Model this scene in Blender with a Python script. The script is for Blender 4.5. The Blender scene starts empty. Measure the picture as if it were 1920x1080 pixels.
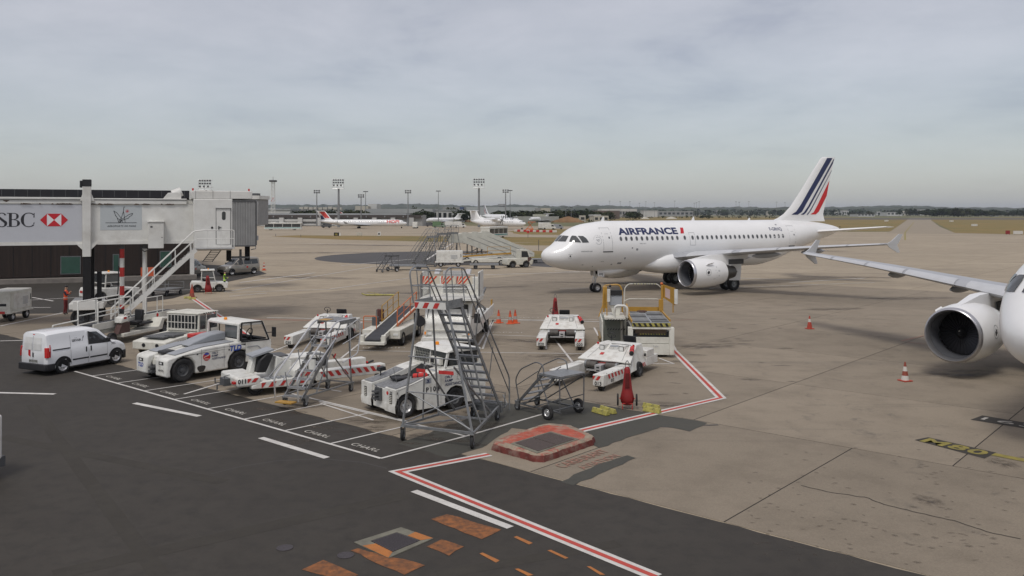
import bpy, bmesh, math, random
import numpy as np
from mathutils import Vector, Matrix
from mathutils.bvhtree import BVHTree
random.seed(7)
S = bpy.context.scene
C = S.collection
R = math.radians
# ------------------------------------------------------------------ camera, sky, sun
FOC, EYE = 1600.0, 6.5            # focal length in pixels of a 1920 wide frame, eye height in metres
cam_d = bpy.data.cameras.new('camera'); cam = bpy.data.objects.new('camera', cam_d); C.objects.link(cam)
cam_d.sensor_width = 36; cam_d.lens = 36*FOC/1920; cam_d.shift_y = -140/1920
cam_d.clip_start = .1; cam_d.clip_end = 30000
cam.location = (0, 0, EYE); cam.rotation_euler = (R(90), 0, 0)
S.camera = cam
W = bpy.data.worlds.new('World'); S.world = W; W.use_nodes = True
nt = W.node_tree; nt.nodes.clear()
def N(t, **k):
    n = nt.nodes.new(t)
    for a, v in k.items(): setattr(n, a, v)
    return n
SUN_EL, SUN_AZ = 58, 200          # degrees; soft sun behind the clouds
out = N('ShaderNodeOutputWorld'); add = N('ShaderNodeAddShader')
sky = N('ShaderNodeTexSky', sky_type='NISHITA', sun_disc=False)
sky.sun_elevation = R(SUN_EL); sky.sun_rotation = R(SUN_AZ)
b1 = N('ShaderNodeBackground'); b1.inputs[1].default_value = .05
nt.links.new(sky.outputs[0], b1.inputs[0])
tc = N('ShaderNodeTexCoord'); sep = N('ShaderNodeSeparateXYZ'); nt.links.new(tc.outputs['Generated'], sep.inputs[0])
zz = N('ShaderNodeMath', operation='ADD'); nt.links.new(sep.outputs[2], zz.inputs[0]); zz.inputs[1].default_value = .16
zm = N('ShaderNodeMath', operation='MAXIMUM'); nt.links.new(zz.outputs[0], zm.inputs[0]); zm.inputs[1].default_value = .05
dx = N('ShaderNodeMath', operation='DIVIDE'); nt.links.new(sep.outputs[0], dx.inputs[0]); nt.links.new(zm.outputs[0], dx.inputs[1])
dy = N('ShaderNodeMath', operation='DIVIDE'); nt.links.new(sep.outputs[1], dy.inputs[0]); nt.links.new(zm.outputs[0], dy.inputs[1])
cb = N('ShaderNodeCombineXYZ'); nt.links.new(dx.outputs[0], cb.inputs[0]); nt.links.new(dy.outputs[0], cb.inputs[1])
n1 = N('ShaderNodeTexNoise'); n1.inputs['Scale'].default_value = 1.15; n1.inputs['Detail'].default_value = 9; n1.inputs['Roughness'].default_value = .6
n1.inputs['Distortion'].default_value = .25
nt.links.new(cb.outputs[0], n1.inputs['Vector'])
cr = N('ShaderNodeValToRGB'); nt.links.new(n1.outputs[0], cr.inputs[0])
e = cr.color_ramp.elements
e[0].position = .30; e[0].color = (.225, .20, .215, 1)
e[1].position = .66; e[1].color = (.44, .405, .395, 1)
m_ = e.new(.47); m_.color = (.36, .333, .325, 1)
# a slightly greener, more even band of cloud low over the horizon, brighter overcast towards the zenith
zr = N('ShaderNodeMapRange'); nt.links.new(sep.outputs[2], zr.inputs[0]); zr.inputs[1].default_value = 0; zr.inputs[2].default_value = .2
mx = N('ShaderNodeMix', data_type='RGBA'); nt.links.new(zr.outputs[0], mx.inputs[0])
mx.inputs[6].default_value = (.255, .258, .268, 1); nt.links.new(cr.outputs[0], mx.inputs[7])
zq = N('ShaderNodeMapRange'); nt.links.new(sep.outputs[2], zq.inputs[0]); zq.inputs[1].default_value = .25; zq.inputs[2].default_value = 1
zq.inputs[3].default_value = 1; zq.inputs[4].default_value = 1.5
b2 = N('ShaderNodeBackground'); nt.links.new(mx.outputs[2], b2.inputs[0]); nt.links.new(zq.outputs[0], b2.inputs[1])
nt.links.new(b1.outputs[0], add.inputs[0]); nt.links.new(b2.outputs[0], add.inputs[1]); nt.links.new(add.outputs[0], out.inputs[0])
sd = bpy.data.lights.new('sun', 'SUN'); sd.energy = 1.5; sd.angle = R(16); sd.color = (1, .96, .9)
sun = bpy.data.objects.new('sun', sd); C.objects.link(sun)
az = R(SUN_AZ); dirv = Vector((math.sin(az)*math.cos(R(SUN_EL)), math.cos(az)*math.cos(R(SUN_EL)), math.sin(R(SUN_EL))))
sun.rotation_euler = dirv.to_track_quat('Z', 'Y').to_euler()
S.view_settings.view_transform = 'Standard'; S.view_settings.look = 'None'
S.view_settings.exposure = 0; S.view_settings.gamma = 1
S.cycles.volume_bounces = 0; S.cycles.max_bounces = 5; S.cycles.transparent_max_bounces = 16

# ------------------------------------------------------------------ helpers
def G(px, py, z=0):
    """point of the level z seen along the direction that the photograph gives for (px, py)"""
    Y = FOC*(EYE-z)/(py-400); return Vector(((px-960)*Y/FOC, Y, z))
def at(px, py, Y):
    return Vector(((px-960)*Y/FOC, Y, EYE-(py-400)*Y/FOC))

MATS = {}
def pm(name, col, rough=.55, metal=0., var=.12, scale=2., dirt=None, amt=.25, dscale=1.2, bump=0., spec=.4, coat=0., fleck=0., stretch=None, obj=False, emit=None):
    """procedural paint, metal, rubber...: colour varied by noise, patchy dirt, fine relief"""
    if name in MATS: return MATS[name]
    m = bpy.data.materials.new(name); MATS[name] = m; m.use_nodes = True
    t = m.node_tree; b = t.nodes['Principled BSDF']; L = t.links.new
    b.inputs['Roughness'].default_value = rough; b.inputs['Metallic'].default_value = metal
    b.inputs['Specular IOR Level'].default_value = spec; b.inputs['Coat Weight'].default_value = coat
    co = t.nodes.new('ShaderNodeTexCoord'); src = co.outputs['Object']
    if stretch:
        mp = t.nodes.new('ShaderNodeMapping'); mp.inputs['Scale'].default_value = stretch; L(src, mp.inputs[0]); src = mp.outputs[0]
    no = t.nodes.new('ShaderNodeTexNoise'); no.inputs['Scale'].default_value = scale; no.inputs['Detail'].default_value = 6; L(src, no.inputs['Vector'])
    r = t.nodes.new('ShaderNodeMapRange'); L(no.outputs[0], r.inputs[0]); r.inputs[1].default_value = .3; r.inputs[2].default_value = .7
    r.inputs[3].default_value = 1-var; r.inputs[4].default_value = 1+var*.6
    ml = t.nodes.new('ShaderNodeMix'); ml.data_type = 'RGBA'; ml.blend_type = 'MULTIPLY'; ml.inputs[0].default_value = 1
    ml.inputs[6].default_value = (*col, 1); L(r.outputs[0], ml.inputs[7]); last = ml.outputs[2]
    if dirt:
        n2 = t.nodes.new('ShaderNodeTexNoise'); n2.inputs['Scale'].default_value = dscale; n2.inputs['Detail'].default_value = 10; n2.inputs['Roughness'].default_value = .68
        L(src, n2.inputs['Vector'])
        r2 = t.nodes.new('ShaderNodeMapRange'); L(n2.outputs[0], r2.inputs[0]); r2.inputs[1].default_value = .48; r2.inputs[2].default_value = .75
        r2.inputs[3].default_value = 0; r2.inputs[4].default_value = amt*2
        m2 = t.nodes.new('ShaderNodeMix'); m2.data_type = 'RGBA'; L(r2.outputs[0], m2.inputs[0]); L(last, m2.inputs[6]); m2.inputs[7].default_value = (*dirt, 1); last = m2.outputs[2]
    if fleck:
        n3 = t.nodes.new('ShaderNodeTexNoise'); n3.inputs['Scale'].default_value = fleck; n3.inputs['Detail'].default_value = 2; L(src, n3.inputs['Vector'])
        r3 = t.nodes.new('ShaderNodeMapRange'); L(n3.outputs[0], r3.inputs[0]); r3.inputs[1].default_value = .35; r3.inputs[2].default_value = .65; r3.inputs[3].default_value = .86; r3.inputs[4].default_value = 1.12
        m3 = t.nodes.new('ShaderNodeMix'); m3.data_type = 'RGBA'; m3.blend_type = 'MULTIPLY'; m3.inputs[0].default_value = 1; L(last, m3.inputs[6]); L(r3.outputs[0], m3.inputs[7]); last = m3.outputs[2]
    if obj:
        oi = t.nodes.new('ShaderNodeObjectInfo'); r4 = t.nodes.new('ShaderNodeMapRange'); L(oi.outputs['Random'], r4.inputs[0]); r4.inputs[3].default_value = 1-obj; r4.inputs[4].default_value = 1+obj
        m4 = t.nodes.new('ShaderNodeMix'); m4.data_type = 'RGBA'; m4.blend_type = 'MULTIPLY'; m4.inputs[0].default_value = 1; L(last, m4.inputs[6]); L(r4.outputs[0], m4.inputs[7]); last = m4.outputs[2]
    L(last, b.inputs['Base Color'])
    if bump:
        bp = t.nodes.new('ShaderNodeBump'); bp.inputs['Strength'].default_value = bump; bp.inputs['Distance'].default_value = .02
        nb = t.nodes.new('ShaderNodeTexNoise'); nb.inputs['Scale'].default_value = scale*12; nb.inputs['Detail'].default_value = 4; L(src, nb.inputs['Vector'])
        L(nb.outputs[0], bp.inputs['Height']); L(bp.outputs[0], b.inputs['Normal'])
    if emit:
        b.inputs['Emission Color'].default_value = (*emit[:3], 1); b.inputs['Emission Strength'].default_value = emit[3]
    return m

GR = (.16, .13, .10)
white = pm('white_paint', (.70, .695, .65), .42, dirt=(.30, .26, .20), amt=.3, dscale=2.6, coat=.1, var=.09, bump=.04)
cream = pm('cream_paint', (.66, .65, .58), .5, dirt=(.3, .26, .2), amt=.3, dscale=1.5, var=.08)
plane_white = pm('aircraft_white', (.8, .8, .79), .32, dirt=(.55, .53, .5), amt=.12, dscale=.35, var=.03, scale=.5, coat=.3)
radome = pm('radome_white', (.77, .77, .76), .4, var=.02)
alu = pm('galvanised_steel', (.27, .277, .28), .42, metal=.55, var=.2, scale=9, dirt=(.2, .18, .16), amt=.2, dscale=5)
alu_d = pm('dark_steel', (.16, .165, .17), .45, metal=.5, var=.2, scale=9)
alu_l = pm('bright_aluminium', (.6, .6, .6), .35, metal=.6, var=.1, scale=9)
tread = pm('tread_plate', (.26, .265, .27), .6, metal=.4, var=.3, scale=14, bump=.4)
rub = pm('rubber', (.022, .022, .023), .8, var=.3, scale=6, dirt=(.09, .08, .07), amt=.25, dscale=5)
black = pm('black_plastic', (.02, .02, .022), .5, var=.2)
dark = pm('dark_interior', (.012, .012, .013), .8, var=.1)
grey = pm('grey_paint', (.30, .315, .335), .5, var=.12)
gdk = pm('dark_grey_paint', (.09, .092, .095), .6, var=.15)
red = pm('red_paint', (.55, .035, .03), .4, var=.15, scale=4, dirt=(.2, .05, .04), amt=.2)
redw = pm('warning_red', (.50, .04, .035), .5, var=.15, scale=5)
orange = pm('orange_plastic', (.60, .15, .04), .5, var=.1)
beacon = pm('beacon_orange', (.9, .3, .02), .25, var=.05)
yellow = pm('yellow_paint', (.44, .245, .04), .5, dirt=(.2, .13, .05), amt=.35, dscale=4, var=.1)
yelb = pm('bright_yellow', (.40, .36, .09), .6, dirt=(.14, .13, .06), amt=.7, dscale=7)
navy = pm('navy_print', (.02, .03, .095), .4, var=.05)
blue = pm('blue_print', (.03, .07, .35), .4, var=.05)
printk = pm('black_print', (.025, .025, .03), .5, var=.1)
glass = pm('window_glass', (.03, .035, .038), .08, var=.2, scale=1, spec=.8)
glass2 = pm('cockpit_glass', (.055, .06, .06), .1, var=.2, scale=1, spec=.8)
greeng = pm('green_glass', (.035, .085, .065), .15, var=.15, spec=.7)
lampm = pm('lamp_glass', (.75, .75, .72), .15, var=.05)
redl = pm('red_lamp', (.5, .02, .02), .2, var=.05)
silver = pm('champagne_car_paint', (.27, .25, .215), .3, metal=.35, var=.05, coat=.5)
skin = pm('skin', (.45, .27, .19), .6)
hivis_o = pm('orange_vest', (.9, .12, .04), .7, var=.1, scale=8)
hivis_y = pm('lime_vest', (.45, .75, .05), .7, var=.1, scale=8)
cloth = pm('navy_cloth', (.025, .028, .05), .85)
cloth_r = pm('red_cloth', (.18, .03, .03), .85)
cloth_k = pm('dark_cloth', (.03, .03, .03), .85)
seam = pm('panel_seam', (.18,.18,.18), .6)
belt = pm('belt_rubber', (.045, .047, .052), .7, var=.2, scale=5)

class MB:
    """collects shapes and links them as one mesh object"""
    def __init__(s, mat=None): s.v = []; s.f = []; s.k = []; s.ms = []; s.cur = mat
    def mi(s, m):
        m = m or s.cur
        if m not in s.ms: s.ms.append(m)
        return s.ms.index(m)
    def add(s, vs, fs, m=None):
        o = len(s.v); i = s.mi(m); s.v += [tuple(v) for v in vs]
        for f in fs: s.f.append([o+a for a in f]); s.k.append(i)
        return s
    def box(s, x0, x1, y0, y1, z0, z1, m=None, M=None):
        vs = [Vector(p) for p in ((x0,y0,z0),(x1,y0,z0),(x1,y1,z0),(x0,y1,z0),(x0,y0,z1),(x1,y0,z1),(x1,y1,z1),(x0,y1,z1))]
        if M is not None: vs = [M @ v for v in vs]
        return s.add(vs, [(0,3,2,1),(4,5,6,7),(0,1,5,4),(1,2,6,5),(2,3,7,6),(3,0,4,7)], m)
    def hexa(s, b, t, m=None):
        return s.add(list(b)+list(t), [(0,3,2,1),(4,5,6,7),(0,1,5,4),(1,2,6,5),(2,3,7,6),(3,0,4,7)], m)
    def bar(s, p, q, w, h=None, m=None):
        """rectangular bar from p to q"""
        p, q = Vector(p), Vector(q); h = h or w; d = (q-p)
        if d.length < 1e-6: return s
        u = d.normalized(); a = Vector((0,0,1)) if abs(u.z) < .95 else Vector((1,0,0))
        x = u.cross(a).normalized()*w/2; y = x.normalized().cross(u).normalized()*h/2
        return s.hexa([p-x-y, p+x-y, p+x+y, p-x+y], [q-x-y, q+x-y, q+x+y, q-x+y], m)
    def cyl(s, p, q, r, r2=None, n=12, m=None, cap=True):
        p, q = Vector(p), Vector(q); r2 = r if r2 is None else r2; u = (q-p).normalized()
        a = Vector((0,0,1)) if abs(u.z) < .9 else Vector((1,0,0)); x = u.cross(a).normalized(); y = u.cross(x)
        vs = [c + (x*math.cos(t)+y*math.sin(t))*rr for c, rr in ((p, r), (q, r2)) for t in [2*math.pi*i/n for i in range(n)]]
        fs = [(i, n+i, n+(i+1)%n, (i+1)%n) for i in range(n)]
        if cap: fs += [tuple(range(n)), tuple(range(2*n-1, n-1, -1))]
        return s.add(vs, fs, m)
    def tube(s, pts, r, m=None, n=6, rnd=0, closed=False):
        pts = [Vector(p) for p in pts]
        if rnd:                                   # rounded bends
            np_ = [pts[0]]
            for i in range(1, len(pts)-1):
                a, b, c = pts[i-1], pts[i], pts[i+1]; l1 = min(rnd, (a-b).length*.45); l2 = min(rnd, (c-b).length*.45)
                p1 = b+(a-b).normalized()*l1; p2 = b+(c-b).normalized()*l2
                for k in range(4): t = k/3; np_.append(p1*(1-t)**2+b*2*t*(1-t)+p2*t*t)
            pts = np_+[pts[-1]]
        rings = []; x = None
        for i, p in enumerate(pts):
            d = ((pts[min(i+1, len(pts)-1)]-p).normalized() + (p-pts[max(i-1, 0)]).normalized())
            if d.length < 1e-6: d = Vector((0,0,1))
            d.normalize()
            if x is None:
                a = Vector((0,0,1)) if abs(d.z) < .9 else Vector((1,0,0)); x = d.cross(a).normalized()
            x = (x-d*x.dot(d)).normalized(); y = d.cross(x)
            rings.append([p+(x*math.cos(2*math.pi*k/n)+y*math.sin(2*math.pi*k/n))*r for k in range(n)])
        vs = [v for rg in rings for v in rg]; fs = []
        for i in range(len(rings)-1):
            for k in range(n): fs.append((i*n+k, i*n+(k+1)%n, (i+1)*n+(k+1)%n, (i+1)*n+k))
        fs += [tuple(range(n-1, -1, -1)), tuple((len(rings)-1)*n+k for k in range(n))]
        return s.add(vs, fs, m)
    def prism(s, poly, a, b, ax='y', m=None):
        """polygon (in x,z for 'y'; y,z for 'x'; x,y for 'z') extruded from a to b"""
        f = {'y': lambda p, t: (p[0], t, p[1]), 'x': lambda p, t: (t, p[0], p[1]), 'z': lambda p, t: (p[0], p[1], t)}[ax]
        n = len(poly); vs = [f(p, a) for p in poly]+[f(p, b) for p in poly]
        return s.add(vs, [tuple(range(n)), tuple(range(2*n-1, n-1, -1))]+[(i, n+i, n+(i+1)%n, (i+1)%n) for i in range(n)], m)
    def loft(s, rings, m=None, caps=True, closed=True):
        n = len(rings[0]); vs = [p for r_ in rings for p in r_]; fs = []
        for i in range(len(rings)-1):
            for k in range(n if closed else n-1): fs.append((i*n+k, i*n+(k+1)%n, (i+1)*n+(k+1)%n, (i+1)*n+k))
        if caps: fs += [tuple(range(n-1, -1, -1)), tuple((len(rings)-1)*n+k for k in range(n))]
        return s.add(vs, fs, m)
    def lathe(s, prof, o=(0,0,0), ax='x', n=24, m=None):
        """profile (t along the axis, radius)"""
        o = Vector(o); rings = []
        for t, r in prof:
            rg = []
            for k in range(n):
                c, d = math.cos(2*math.pi*k/n)*r, math.sin(2*math.pi*k/n)*r
                rg.append(o+Vector({'x': (t, c, d), 'y': (c, t, d), 'z': (c, d, t)}[ax]))
            rings.append(rg)
        return s.loft(rings, m, caps=False)
    def sphere(s, c, r, m=None, n=10, sc=(1,1,1)):
        c = Vector(c); rings = []
        for i in range(1, n):
            a = math.pi*i/n
            rings.append([c+Vector((math.sin(a)*math.cos(2*math.pi*k/(n*2))*r*sc[0], math.sin(a)*math.sin(2*math.pi*k/(n*2))*r*sc[1], math.cos(a)*r*sc[2])) for k in range(n*2)])
        return s.loft(rings, m)
    def mesh(s, name):
        me = bpy.data.meshes.new(name); me.from_pydata(s.v, [], s.f)
        for m in s.ms: me.materials.append(m)
        if len(s.ms) > 1: me.polygons.foreach_set('material_index', s.k)
        me.validate(); return me
    def build(s, name, parent=None, smooth=None, bevel=0, fix=True):
        me = s.mesh(name)
        bm = bmesh.new(); bm.from_mesh(me)
        if fix: bmesh.ops.recalc_face_normals(bm, faces=bm.faces)
        bm.to_mesh(me); bm.free()
        return link(name, me, parent, smooth, bevel)
def link(name, me, parent=None, smooth=None, bevel=0):
    o = bpy.data.objects.new(name, me); C.objects.link(o)
    if parent is not None: o.parent = parent
    if smooth:
        me.shade_smooth(); me.set_sharp_from_angle(angle=R(smooth))
    if bevel:
        b = o.modifiers.new('bevel', 'BEVEL'); b.width = bevel; b.segments = 2; b.limit_method = 'ANGLE'; b.angle_limit = R(35)
        b.harden_normals = False
        me.shade_smooth(); me.set_sharp_from_angle(angle=R(40))
    return o
def thing(name, label, cat, loc=(0,0,0), rz=0, group=None):
    o = bpy.data.objects.new(name, None); C.objects.link(o); o.empty_display_size = .3
    o.location = loc; o.rotation_euler = (0, 0, rz)
    return tag(o, label, cat, group)
def tag(o, label, cat, group=None, kind=None):
    if label: o['label'] = label
    if cat: o['category'] = cat
    if group: o['group'] = group
    if kind: o['kind'] = kind
    return o
def struct(o): o['kind'] = 'structure'; return o
KIDS = {}
def kids(o): return [c for c in bpy.data.objects if c.parent == o]
def dup(o, loc=None, rz=None, label=None, group=None, sc=None):
    c = o.copy(); C.objects.link(c)
    if loc is not None: c.location = loc
    if rz is not None: c.rotation_euler = (0, 0, rz)
    if label: c['label'] = label
    if group: c['group'] = group
    if sc: c.scale = sc
    for k in kids(o):
        d = k.copy(); C.objects.link(d); d.parent = c
        for g in kids(k):
            h = g.copy(); C.objects.link(h); h.parent = d
    return c
def place(o, la, wa, lb, wb, z=.012, keep_a=True):
    """move a thing so that its local ground points la, lb fall on the world points wa, wb (heading from both, position from a)"""
    la, lb = Vector(la[:2]), Vector(lb[:2]); wa, wb = Vector(wa[:2]), Vector(wb[:2])
    d1, d2 = lb-la, wb-wa; rz = math.atan2(d2.y, d2.x)-math.atan2(d1.y, d1.x)
    c, s = math.cos(rz), math.sin(rz); rot = lambda p: Vector((p.x*c-p.y*s, p.x*s+p.y*c))
    if keep_a: pos = wa-rot(la)
    else: pos = (wa+wb)/2-rot((la+lb)/2)
    o.location = (pos.x, pos.y, z); o.rotation_euler = (0, 0, rz); return o
# lettering -----------------------------------------------------------------------------------
TX = {}
def glyphs(s, size, off=0., shear=0., sx=1., space=1.):
    """flat lettering as vertices (x, y) and faces, left aligned on the base line, height = size (capital letters)"""
    key = (s, off, shear, space)
    if key not in TX:
        c = bpy.data.curves.new('t', 'FONT'); c.body = s; c.offset = off; c.shear = shear; c.space_character = space; c.resolution_u = 3; c.fill_mode = 'FRONT'
        o = bpy.data.objects.new('t', c); me = bpy.data.meshes.new_from_object(o)
        vs = [(v.co.x, v.co.y) for v in me.vertices]; fs = [tuple(p.vertices) for p in me.polygons]
        bpy.data.objects.remove(o); bpy.data.meshes.remove(me); bpy.data.curves.remove(c)
        TX[key] = (vs, fs)
    vs, fs = TX[key]; k = size/.69
    return [(x*k*sx, y*k) for x, y in vs], fs
def text(name, s, parent, o, u, w, size, m, off=0., shear=0., sx=1., space=1., center=True, lift=.004, width=None):
    """lettering laid on a flat face: origin o, reading direction u, up direction w"""
    vs, fs = glyphs(s, size, off, shear, sx, space)
    x0 = min(v[0] for v in vs); x1 = max(v[0] for v in vs); k = 1
    if width: k = width/(x1-x0)
    u, w, o = Vector(u).normalized(), Vector(w).normalized(), Vector(o); nrm = u.cross(w)
    sh = (x0+x1)/2 if center else x0
    P = [o+u*(x-sh)*k+w*(y-(size/2 if center else 0))+nrm*lift for x, y in vs]
    mb = MB(m); mb.add(P, fs); return mb.build(name, parent, fix=False)
def flat_poly(pts):
    bm = bmesh.new(); f = bm.faces.new([bm.verts.new(p) for p in pts]); bmesh.ops.triangulate(bm, faces=[f])
    vs = [v.co.copy() for v in bm.verts]; bm.verts.index_update(); fs = [tuple(v.index for v in g.verts) for g in bm.faces]; bm.free(); return vs, fs
class Wrap:
    """throws flat shapes onto a curved body so that prints, windows and doors follow it"""
    def __init__(s, mb): s.t = BVHTree.FromPolygons([Vector(v) for v in mb.v], mb.f)
    def put(s, mb, vs, fs, d, m, step=.25, eps=.006):
        d = Vector(d).normalized(); bm = bmesh.new()
        bv = [bm.verts.new(Vector(v)) for v in vs]
        for f in fs:
            try: bm.faces.new([bv[i] for i in f])
            except ValueError: pass
        for ax in range(3):
            n = Vector([1 if i == ax else 0 for i in range(3)])
            if abs(n.dot(d)) > .9: continue
            lo = min(v.co[ax] for v in bm.verts); hi = max(v.co[ax] for v in bm.verts); t = lo+step
            while t < hi:
                bmesh.ops.bisect_plane(bm, geom=bm.verts[:]+bm.edges[:]+bm.faces[:], plane_co=n*t, plane_no=n); t += step
        for v in bm.verts:
            hit, nr, ix, ds = s.t.ray_cast(v.co, d)
            if hit is None:
                hit, nr, ix, ds = s.t.find_nearest(v.co+d*1.0)
            if nr.dot(d) > 0: nr = -nr
            v.co = hit+nr*eps
        bm.verts.index_update()
        mb.add([v.co.copy() for v in bm.verts], [tuple(v.index for v in f.verts) for f in bm.faces], m); bm.free()
    def poly(s, mb, pts, d, m, **k):
        vs, fs = flat_poly(pts); s.put(mb, vs, fs, d, m, **k)
    def text(s, mb, st, o, u, w, size, d, m, width=None, off=0., shear=0., **k):
        vs, fs = glyphs(st, size, off, shear); x0 = min(v[0] for v in vs); x1 = max(v[0] for v in vs); q = width/(x1-x0) if width else 1
        o, u, w = Vector(o), Vector(u).normalized(), Vector(w).normalized()
        s.put(mb, [o+u*(x-x0)*q+w*y for x, y in vs], fs, d, m, **k)
def interp(xs, ys, n):
    """smooth monotone curve through the stations"""
    xs, ys = np.array(xs, float), np.array(ys, float); h = np.diff(xs); dl = np.diff(ys)/h; m = np.zeros(len(xs))
    for i in range(1, len(xs)-1):
        if dl[i-1]*dl[i] > 0: m[i] = 2*dl[i-1]*dl[i]/(dl[i-1]+dl[i])
    m[0], m[-1] = dl[0], dl[-1]; out_ = []
    for x in n:
        i = min(max(np.searchsorted(xs, x)-1, 0), len(xs)-2); t = (x-xs[i])/h[i]
        out_.append((2*t**3-3*t*t+1)*ys[i]+(t**3-2*t*t+t)*h[i]*m[i]+(-2*t**3+3*t*t)*ys[i+1]+(t**3-t*t)*h[i]*m[i+1])
    return out_
# shared pieces ---------------------------------------------------------------------------------
WM = {}
def wheel(parent, x, y, r, w, rim=alu_l, name='wheel', z=None, hub=.55):
    """tyre with a rim as its sub-part; axis along y"""
    k = (r, w, rim.name, hub)
    if k not in WM:
        a = MB(rub); b = w/2
        a.lathe([(-b*.7, r*hub), (-b, r*.72), (-b*.96, r*.9), (-b*.7, r*.985), (-b*.3, r), (b*.3, r), (b*.7, r*.985), (b*.96, r*.9), (b, r*.72), (b*.7, r*hub), (-b*.7, r*hub)], ax='y', n=28)
        g = MB(rim)
        for sg in (-1, 1):
            g.lathe([(sg*b*.72, r*(hub+.02)), (sg*b*.8, r*hub), (sg*b*.45, r*hub*.86), (sg*b*.35, r*hub*.5), (sg*b*.6, r*.2), (sg*b*.66, r*.12), (sg*b*.66, .001)], ax='y', n=20)
            for q in range(6):
                t = q*math.pi/3; g.cyl((math.cos(t)*r*.33, sg*b*.38, math.sin(t)*r*.33), (math.cos(t)*r*.33, sg*b*.52, math.sin(t)*r*.33), r*.045, n=6, m=gdk)
        ma, mg = a.mesh('tyre'), g.mesh('rim')
        for me in (ma, mg):
            bm = bmesh.new(); bm.from_mesh(me); bmesh.ops.recalc_face_normals(bm, faces=bm.faces); bm.to_mesh(me); bm.free(); me.shade_smooth(); me.set_sharp_from_angle(angle=R(40))
        WM[k] = (ma, mg)
    o = link(name, WM[k][0], parent); o.location = (x, y, z if z is not None else r)
    link('rim', WM[k][1], o); return o
def archpoly(x0, x1, zb, top, arches, n=8):
    """side outline: bottom edge from x0 to x1 with round wheel arches, then the given top points (from x1 back to x0)"""
    p = [(x0, zb)]
    for xc, r, zc in arches:
        h = math.sqrt(max(r*r-(zb-zc)**2, .01)); a0 = math.atan2(zb-zc, -h); a1 = math.atan2(zb-zc, h)
        if a0 < 0: a0 += 2*math.pi
        for i in range(n+1): t = a0+(a1-a0)*i/n; p.append((xc+math.cos(t)*r, zc+math.sin(t)*r))
    return p+[(x1, zb)]+list(top)
def stripes(mb, o, u, w, L, H, n, m, slant=.5, duty=.5, lift=.004):
    """slanting warning stripes on a flat face"""
    o, u, w = Vector(o), Vector(u).normalized(), Vector(w).normalized(); nr = u.cross(w)*lift; p = L/n
    for i in range(n):
        a = i*p; b = a+p*duty; sl = slant*H
        q = [(a+sl, 0), (b+sl, 0), (b, H), (a, H)]
        q = [(min(max(x, 0), L), y) for x, y in q]
        mb.add([o+u*x+w*y+nr for x, y in q], [(0,1,2,3)], m)
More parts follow.
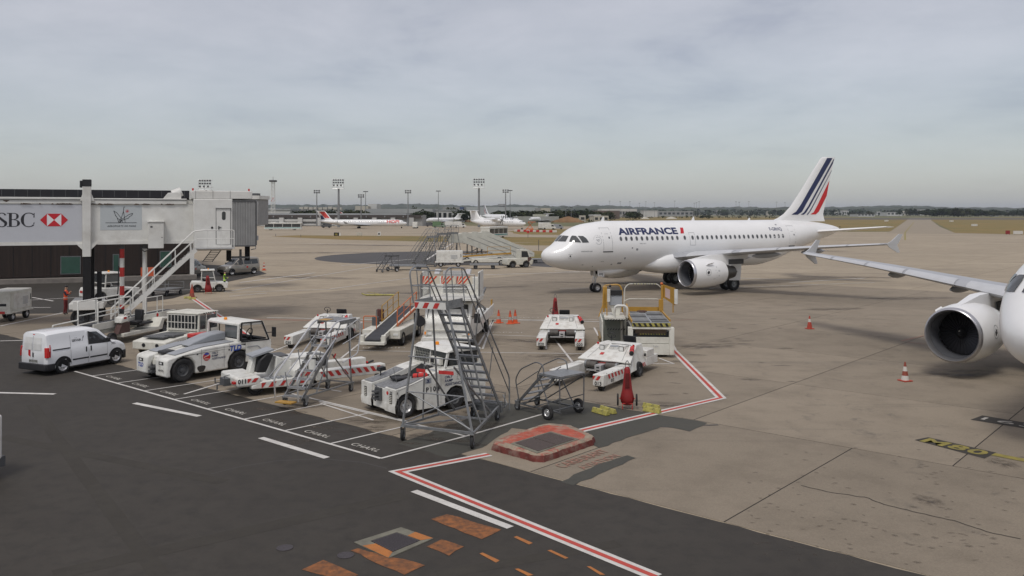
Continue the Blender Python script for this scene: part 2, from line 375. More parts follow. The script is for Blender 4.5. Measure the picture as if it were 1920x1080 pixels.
# ------------------------------------------------------------------ ground
def ground_mat(name, base, c2, c3, s1=.05, s2=.6, rough=.85, joints=None, streak=True, speck=30., stain=(.10,.09,.075), samt=.5, obj=0, bump=.15):
    m = bpy.data.materials.new(name); m.use_nodes = True; t = m.node_tree; b = t.nodes['Principled BSDF']; L = t.links.new
    b.inputs['Roughness'].default_value = rough; b.inputs['Specular IOR Level'].default_value = .3
    ge = t.nodes.new('ShaderNodeTexCoord'); src = ge.outputs['Object']
    def noise(sc, det=6, ro=.6, vec=None, dist=0):
        n = t.nodes.new('ShaderNodeTexNoise'); n.inputs['Scale'].default_value = sc; n.inputs['Detail'].default_value = det; n.inputs['Roughness'].default_value = ro; n.inputs['Distortion'].default_value = dist
        L(vec or src, n.inputs['Vector']); return n.outputs[0]
    def rng(v, a, c, d, e_):
        n = t.nodes.new('ShaderNodeMapRange'); L(v, n.inputs[0])
        for i, q in zip((1, 2, 3, 4), (a, c, d, e_)): n.inputs[i].default_value = q
        return n.outputs[0]
    def mix(f, a, c, bt='MIX'):
        n = t.nodes.new('ShaderNodeMix'); n.data_type = 'RGBA'; n.blend_type = bt
        if isinstance(f, float): n.inputs[0].default_value = f
        else: L(f, n.inputs[0])
        for i, q in ((6, a), (7, c)):
            if isinstance(q, tuple): n.inputs[i].default_value = (*q, 1)
            else: L(q, n.inputs[i])
        return n.outputs[2]
    col = mix(rng(noise(s1, 5), .35, .65, 0, 1), base, c2)
    col = mix(rng(noise(s2, 8, .65), .45, .72, 0, .8), col, c3)
    if streak:
        mp = t.nodes.new('ShaderNodeMapping'); mp.inputs['Scale'].default_value = (.03, .35, 1); mp.inputs['Rotation'].default_value = (0, 0, R(-12)); L(src, mp.inputs[0])
        col = mix(rng(noise(1, 6, .6, mp.outputs[0], 1.2), .54, .74, 0, .42), col, stain)
    if samt:
        a = noise(1.1, 9, .72, None, .6); k = noise(.12, 3)
        mu = t.nodes.new('ShaderNodeMath'); mu.operation = 'MULTIPLY'; L(rng(a, .56, .72, 0, 1), mu.inputs[0]); L(rng(k, .42, .62, 0, samt), mu.inputs[1])
        col = mix(mu.outputs[0], col, stain)
    if joints:
        mp = t.nodes.new('ShaderNodeMapping'); mp.inputs['Rotation'].default_value = (0, 0, joints[0]); mp.inputs['Scale'].default_value = (1/joints[1], 1/joints[1], 1); L(src, mp.inputs[0])
        br = t.nodes.new('ShaderNodeTexBrick'); br.offset = 0; L(mp.outputs[0], br.inputs['Vector'])
        br.inputs['Scale'].default_value = 1; br.inputs['Mortar Size'].default_value = .006; br.inputs['Mortar Smooth'].default_value = .2; br.inputs['Brick Width'].default_value = 1; br.inputs['Row Height'].default_value = 1
        br.inputs['Color1'].default_value = (1,1,1,1); br.inputs['Color2'].default_value = (.93,.93,.93,1); br.inputs['Mortar'].default_value = (.6,.58,.55,1)
        col = mix(1., col, br.outputs[0], 'MULTIPLY')
    f = rng(noise(speck, 3, .7), .3, .7, .86, 1.12); col = mix(1., col, f, 'MULTIPLY')
    if obj:
        oi = t.nodes.new('ShaderNodeObjectInfo'); col = mix(1., col, rng(oi.outputs['Random'], 0, 1, 1-obj, 1+obj), 'MULTIPLY')
    L(col, b.inputs['Base Color'])
    if bump:
        bp = t.nodes.new('ShaderNodeBump'); bp.inputs['Strength'].default_value = bump; bp.inputs['Distance'].default_value = .01; L(noise(speck*1.5, 3), bp.inputs['Height']); L(bp.outputs[0], b.inputs['Normal'])
    return m
e1 = (G(1665,1074)-G(254,698)).normalized(); e2 = Vector((-e1.y, e1.x, 0)); O0 = G(993,886)
ANG = math.atan2(e1.y, e1.x)
E12 = lambda a, b, z=0: Vector((O0.x+e1.x*a+e2.x*b, O0.y+e1.y*a+e2.y*b, z))
CON = ((.272,.228,.172), (.222,.186,.14), (.180,.15,.112)); CONF = ((.385,.322,.236), (.335,.278,.203), (.28,.232,.17)); TAXI = ((.31,.262,.195), (.28,.235,.175), (.24,.2,.148))
conc = ground_mat('apron_concrete', *CONF, joints=(-ANG, 7.5))
slabm = ground_mat('slab_concrete', *CON, obj=.09, samt=.85)
asph = ground_mat('road_asphalt', (.040,.035,.029), (.052,.046,.038), (.030,.027,.023), s1=.16, s2=2.2, streak=False, speck=45, samt=.2, stain=(.065,.06,.054), rough=.75, bump=.25)
asph2 = ground_mat('patch_asphalt', (.07,.068,.058), (.06,.059,.05), (.08,.076,.063), s1=.3, s2=1.2, streak=False, speck=40, samt=.3, stain=(.05,.048,.045))
asph3 = ground_mat('old_asphalt', (.082,.078,.077), (.072,.07,.07), (.095,.09,.085), s1=.1, s2=.7, streak=False, speck=30, samt=.2)
grass = ground_mat('dry_grass', (.25,.165,.06), (.19,.15,.055), (.11,.12,.045), s1=.02, s2=.06, streak=False, speck=3, samt=.3, stain=(.12,.13,.05), rough=1, bump=.6)
field = ground_mat('far_fields', (.20,.165,.09), (.12,.125,.06), (.075,.095,.045), s1=.0016, s2=.006, streak=False, speck=.4, samt=0, rough=1)
jointm = pm('joint_filler', (.035,.03,.026), .9)
linew = ground_mat('road_paint_white', (.62,.6,.56), (.55,.53,.5), (.42,.4,.37), s1=.6, s2=3, streak=False, speck=60, samt=.9, stain=(.2,.18,.16), bump=0)
linef = ground_mat('worn_paint_white', (.52,.5,.45), (.46,.44,.39), (.32,.29,.25), s1=.3, s2=2, streak=False, speck=30, samt=.9, stain=(.2,.17,.14), bump=0)
liner = ground_mat('road_paint_red', (.50,.07,.055), (.46,.08,.06), (.36,.07,.055), s1=.6, s2=3, streak=False, speck=60, samt=.5, stain=(.2,.06,.05), bump=0)
liney = ground_mat('road_paint_yellow', (.30,.25,.06), (.24,.20,.055), (.14,.125,.055), s1=.6, s2=4, streak=False, speck=60, samt=.8, stain=(.12,.11,.08), bump=0)
linefr = ground_mat('faded_red_paint', (.33,.15,.11), (.31,.2,.15), (.26,.2,.15), s1=1, s2=3, streak=False, speck=40, samt=.6, stain=(.2,.17,.14), bump=0)
orangew = ground_mat('worn_orange_paint', (.30,.115,.04), (.17,.075,.035), (.05,.04,.033), s1=5, s2=8, streak=False, speck=40, samt=.9, stain=(.06,.045,.035), bump=0)
orangep = ground_mat('orange_road_paint', (.42,.16,.045), (.38,.15,.05), (.25,.11,.045), s1=2, s2=3.5, streak=False, speck=40, samt=.6, stain=(.15,.08,.04), bump=0)

def sheet(name, pts, z, m, parent=None, kind='structure'):
    mb = MB(m); vs, fs = flat_poly([(p[0], p[1], z) for p in pts]); mb.add(vs, fs); o = mb.build(name, parent, fix=False)
    for p in o.data.polygons:
        if p.normal.z < 0: p.flip()
    o.data.update()
    if parent is None and kind: o['kind'] = kind
    return o
def rect(x0, x1, y0, y1): return [(x0,y0),(x1,y0),(x1,y1),(x0,y1)]
o = sheet('ground', rect(-9000, 9000, -60, 14000), 0, field)
sheet('apron', [(-420,-58),(420,-58),(420,276),(165,276),(150,300),(100,300),(60,330),(30,420),(-30,450),(-420,450)], .004, conc)
# the near concrete: one slab per bay, open joints between them
sheet('joint_bed', [E12(-44,.05), E12(30,.05), E12(30,60.35), E12(-44,60.35)], .006, jointm)
pave = struct(MB(conc).box(-.01,.01,-.01,.01,-.02,-.01).build('slab_pavement')); 
def slab(a0, a1, b0, b1):
    g = .018; rg = random.Random(int(a0*7+b0*13)); mb = MB(slabm)
    c = [(a0+g, b0+g), (a1-g, b0+g), (a1-g, b1-g), (a0+g, b1-g)]
    t = [E12(a, b, .0125+rg.uniform(-.0015, .001)) for a, b in c]; q = [E12(a, b, .005) for a, b in c]
    mb.hexa(q, t); mb.build('slab', pave)
B0 = (G(1300,788)-O0).dot(e1); ROW = 7.55
for i in range(-9, 7): slab(i*5.3, (i+1)*5.3, .03, ROW)
for r_ in range(1, 8):
    for i in range(-6, 4): slab(B0+i*7.45, B0+(i+1)*7.45, r_*ROW, (r_+1)*ROW)
# asphalt
far1 = E12(-120, 0); far2 = E12(60, 0)
_r = random.Random(8)
sheet('asphalt_road', [E12(-110+q*.45, _r.uniform(-.05,.03) if 0 < q < 399 else 0) for q in range(400)]+[E12(70,-70), E12(-110,-70)], .016, asph)
sheet('terminal_road', [G(-260,592), G(118,588), G(323,560), G(430,528), G(500,513.5), G(470,500), G(330,494), G(-260,500)], .016, asph)
cx, cy = G(842, 482).x, G(842, 482).y
sheet('asphalt_disc', [(cx+19.5*math.cos(2*math.pi*k/64), cy+19.5*math.sin(2*math.pi*k/64)) for k in range(64)], .010, asph3)
sheet('asphalt_strip', [G(985,478), G(1120,482), G(1120,506), G(995,499)], .0113, asph3)
rp = random.Random(3)
def ragged(pts, step=.35, amp=.05):
    o_ = []
    for i in range(len(pts)):
        a, b = pts[i], pts[(i+1) % len(pts)]; n = max(1, int((b-a).length/step))
        for k in range(n): q = a.lerp(b, k/n); o_.append(q+Vector((rp.uniform(-amp,amp), rp.uniform(-amp,amp), 0)) if k else q)
    return o_
sheet('asphalt_patch', ragged([G(938,802), G(1049,747), G(1326,794), G(1293,810), G(1243,800), G(1123,841), G(1072,812)]), .020, asph2)
sheet('asphalt_patch', ragged([G(1050,905), G(1075,912), G(1192,860), G(1176,855), G(1120,872)]), .020, asph2)
sheet('asphalt_patch', ragged([G(745,833), G(842,859), G(905,840), G(1010,770), G(930,750), G(880,785)]), .0175, asph2)
# grass
def gr(name, pts): return sheet(name, ragged([Vector((*p[:2],0)) for p in pts], 12, .8), .012, grass)
gr('dry_grass_strip', [G(507,443.2), G(560,441.2), G(760,442.4), G(1100,446), G(1100,456), G(800,453), G(640,449.5)])
gr('dry_grass_strip', [G(960,470), G(1100,472), G(1100,487), G(985,484)])
gr('dry_grass_strip', [G(958,455.5), G(1100,454.5), G(1100,461), G(985,460)])
gr('dry_grass_strip', [G(950,434), G(1012,429.5), G(1120,430.5), G(1120,441), G(975,439.5)])
gr('dry_grass_verge', [(66,330), (150,300), G(1671,433), G(1700,413), G(1704,409), (310,1600), (70,1600)])
gr('dry_grass_verge', [G(1790,436.8), G(1950,441), (420,276), (1500,276), (1500,1700), G(1745,408.5), G(1746,413)])
sheet('taxiway', [G(1660,437.5), G(1671,433), G(1700,413), G(1704,408.5), G(1745,408.5), G(1746,413), G(1762,425), G(1790,436.8), G(1960,441), (300,240), (180,240)], .0125, ground_mat('taxiway_concrete', *TAXI))
# painted lines
def strip(mb, pts, w, z, m=None, off=0):
    pts = [Vector((p[0], p[1], 0)) for p in pts]; L_, R_ = [], []
    for i, p in enumerate(pts):
        d0 = (p-pts[i-1]).normalized() if i else None; d1 = (pts[i+1]-p).normalized() if i < len(pts)-1 else None
        d0 = d0 or d1; d1 = d1 or d0; n = Vector((-(d0.y+d1.y), d0.x+d1.x, 0)); n.normalize(); k = 1/max(n.dot(Vector((-d0.y, d0.x, 0))), .35)
        L_.append(p+n*k*(off+w/2)); R_.append(p+n*k*(off-w/2))
    for i in range(len(pts)-1):
        q = [R_[i], R_[i+1], L_[i+1], L_[i]]; mb.add([(v.x, v.y, z) for v in q], [(0,1,2,3)], m)
def line(name, pts, w, m=None, z=.024, off=0):
    mb = MB(m or linew); strip(mb, pts, w, z, off=off); return struct(mb.build(name, None, fix=False))
for k, pts in enumerate(([G(917,853.5), G(746,886), G(1230,1084)], [G(1066,814), G(1352,747), G(1262,657), G(1256,645)], [G(362,560), G(430,606), G(470,634)])):
    w = (.34, .36, .42)[k]
    line('painted_safety_line', pts, w); line('painted_red_line', pts, w*.36, liner, .028)
for a, b, w in (((-60,736),(103,740),.2), ((252,757),(374,781.5),.2), ((489,822),(613,860),.2), ((776,922),(957,991),.2)):
    line('painted_lane_dash', [G(*a), G(*b)], w)
l1a, l1b = G(140,697), G(714,861); l2b = G(874,819)
line('painted_bay_line', [l1a, l1b], .1)
line('painted_bay_line', [l1b, l2b, G(1020,777)], .09, linew, .0245)
dv = l1b-l1a; Ld = dv.length; ud = dv.normalized(); upb = (l2b-l1b); wb = upb.length; ub = upb.normalized()
n_ = int(Ld/2.19)
for i in range(1, n_+1):
    p = l1b-ud*2.19*i; line('painted_bay_line', [p, p+ub*wb*(1.0 if i < 5 else 1.3)], .08, linew, .0235)
line('painted_bay_line', [l2b, l2b-ud*2.19*3.2], .08, linew, .0225)
line('painted_bay_line', [G(600,757), G(700,789)], .08)
def gtext(s, c, u, size, m, width=None, z=.028, off=.0, name='painted_lettering', space=1.1):
    u = Vector((u.x, u.y, 0)).normalized(); return struct(text(name, s, None, (c.x, c.y, z), u, (-u.y, u.x, 0), size, m, off=off, width=width, lift=0, space=space))
stx = linef
for i in range(0, n_):
    c = l1b-ud*(2.19*(i+.52))+ub*.42; gtext('CHARL', c, ud, .21, stx, 1.15, off=.01)
# fainter bay lines further in
for a, b in (((1024,655),(1024,616)), ((1024,616),(1094,706)), ((897,648),(925,600)), ((925,600),(905,655)), ((640,672),(695,628)), ((785,655),(800,612)), ((1114,615),(1136,655)), ((905,600),(1120,600)), ((660,658),(1100,664)), ((1045,680),(1130,679)), ((905,628),(1030,632)),
             ((440,705),(640,735)), ((530,735),(760,790)), ((345,740),(470,702)), ((480,672),(560,640)), ((1220,683),(1264,683)), ((1235,672),(1264,683))):
    line('faded_bay_line', [G(*a), G(*b)], .1, linew, .0225)
for a, b in (((420,548),(740,493)), ((426,549),(615,543)), ((615,543),(765,522)), ((450,530),(590,512)), ((640,498),(775,486)), ((430,556),(500,550)), ((800,487),(850,455)), ((0,612),(118,587)), ((0,577),(95,577)), ((60,558),(100,565)), ((1050,541),(1130,540)), ((1130,541),(1180,540)), ((1040,508),(1500,526)), ((1330,541),(1640,530)), ((1480,530),(1620,522)), ((270,548),(420,540)), ((60,563),(330,548)), ((620,474),(730,473)), ((640,465),(840,466)),
             ((500,455),(820,461)), ((900,516),(1090,510)), ((0,640),(160,636)), ((500,596),(700,600)), ((940,600),(1140,604))):
    line('worn_apron_line', [G(*a), G(*b)], .17 if a[1] > 530 else .3, linew, .0222)
for a, b in (((380,597),(700,604)), ((120,600),(330,612)), ((330,585),(420,592)), ((1130,604),(1300,600)), ((1690,640),(1740,628)), ((1700,642),(1735,646)), ((150,615),(420,622))):
    line('faded_red_line', [G(*a), G(*b)], .3 if a[0] < 1000 else .09, linefr, .0215)
sheet('far_crossing_taxiway', [G(1480,409.2), G(2100,409.2), G(2100,411.6), G(1480,411.6)], .016, asph3)
rs = random.Random(21)
arc = [G(395,890), G(450,876), G(520,865), G(600,861), G(680,868), G(735,882)]
line('scratch_arc', [arc[i].lerp(arc[i+1], k/6) for i in range(5) for k in range(6)], .03, asph3, .0175)
for a, b, w_ in (((100,1080),(760,930),.5), ((0,820),(420,905),.4), ((820,1080),(1160,1020),.35), ((300,1080),(60,760),.35)):
    _z = .0168+.0003*w_*10-.0003*a[0]/1000; line('tyre_track', [G(*a), G(*b)], w_, ground_mat('tyre_dust', (.050,.045,.037), (.044,.039,.032), (.036,.032,.027), s1=.5, s2=3, streak=False, speck=45, samt=.3) if 'tyre_dust' not in bpy.data.materials else bpy.data.materials['tyre_dust'], _z)
line('taxi_centre_line', [G(1697,450), G(1697,436), G(1714,416), (360,740)], .35, liney, .02)
line('taxi_lead_line', [G(690,548), G(712,552)], .25, liney, .02); line('taxi_lead_line', [G(770,598), G(845,612)], .2, liney, .02)
for k in range(0): pass
line('taxi_lead_line', [G(1862,853), G(1960,872)], .3, liney)
pb = [G(1715,826), G(1740,821), G(1868,850), G(1846,861)]
sheet('painted_sign_ground', pb, .021, asph); 
gtext('M80', (pb[0]+pb[2]+pb[1]+pb[3])/4, pb[2]-pb[1], .5, liney, 1.75, off=.035)
pb = [G(1820,788), G(1842,780), G(1960,800), G(1950,809)]
sheet('painted_sign_ground', pb, .021, asph); gtext('163', (pb[0]+pb[2]+pb[1]+pb[3])/4, pb[2]-pb[1], .4, linef, 1.5, off=.0)
gtext('CARBURANT', G(1092,861), G(1139,845)-G(1047,877), .34, linefr, 2.0, off=.01)
gtext('AVIATION', G(1098,861)-Vector((-(G(1139,845)-G(1047,877)).y, (G(1139,845)-G(1047,877)).x, 0)).normalized()*.43, G(1139,845)-G(1047,877), .28, linefr, 1.6, off=.01)
for s, a, b in (('HARASAN', (470,657.5), (560,658)), ('LONDRES', (1100,678), (1190,678)), ('CHAPSAL', (900,626), (985,627)), ('VARSOVI', (935,598), (1010,598)), ('MADRID', (680,655), (760,655))):
    gtext(s, G((a[0]+b[0])/2, a[1]-2), G(*b)-G(*a), .3, linef, (G(*b)-G(*a)).length)
# asphalt crack across the right slab
ck = [G(1500,911), G(1560,925), G(1623,934), G(1660,948), G(1720,962), G(1790,978), G(1850,998), G(1930,1016)]
cp = []
for i in range(len(ck)-1):
    for k in range(6): cp.append(ck[i].lerp(ck[i+1], k/6)+Vector((rp.uniform(-.02,.02), rp.uniform(-.03,.03), 0)))
line('pavement_crack', cp, .03, jointm, .0185)
cp = [G(1243,802).lerp(G(1345,797), k/14)+Vector((rp.uniform(-.05,.05), rp.uniform(-.05,.05), 0)) for k in range(15)]
line('spalled_joint', cp, .10, asph3, .0186)
# oil and tyre stains; under vehicles they also paint in the contact shade
stm = bpy.data.materials.new('oil_shade_mark'); stm.use_nodes = True; t_ = stm.node_tree; bb = t_.nodes['Principled BSDF']; bb.inputs['Base Color'].default_value = (.085,.066,.048,1); bb.inputs['Roughness'].default_value = .6
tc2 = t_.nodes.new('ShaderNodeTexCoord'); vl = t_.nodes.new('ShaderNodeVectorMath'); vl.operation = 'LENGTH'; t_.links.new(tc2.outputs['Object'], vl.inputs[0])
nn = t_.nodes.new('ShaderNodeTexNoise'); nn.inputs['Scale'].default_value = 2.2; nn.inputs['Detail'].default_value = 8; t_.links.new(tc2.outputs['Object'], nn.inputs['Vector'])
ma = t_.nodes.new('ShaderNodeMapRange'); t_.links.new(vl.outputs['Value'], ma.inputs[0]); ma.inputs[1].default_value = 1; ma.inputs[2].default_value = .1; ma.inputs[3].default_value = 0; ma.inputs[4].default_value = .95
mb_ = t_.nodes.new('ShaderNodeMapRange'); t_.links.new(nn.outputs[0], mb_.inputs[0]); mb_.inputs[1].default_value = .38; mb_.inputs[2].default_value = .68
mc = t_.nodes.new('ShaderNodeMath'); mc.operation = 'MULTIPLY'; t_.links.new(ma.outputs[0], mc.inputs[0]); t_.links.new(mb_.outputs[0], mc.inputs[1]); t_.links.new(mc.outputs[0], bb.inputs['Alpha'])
stme = MB(stm).add([(math.cos(k*math.pi/12), math.sin(k*math.pi/12), 0) for k in range(24)], [tuple(range(24))]).mesh('oil_shade_mark')
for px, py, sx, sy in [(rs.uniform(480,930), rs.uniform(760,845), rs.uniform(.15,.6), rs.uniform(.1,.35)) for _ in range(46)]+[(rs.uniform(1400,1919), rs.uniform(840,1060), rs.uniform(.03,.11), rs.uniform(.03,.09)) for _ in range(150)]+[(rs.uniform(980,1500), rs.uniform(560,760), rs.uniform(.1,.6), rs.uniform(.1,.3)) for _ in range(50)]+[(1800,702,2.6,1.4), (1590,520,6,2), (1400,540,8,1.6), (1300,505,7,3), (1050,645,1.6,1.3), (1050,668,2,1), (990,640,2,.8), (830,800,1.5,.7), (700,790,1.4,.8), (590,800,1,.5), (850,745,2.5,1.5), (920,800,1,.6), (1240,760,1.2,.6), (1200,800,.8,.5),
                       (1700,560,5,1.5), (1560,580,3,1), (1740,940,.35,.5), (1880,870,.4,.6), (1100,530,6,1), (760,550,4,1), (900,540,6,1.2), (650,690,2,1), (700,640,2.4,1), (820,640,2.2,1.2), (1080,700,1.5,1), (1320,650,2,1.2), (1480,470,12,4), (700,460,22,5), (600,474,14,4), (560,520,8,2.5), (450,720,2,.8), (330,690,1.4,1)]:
    o = link('oil_shade_mark', stme); p = G(px, py); o.location = (p.x, p.y, .0195); o.scale = (sx, sy, 1); o.rotation_euler = (0, 0, rp.uniform(-.4, .4)); o['kind'] = 'structure'
# orange marks and covers in the road
for q in ([(808,975),(838,966),(940,995),(903,1013)], [(800,1027),(828,1013),(870,1027),(842,1044)], [(657,1034),(672,1030),(797,1062),(758,1080)], [(566,1070),(606,1052),(672,1080),(640,1092)]):
    sheet('worn_orange_mark', ragged([G(*p) for p in q], .25, .03), .022, orangew)
for q in ([(963,1009),(969,1007),(999,1020),(992,1023)], [(899,1040),(905,1038),(937,1053),(930,1057)], [(1026,1034),(1033,1033),(1066,1048),(1060,1050)], [(965,1069),(972,1068),(1000,1080),(990,1082)], [(1100,1064),(1107,1064),(1135,1080),(1125,1080)]):
    sheet('orange_dash', [G(*p) for p in q], .022, orangep)
mh = thing('manhole_cover', 'square steel manhole cover in a concrete frame with orange paint on the asphalt road', 'manhole cover', G(741,1019))
def loc(p, z, o=mh): v = p-o.location; return (v.x, v.y, z)
fr = [G(664,1019), G(752,991), G(812,1012), G(728,1049)]; pl = [G(694,1017), G(744,1000.5), G(789,1016), G(736,1038)]
framem = ground_mat('frame_concrete', (.2,.19,.15), (.16,.155,.12), (.12,.11,.09), s1=1, s2=4, streak=False, speck=60, samt=.5)
fme = MB(framem)
for i in range(4):
    j = (i+1) % 4; fme.hexa([loc(fr[i],.01), loc(fr[j],.01), loc(pl[j],.01), loc(pl[i],.01)], [loc(fr[i],.03), loc(fr[j],.03), loc(pl[j],.03), loc(pl[i],.03)])
fme.build('frame', mh)
om = MB(orangep)
for i, (a, b) in ((1, (.45, 1)), (3, (0, .75))):
    A, B, Cc, D = fr[i], fr[(i+1)%4], pl[(i+1)%4], pl[i]; om.add([loc(A.lerp(B, a), .034), loc(A.lerp(B, b), .034), loc(D.lerp(Cc, b), .034), loc(D.lerp(Cc, a), .034)], [(0,1,2,3)])
om.build('paint', mh)
cov = pm('cast_iron', (.085,.075,.08), .6, metal=.5, var=.2, scale=30, bump=.3)
pc = (pl[0]+pl[1]+pl[2]+pl[3])/4; ps = [pc+(p-pc)*.94 for p in pl]
cm = MB(cov); cm.hexa([loc(p,.012) for p in ps], [loc(p,.032) for p in ps]); cm.build('plate', mh)
st = MB(cov)
for i in range(1, 14):
    for j in range(1, 14):
        a = ps[0].lerp(ps[1], i/14).lerp(ps[3].lerp(ps[2], i/14), j/14); x, y, z = loc(a, .034); st.box(x-.02, x+.02, y-.008, y+.008, .031, .037)
s_ = st.build('tread_pattern', mh); s_['kind'] = 'stuff'
for px, py, nm in ((534,1029,'small round iron cover in the asphalt, the left one of the two'), (648,1043,'small round iron cover in the asphalt just left of the square manhole')):
    o = MB(cov).lathe([(0,.16),(.022,.16),(.022,.14),(.018,.135),(.018,.001)], ax='z', n=24).build('round_cover'); o.location = (*G(px,py)[:2], .004); tag(o, nm, 'manhole cover')
# raised fuel pit kerb
pit = thing('fuel_pit_kerb', 'raised red painted concrete kerb with chipped edges around a steel hatch', 'kerb block', G(1018,838))
po = [G(921,845), G(1000,867), G(1020,868.5), G(1113,836), G(1116,829), G(1072,809), G(1030,805), G(1015,807), G(926,838)]
pc = sum(po, Vector())/len(po)
ti = [G(966,842,.13), G(1008,854,.13), G(1077,834,.13), G(1030,822,.13)]
tl = lambda p, z: (p.x-pit.location.x, p.y-pit.location.y, z)
def rring(k, z, amp, n=90):
    o_ = []; L = [(po[i], po[(i+1)%len(po)]) for i in range(len(po))]; tot = sum((b-a).length for a, b in L); rr = random.Random(5)
    for q in range(n):
        s = tot*q/n
        for a, b in L:
            l = (b-a).length
            if s <= l: p = a.lerp(b, s/l); break
            s -= l
        p = pc+(p-pc)*k; o_.append(tl(p+Vector((rr.uniform(-1,1), rr.uniform(-1,1), 0))*amp, z+rr.uniform(-.5,.5)*amp))
    return o_
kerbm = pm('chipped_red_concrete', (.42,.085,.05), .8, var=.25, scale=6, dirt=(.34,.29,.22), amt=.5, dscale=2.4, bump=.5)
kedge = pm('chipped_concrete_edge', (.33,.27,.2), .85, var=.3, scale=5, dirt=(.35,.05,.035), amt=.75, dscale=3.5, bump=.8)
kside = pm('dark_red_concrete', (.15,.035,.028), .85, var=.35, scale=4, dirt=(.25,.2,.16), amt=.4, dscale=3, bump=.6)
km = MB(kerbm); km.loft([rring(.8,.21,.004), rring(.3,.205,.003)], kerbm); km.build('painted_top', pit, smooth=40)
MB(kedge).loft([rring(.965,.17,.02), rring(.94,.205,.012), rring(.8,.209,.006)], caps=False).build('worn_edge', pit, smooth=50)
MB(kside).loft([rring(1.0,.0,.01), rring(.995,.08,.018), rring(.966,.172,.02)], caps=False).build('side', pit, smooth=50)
hz = .213
fr2 = [G(957,832,.21), G(1007,850,.21), G(1086,824,.21), G(1032,809.5,.21)]; sc_ = lambda L, k: [sum(L, Vector())/4+(p-sum(L, Vector())/4)*k for p in L]
MB(framem).hexa([tl(p,.19) for p in fr2], [tl(p,.222) for p in fr2]).build('hatch_frame', pit)
h = sc_(fr2, .86)
hm = pm('rusty_plate', (.10,.075,.065), .6, metal=.4, var=.25, scale=20, bump=.3)
for a, b in ((0,.49), (.51,1)):
    q = [h[0].lerp(h[3], a), h[1].lerp(h[2], a), h[1].lerp(h[2], b), h[0].lerp(h[3], b)]
    MB(hm).hexa([tl(p,.21) for p in q], [tl(p,.232) for p in q]).build('hatch_plate', pit)
# ------------------------------------------------------------------ tall and low access steps
def wheel_in(parent, x, y, r, w, rz=0, mat_=None):
    """castor: fork plate and small tyre"""
    o = MB(rub).lathe([(-w/2, r*.5), (-w/2, r*.9), (-w*.3, r), (w*.3, r), (w/2, r*.9), (w/2, r*.5)], ax='y', n=18).cyl((0,-w*.45,0), (0,w*.45,0), r*.55, n=14, m=grey).build('castor_wheel', parent, smooth=40)
    o.location = (x, y, r); o.rotation_euler = (0, 0, rz)
    f = MB(alu); f.prism([(-.04,.0), (.09,.02), (.12, r+.06), (-.1, r+.06)], -w/2-.012, -w/2-.004).prism([(-.04,.0), (.09,.02), (.12, r+.06), (-.1, r+.06)], w/2+.004, w/2+.012).box(-.1,.12,-w/2-.012,w/2+.012,r+.055,r+.07)
    f.cyl((.02,0,r+.06), (.02,0,r+.14), .03); f.build('fork', o); return o
def text3(name, s, parent, o, u, w, size, m, **k): return text(name, s, parent, o, u, w, size, m, **k)
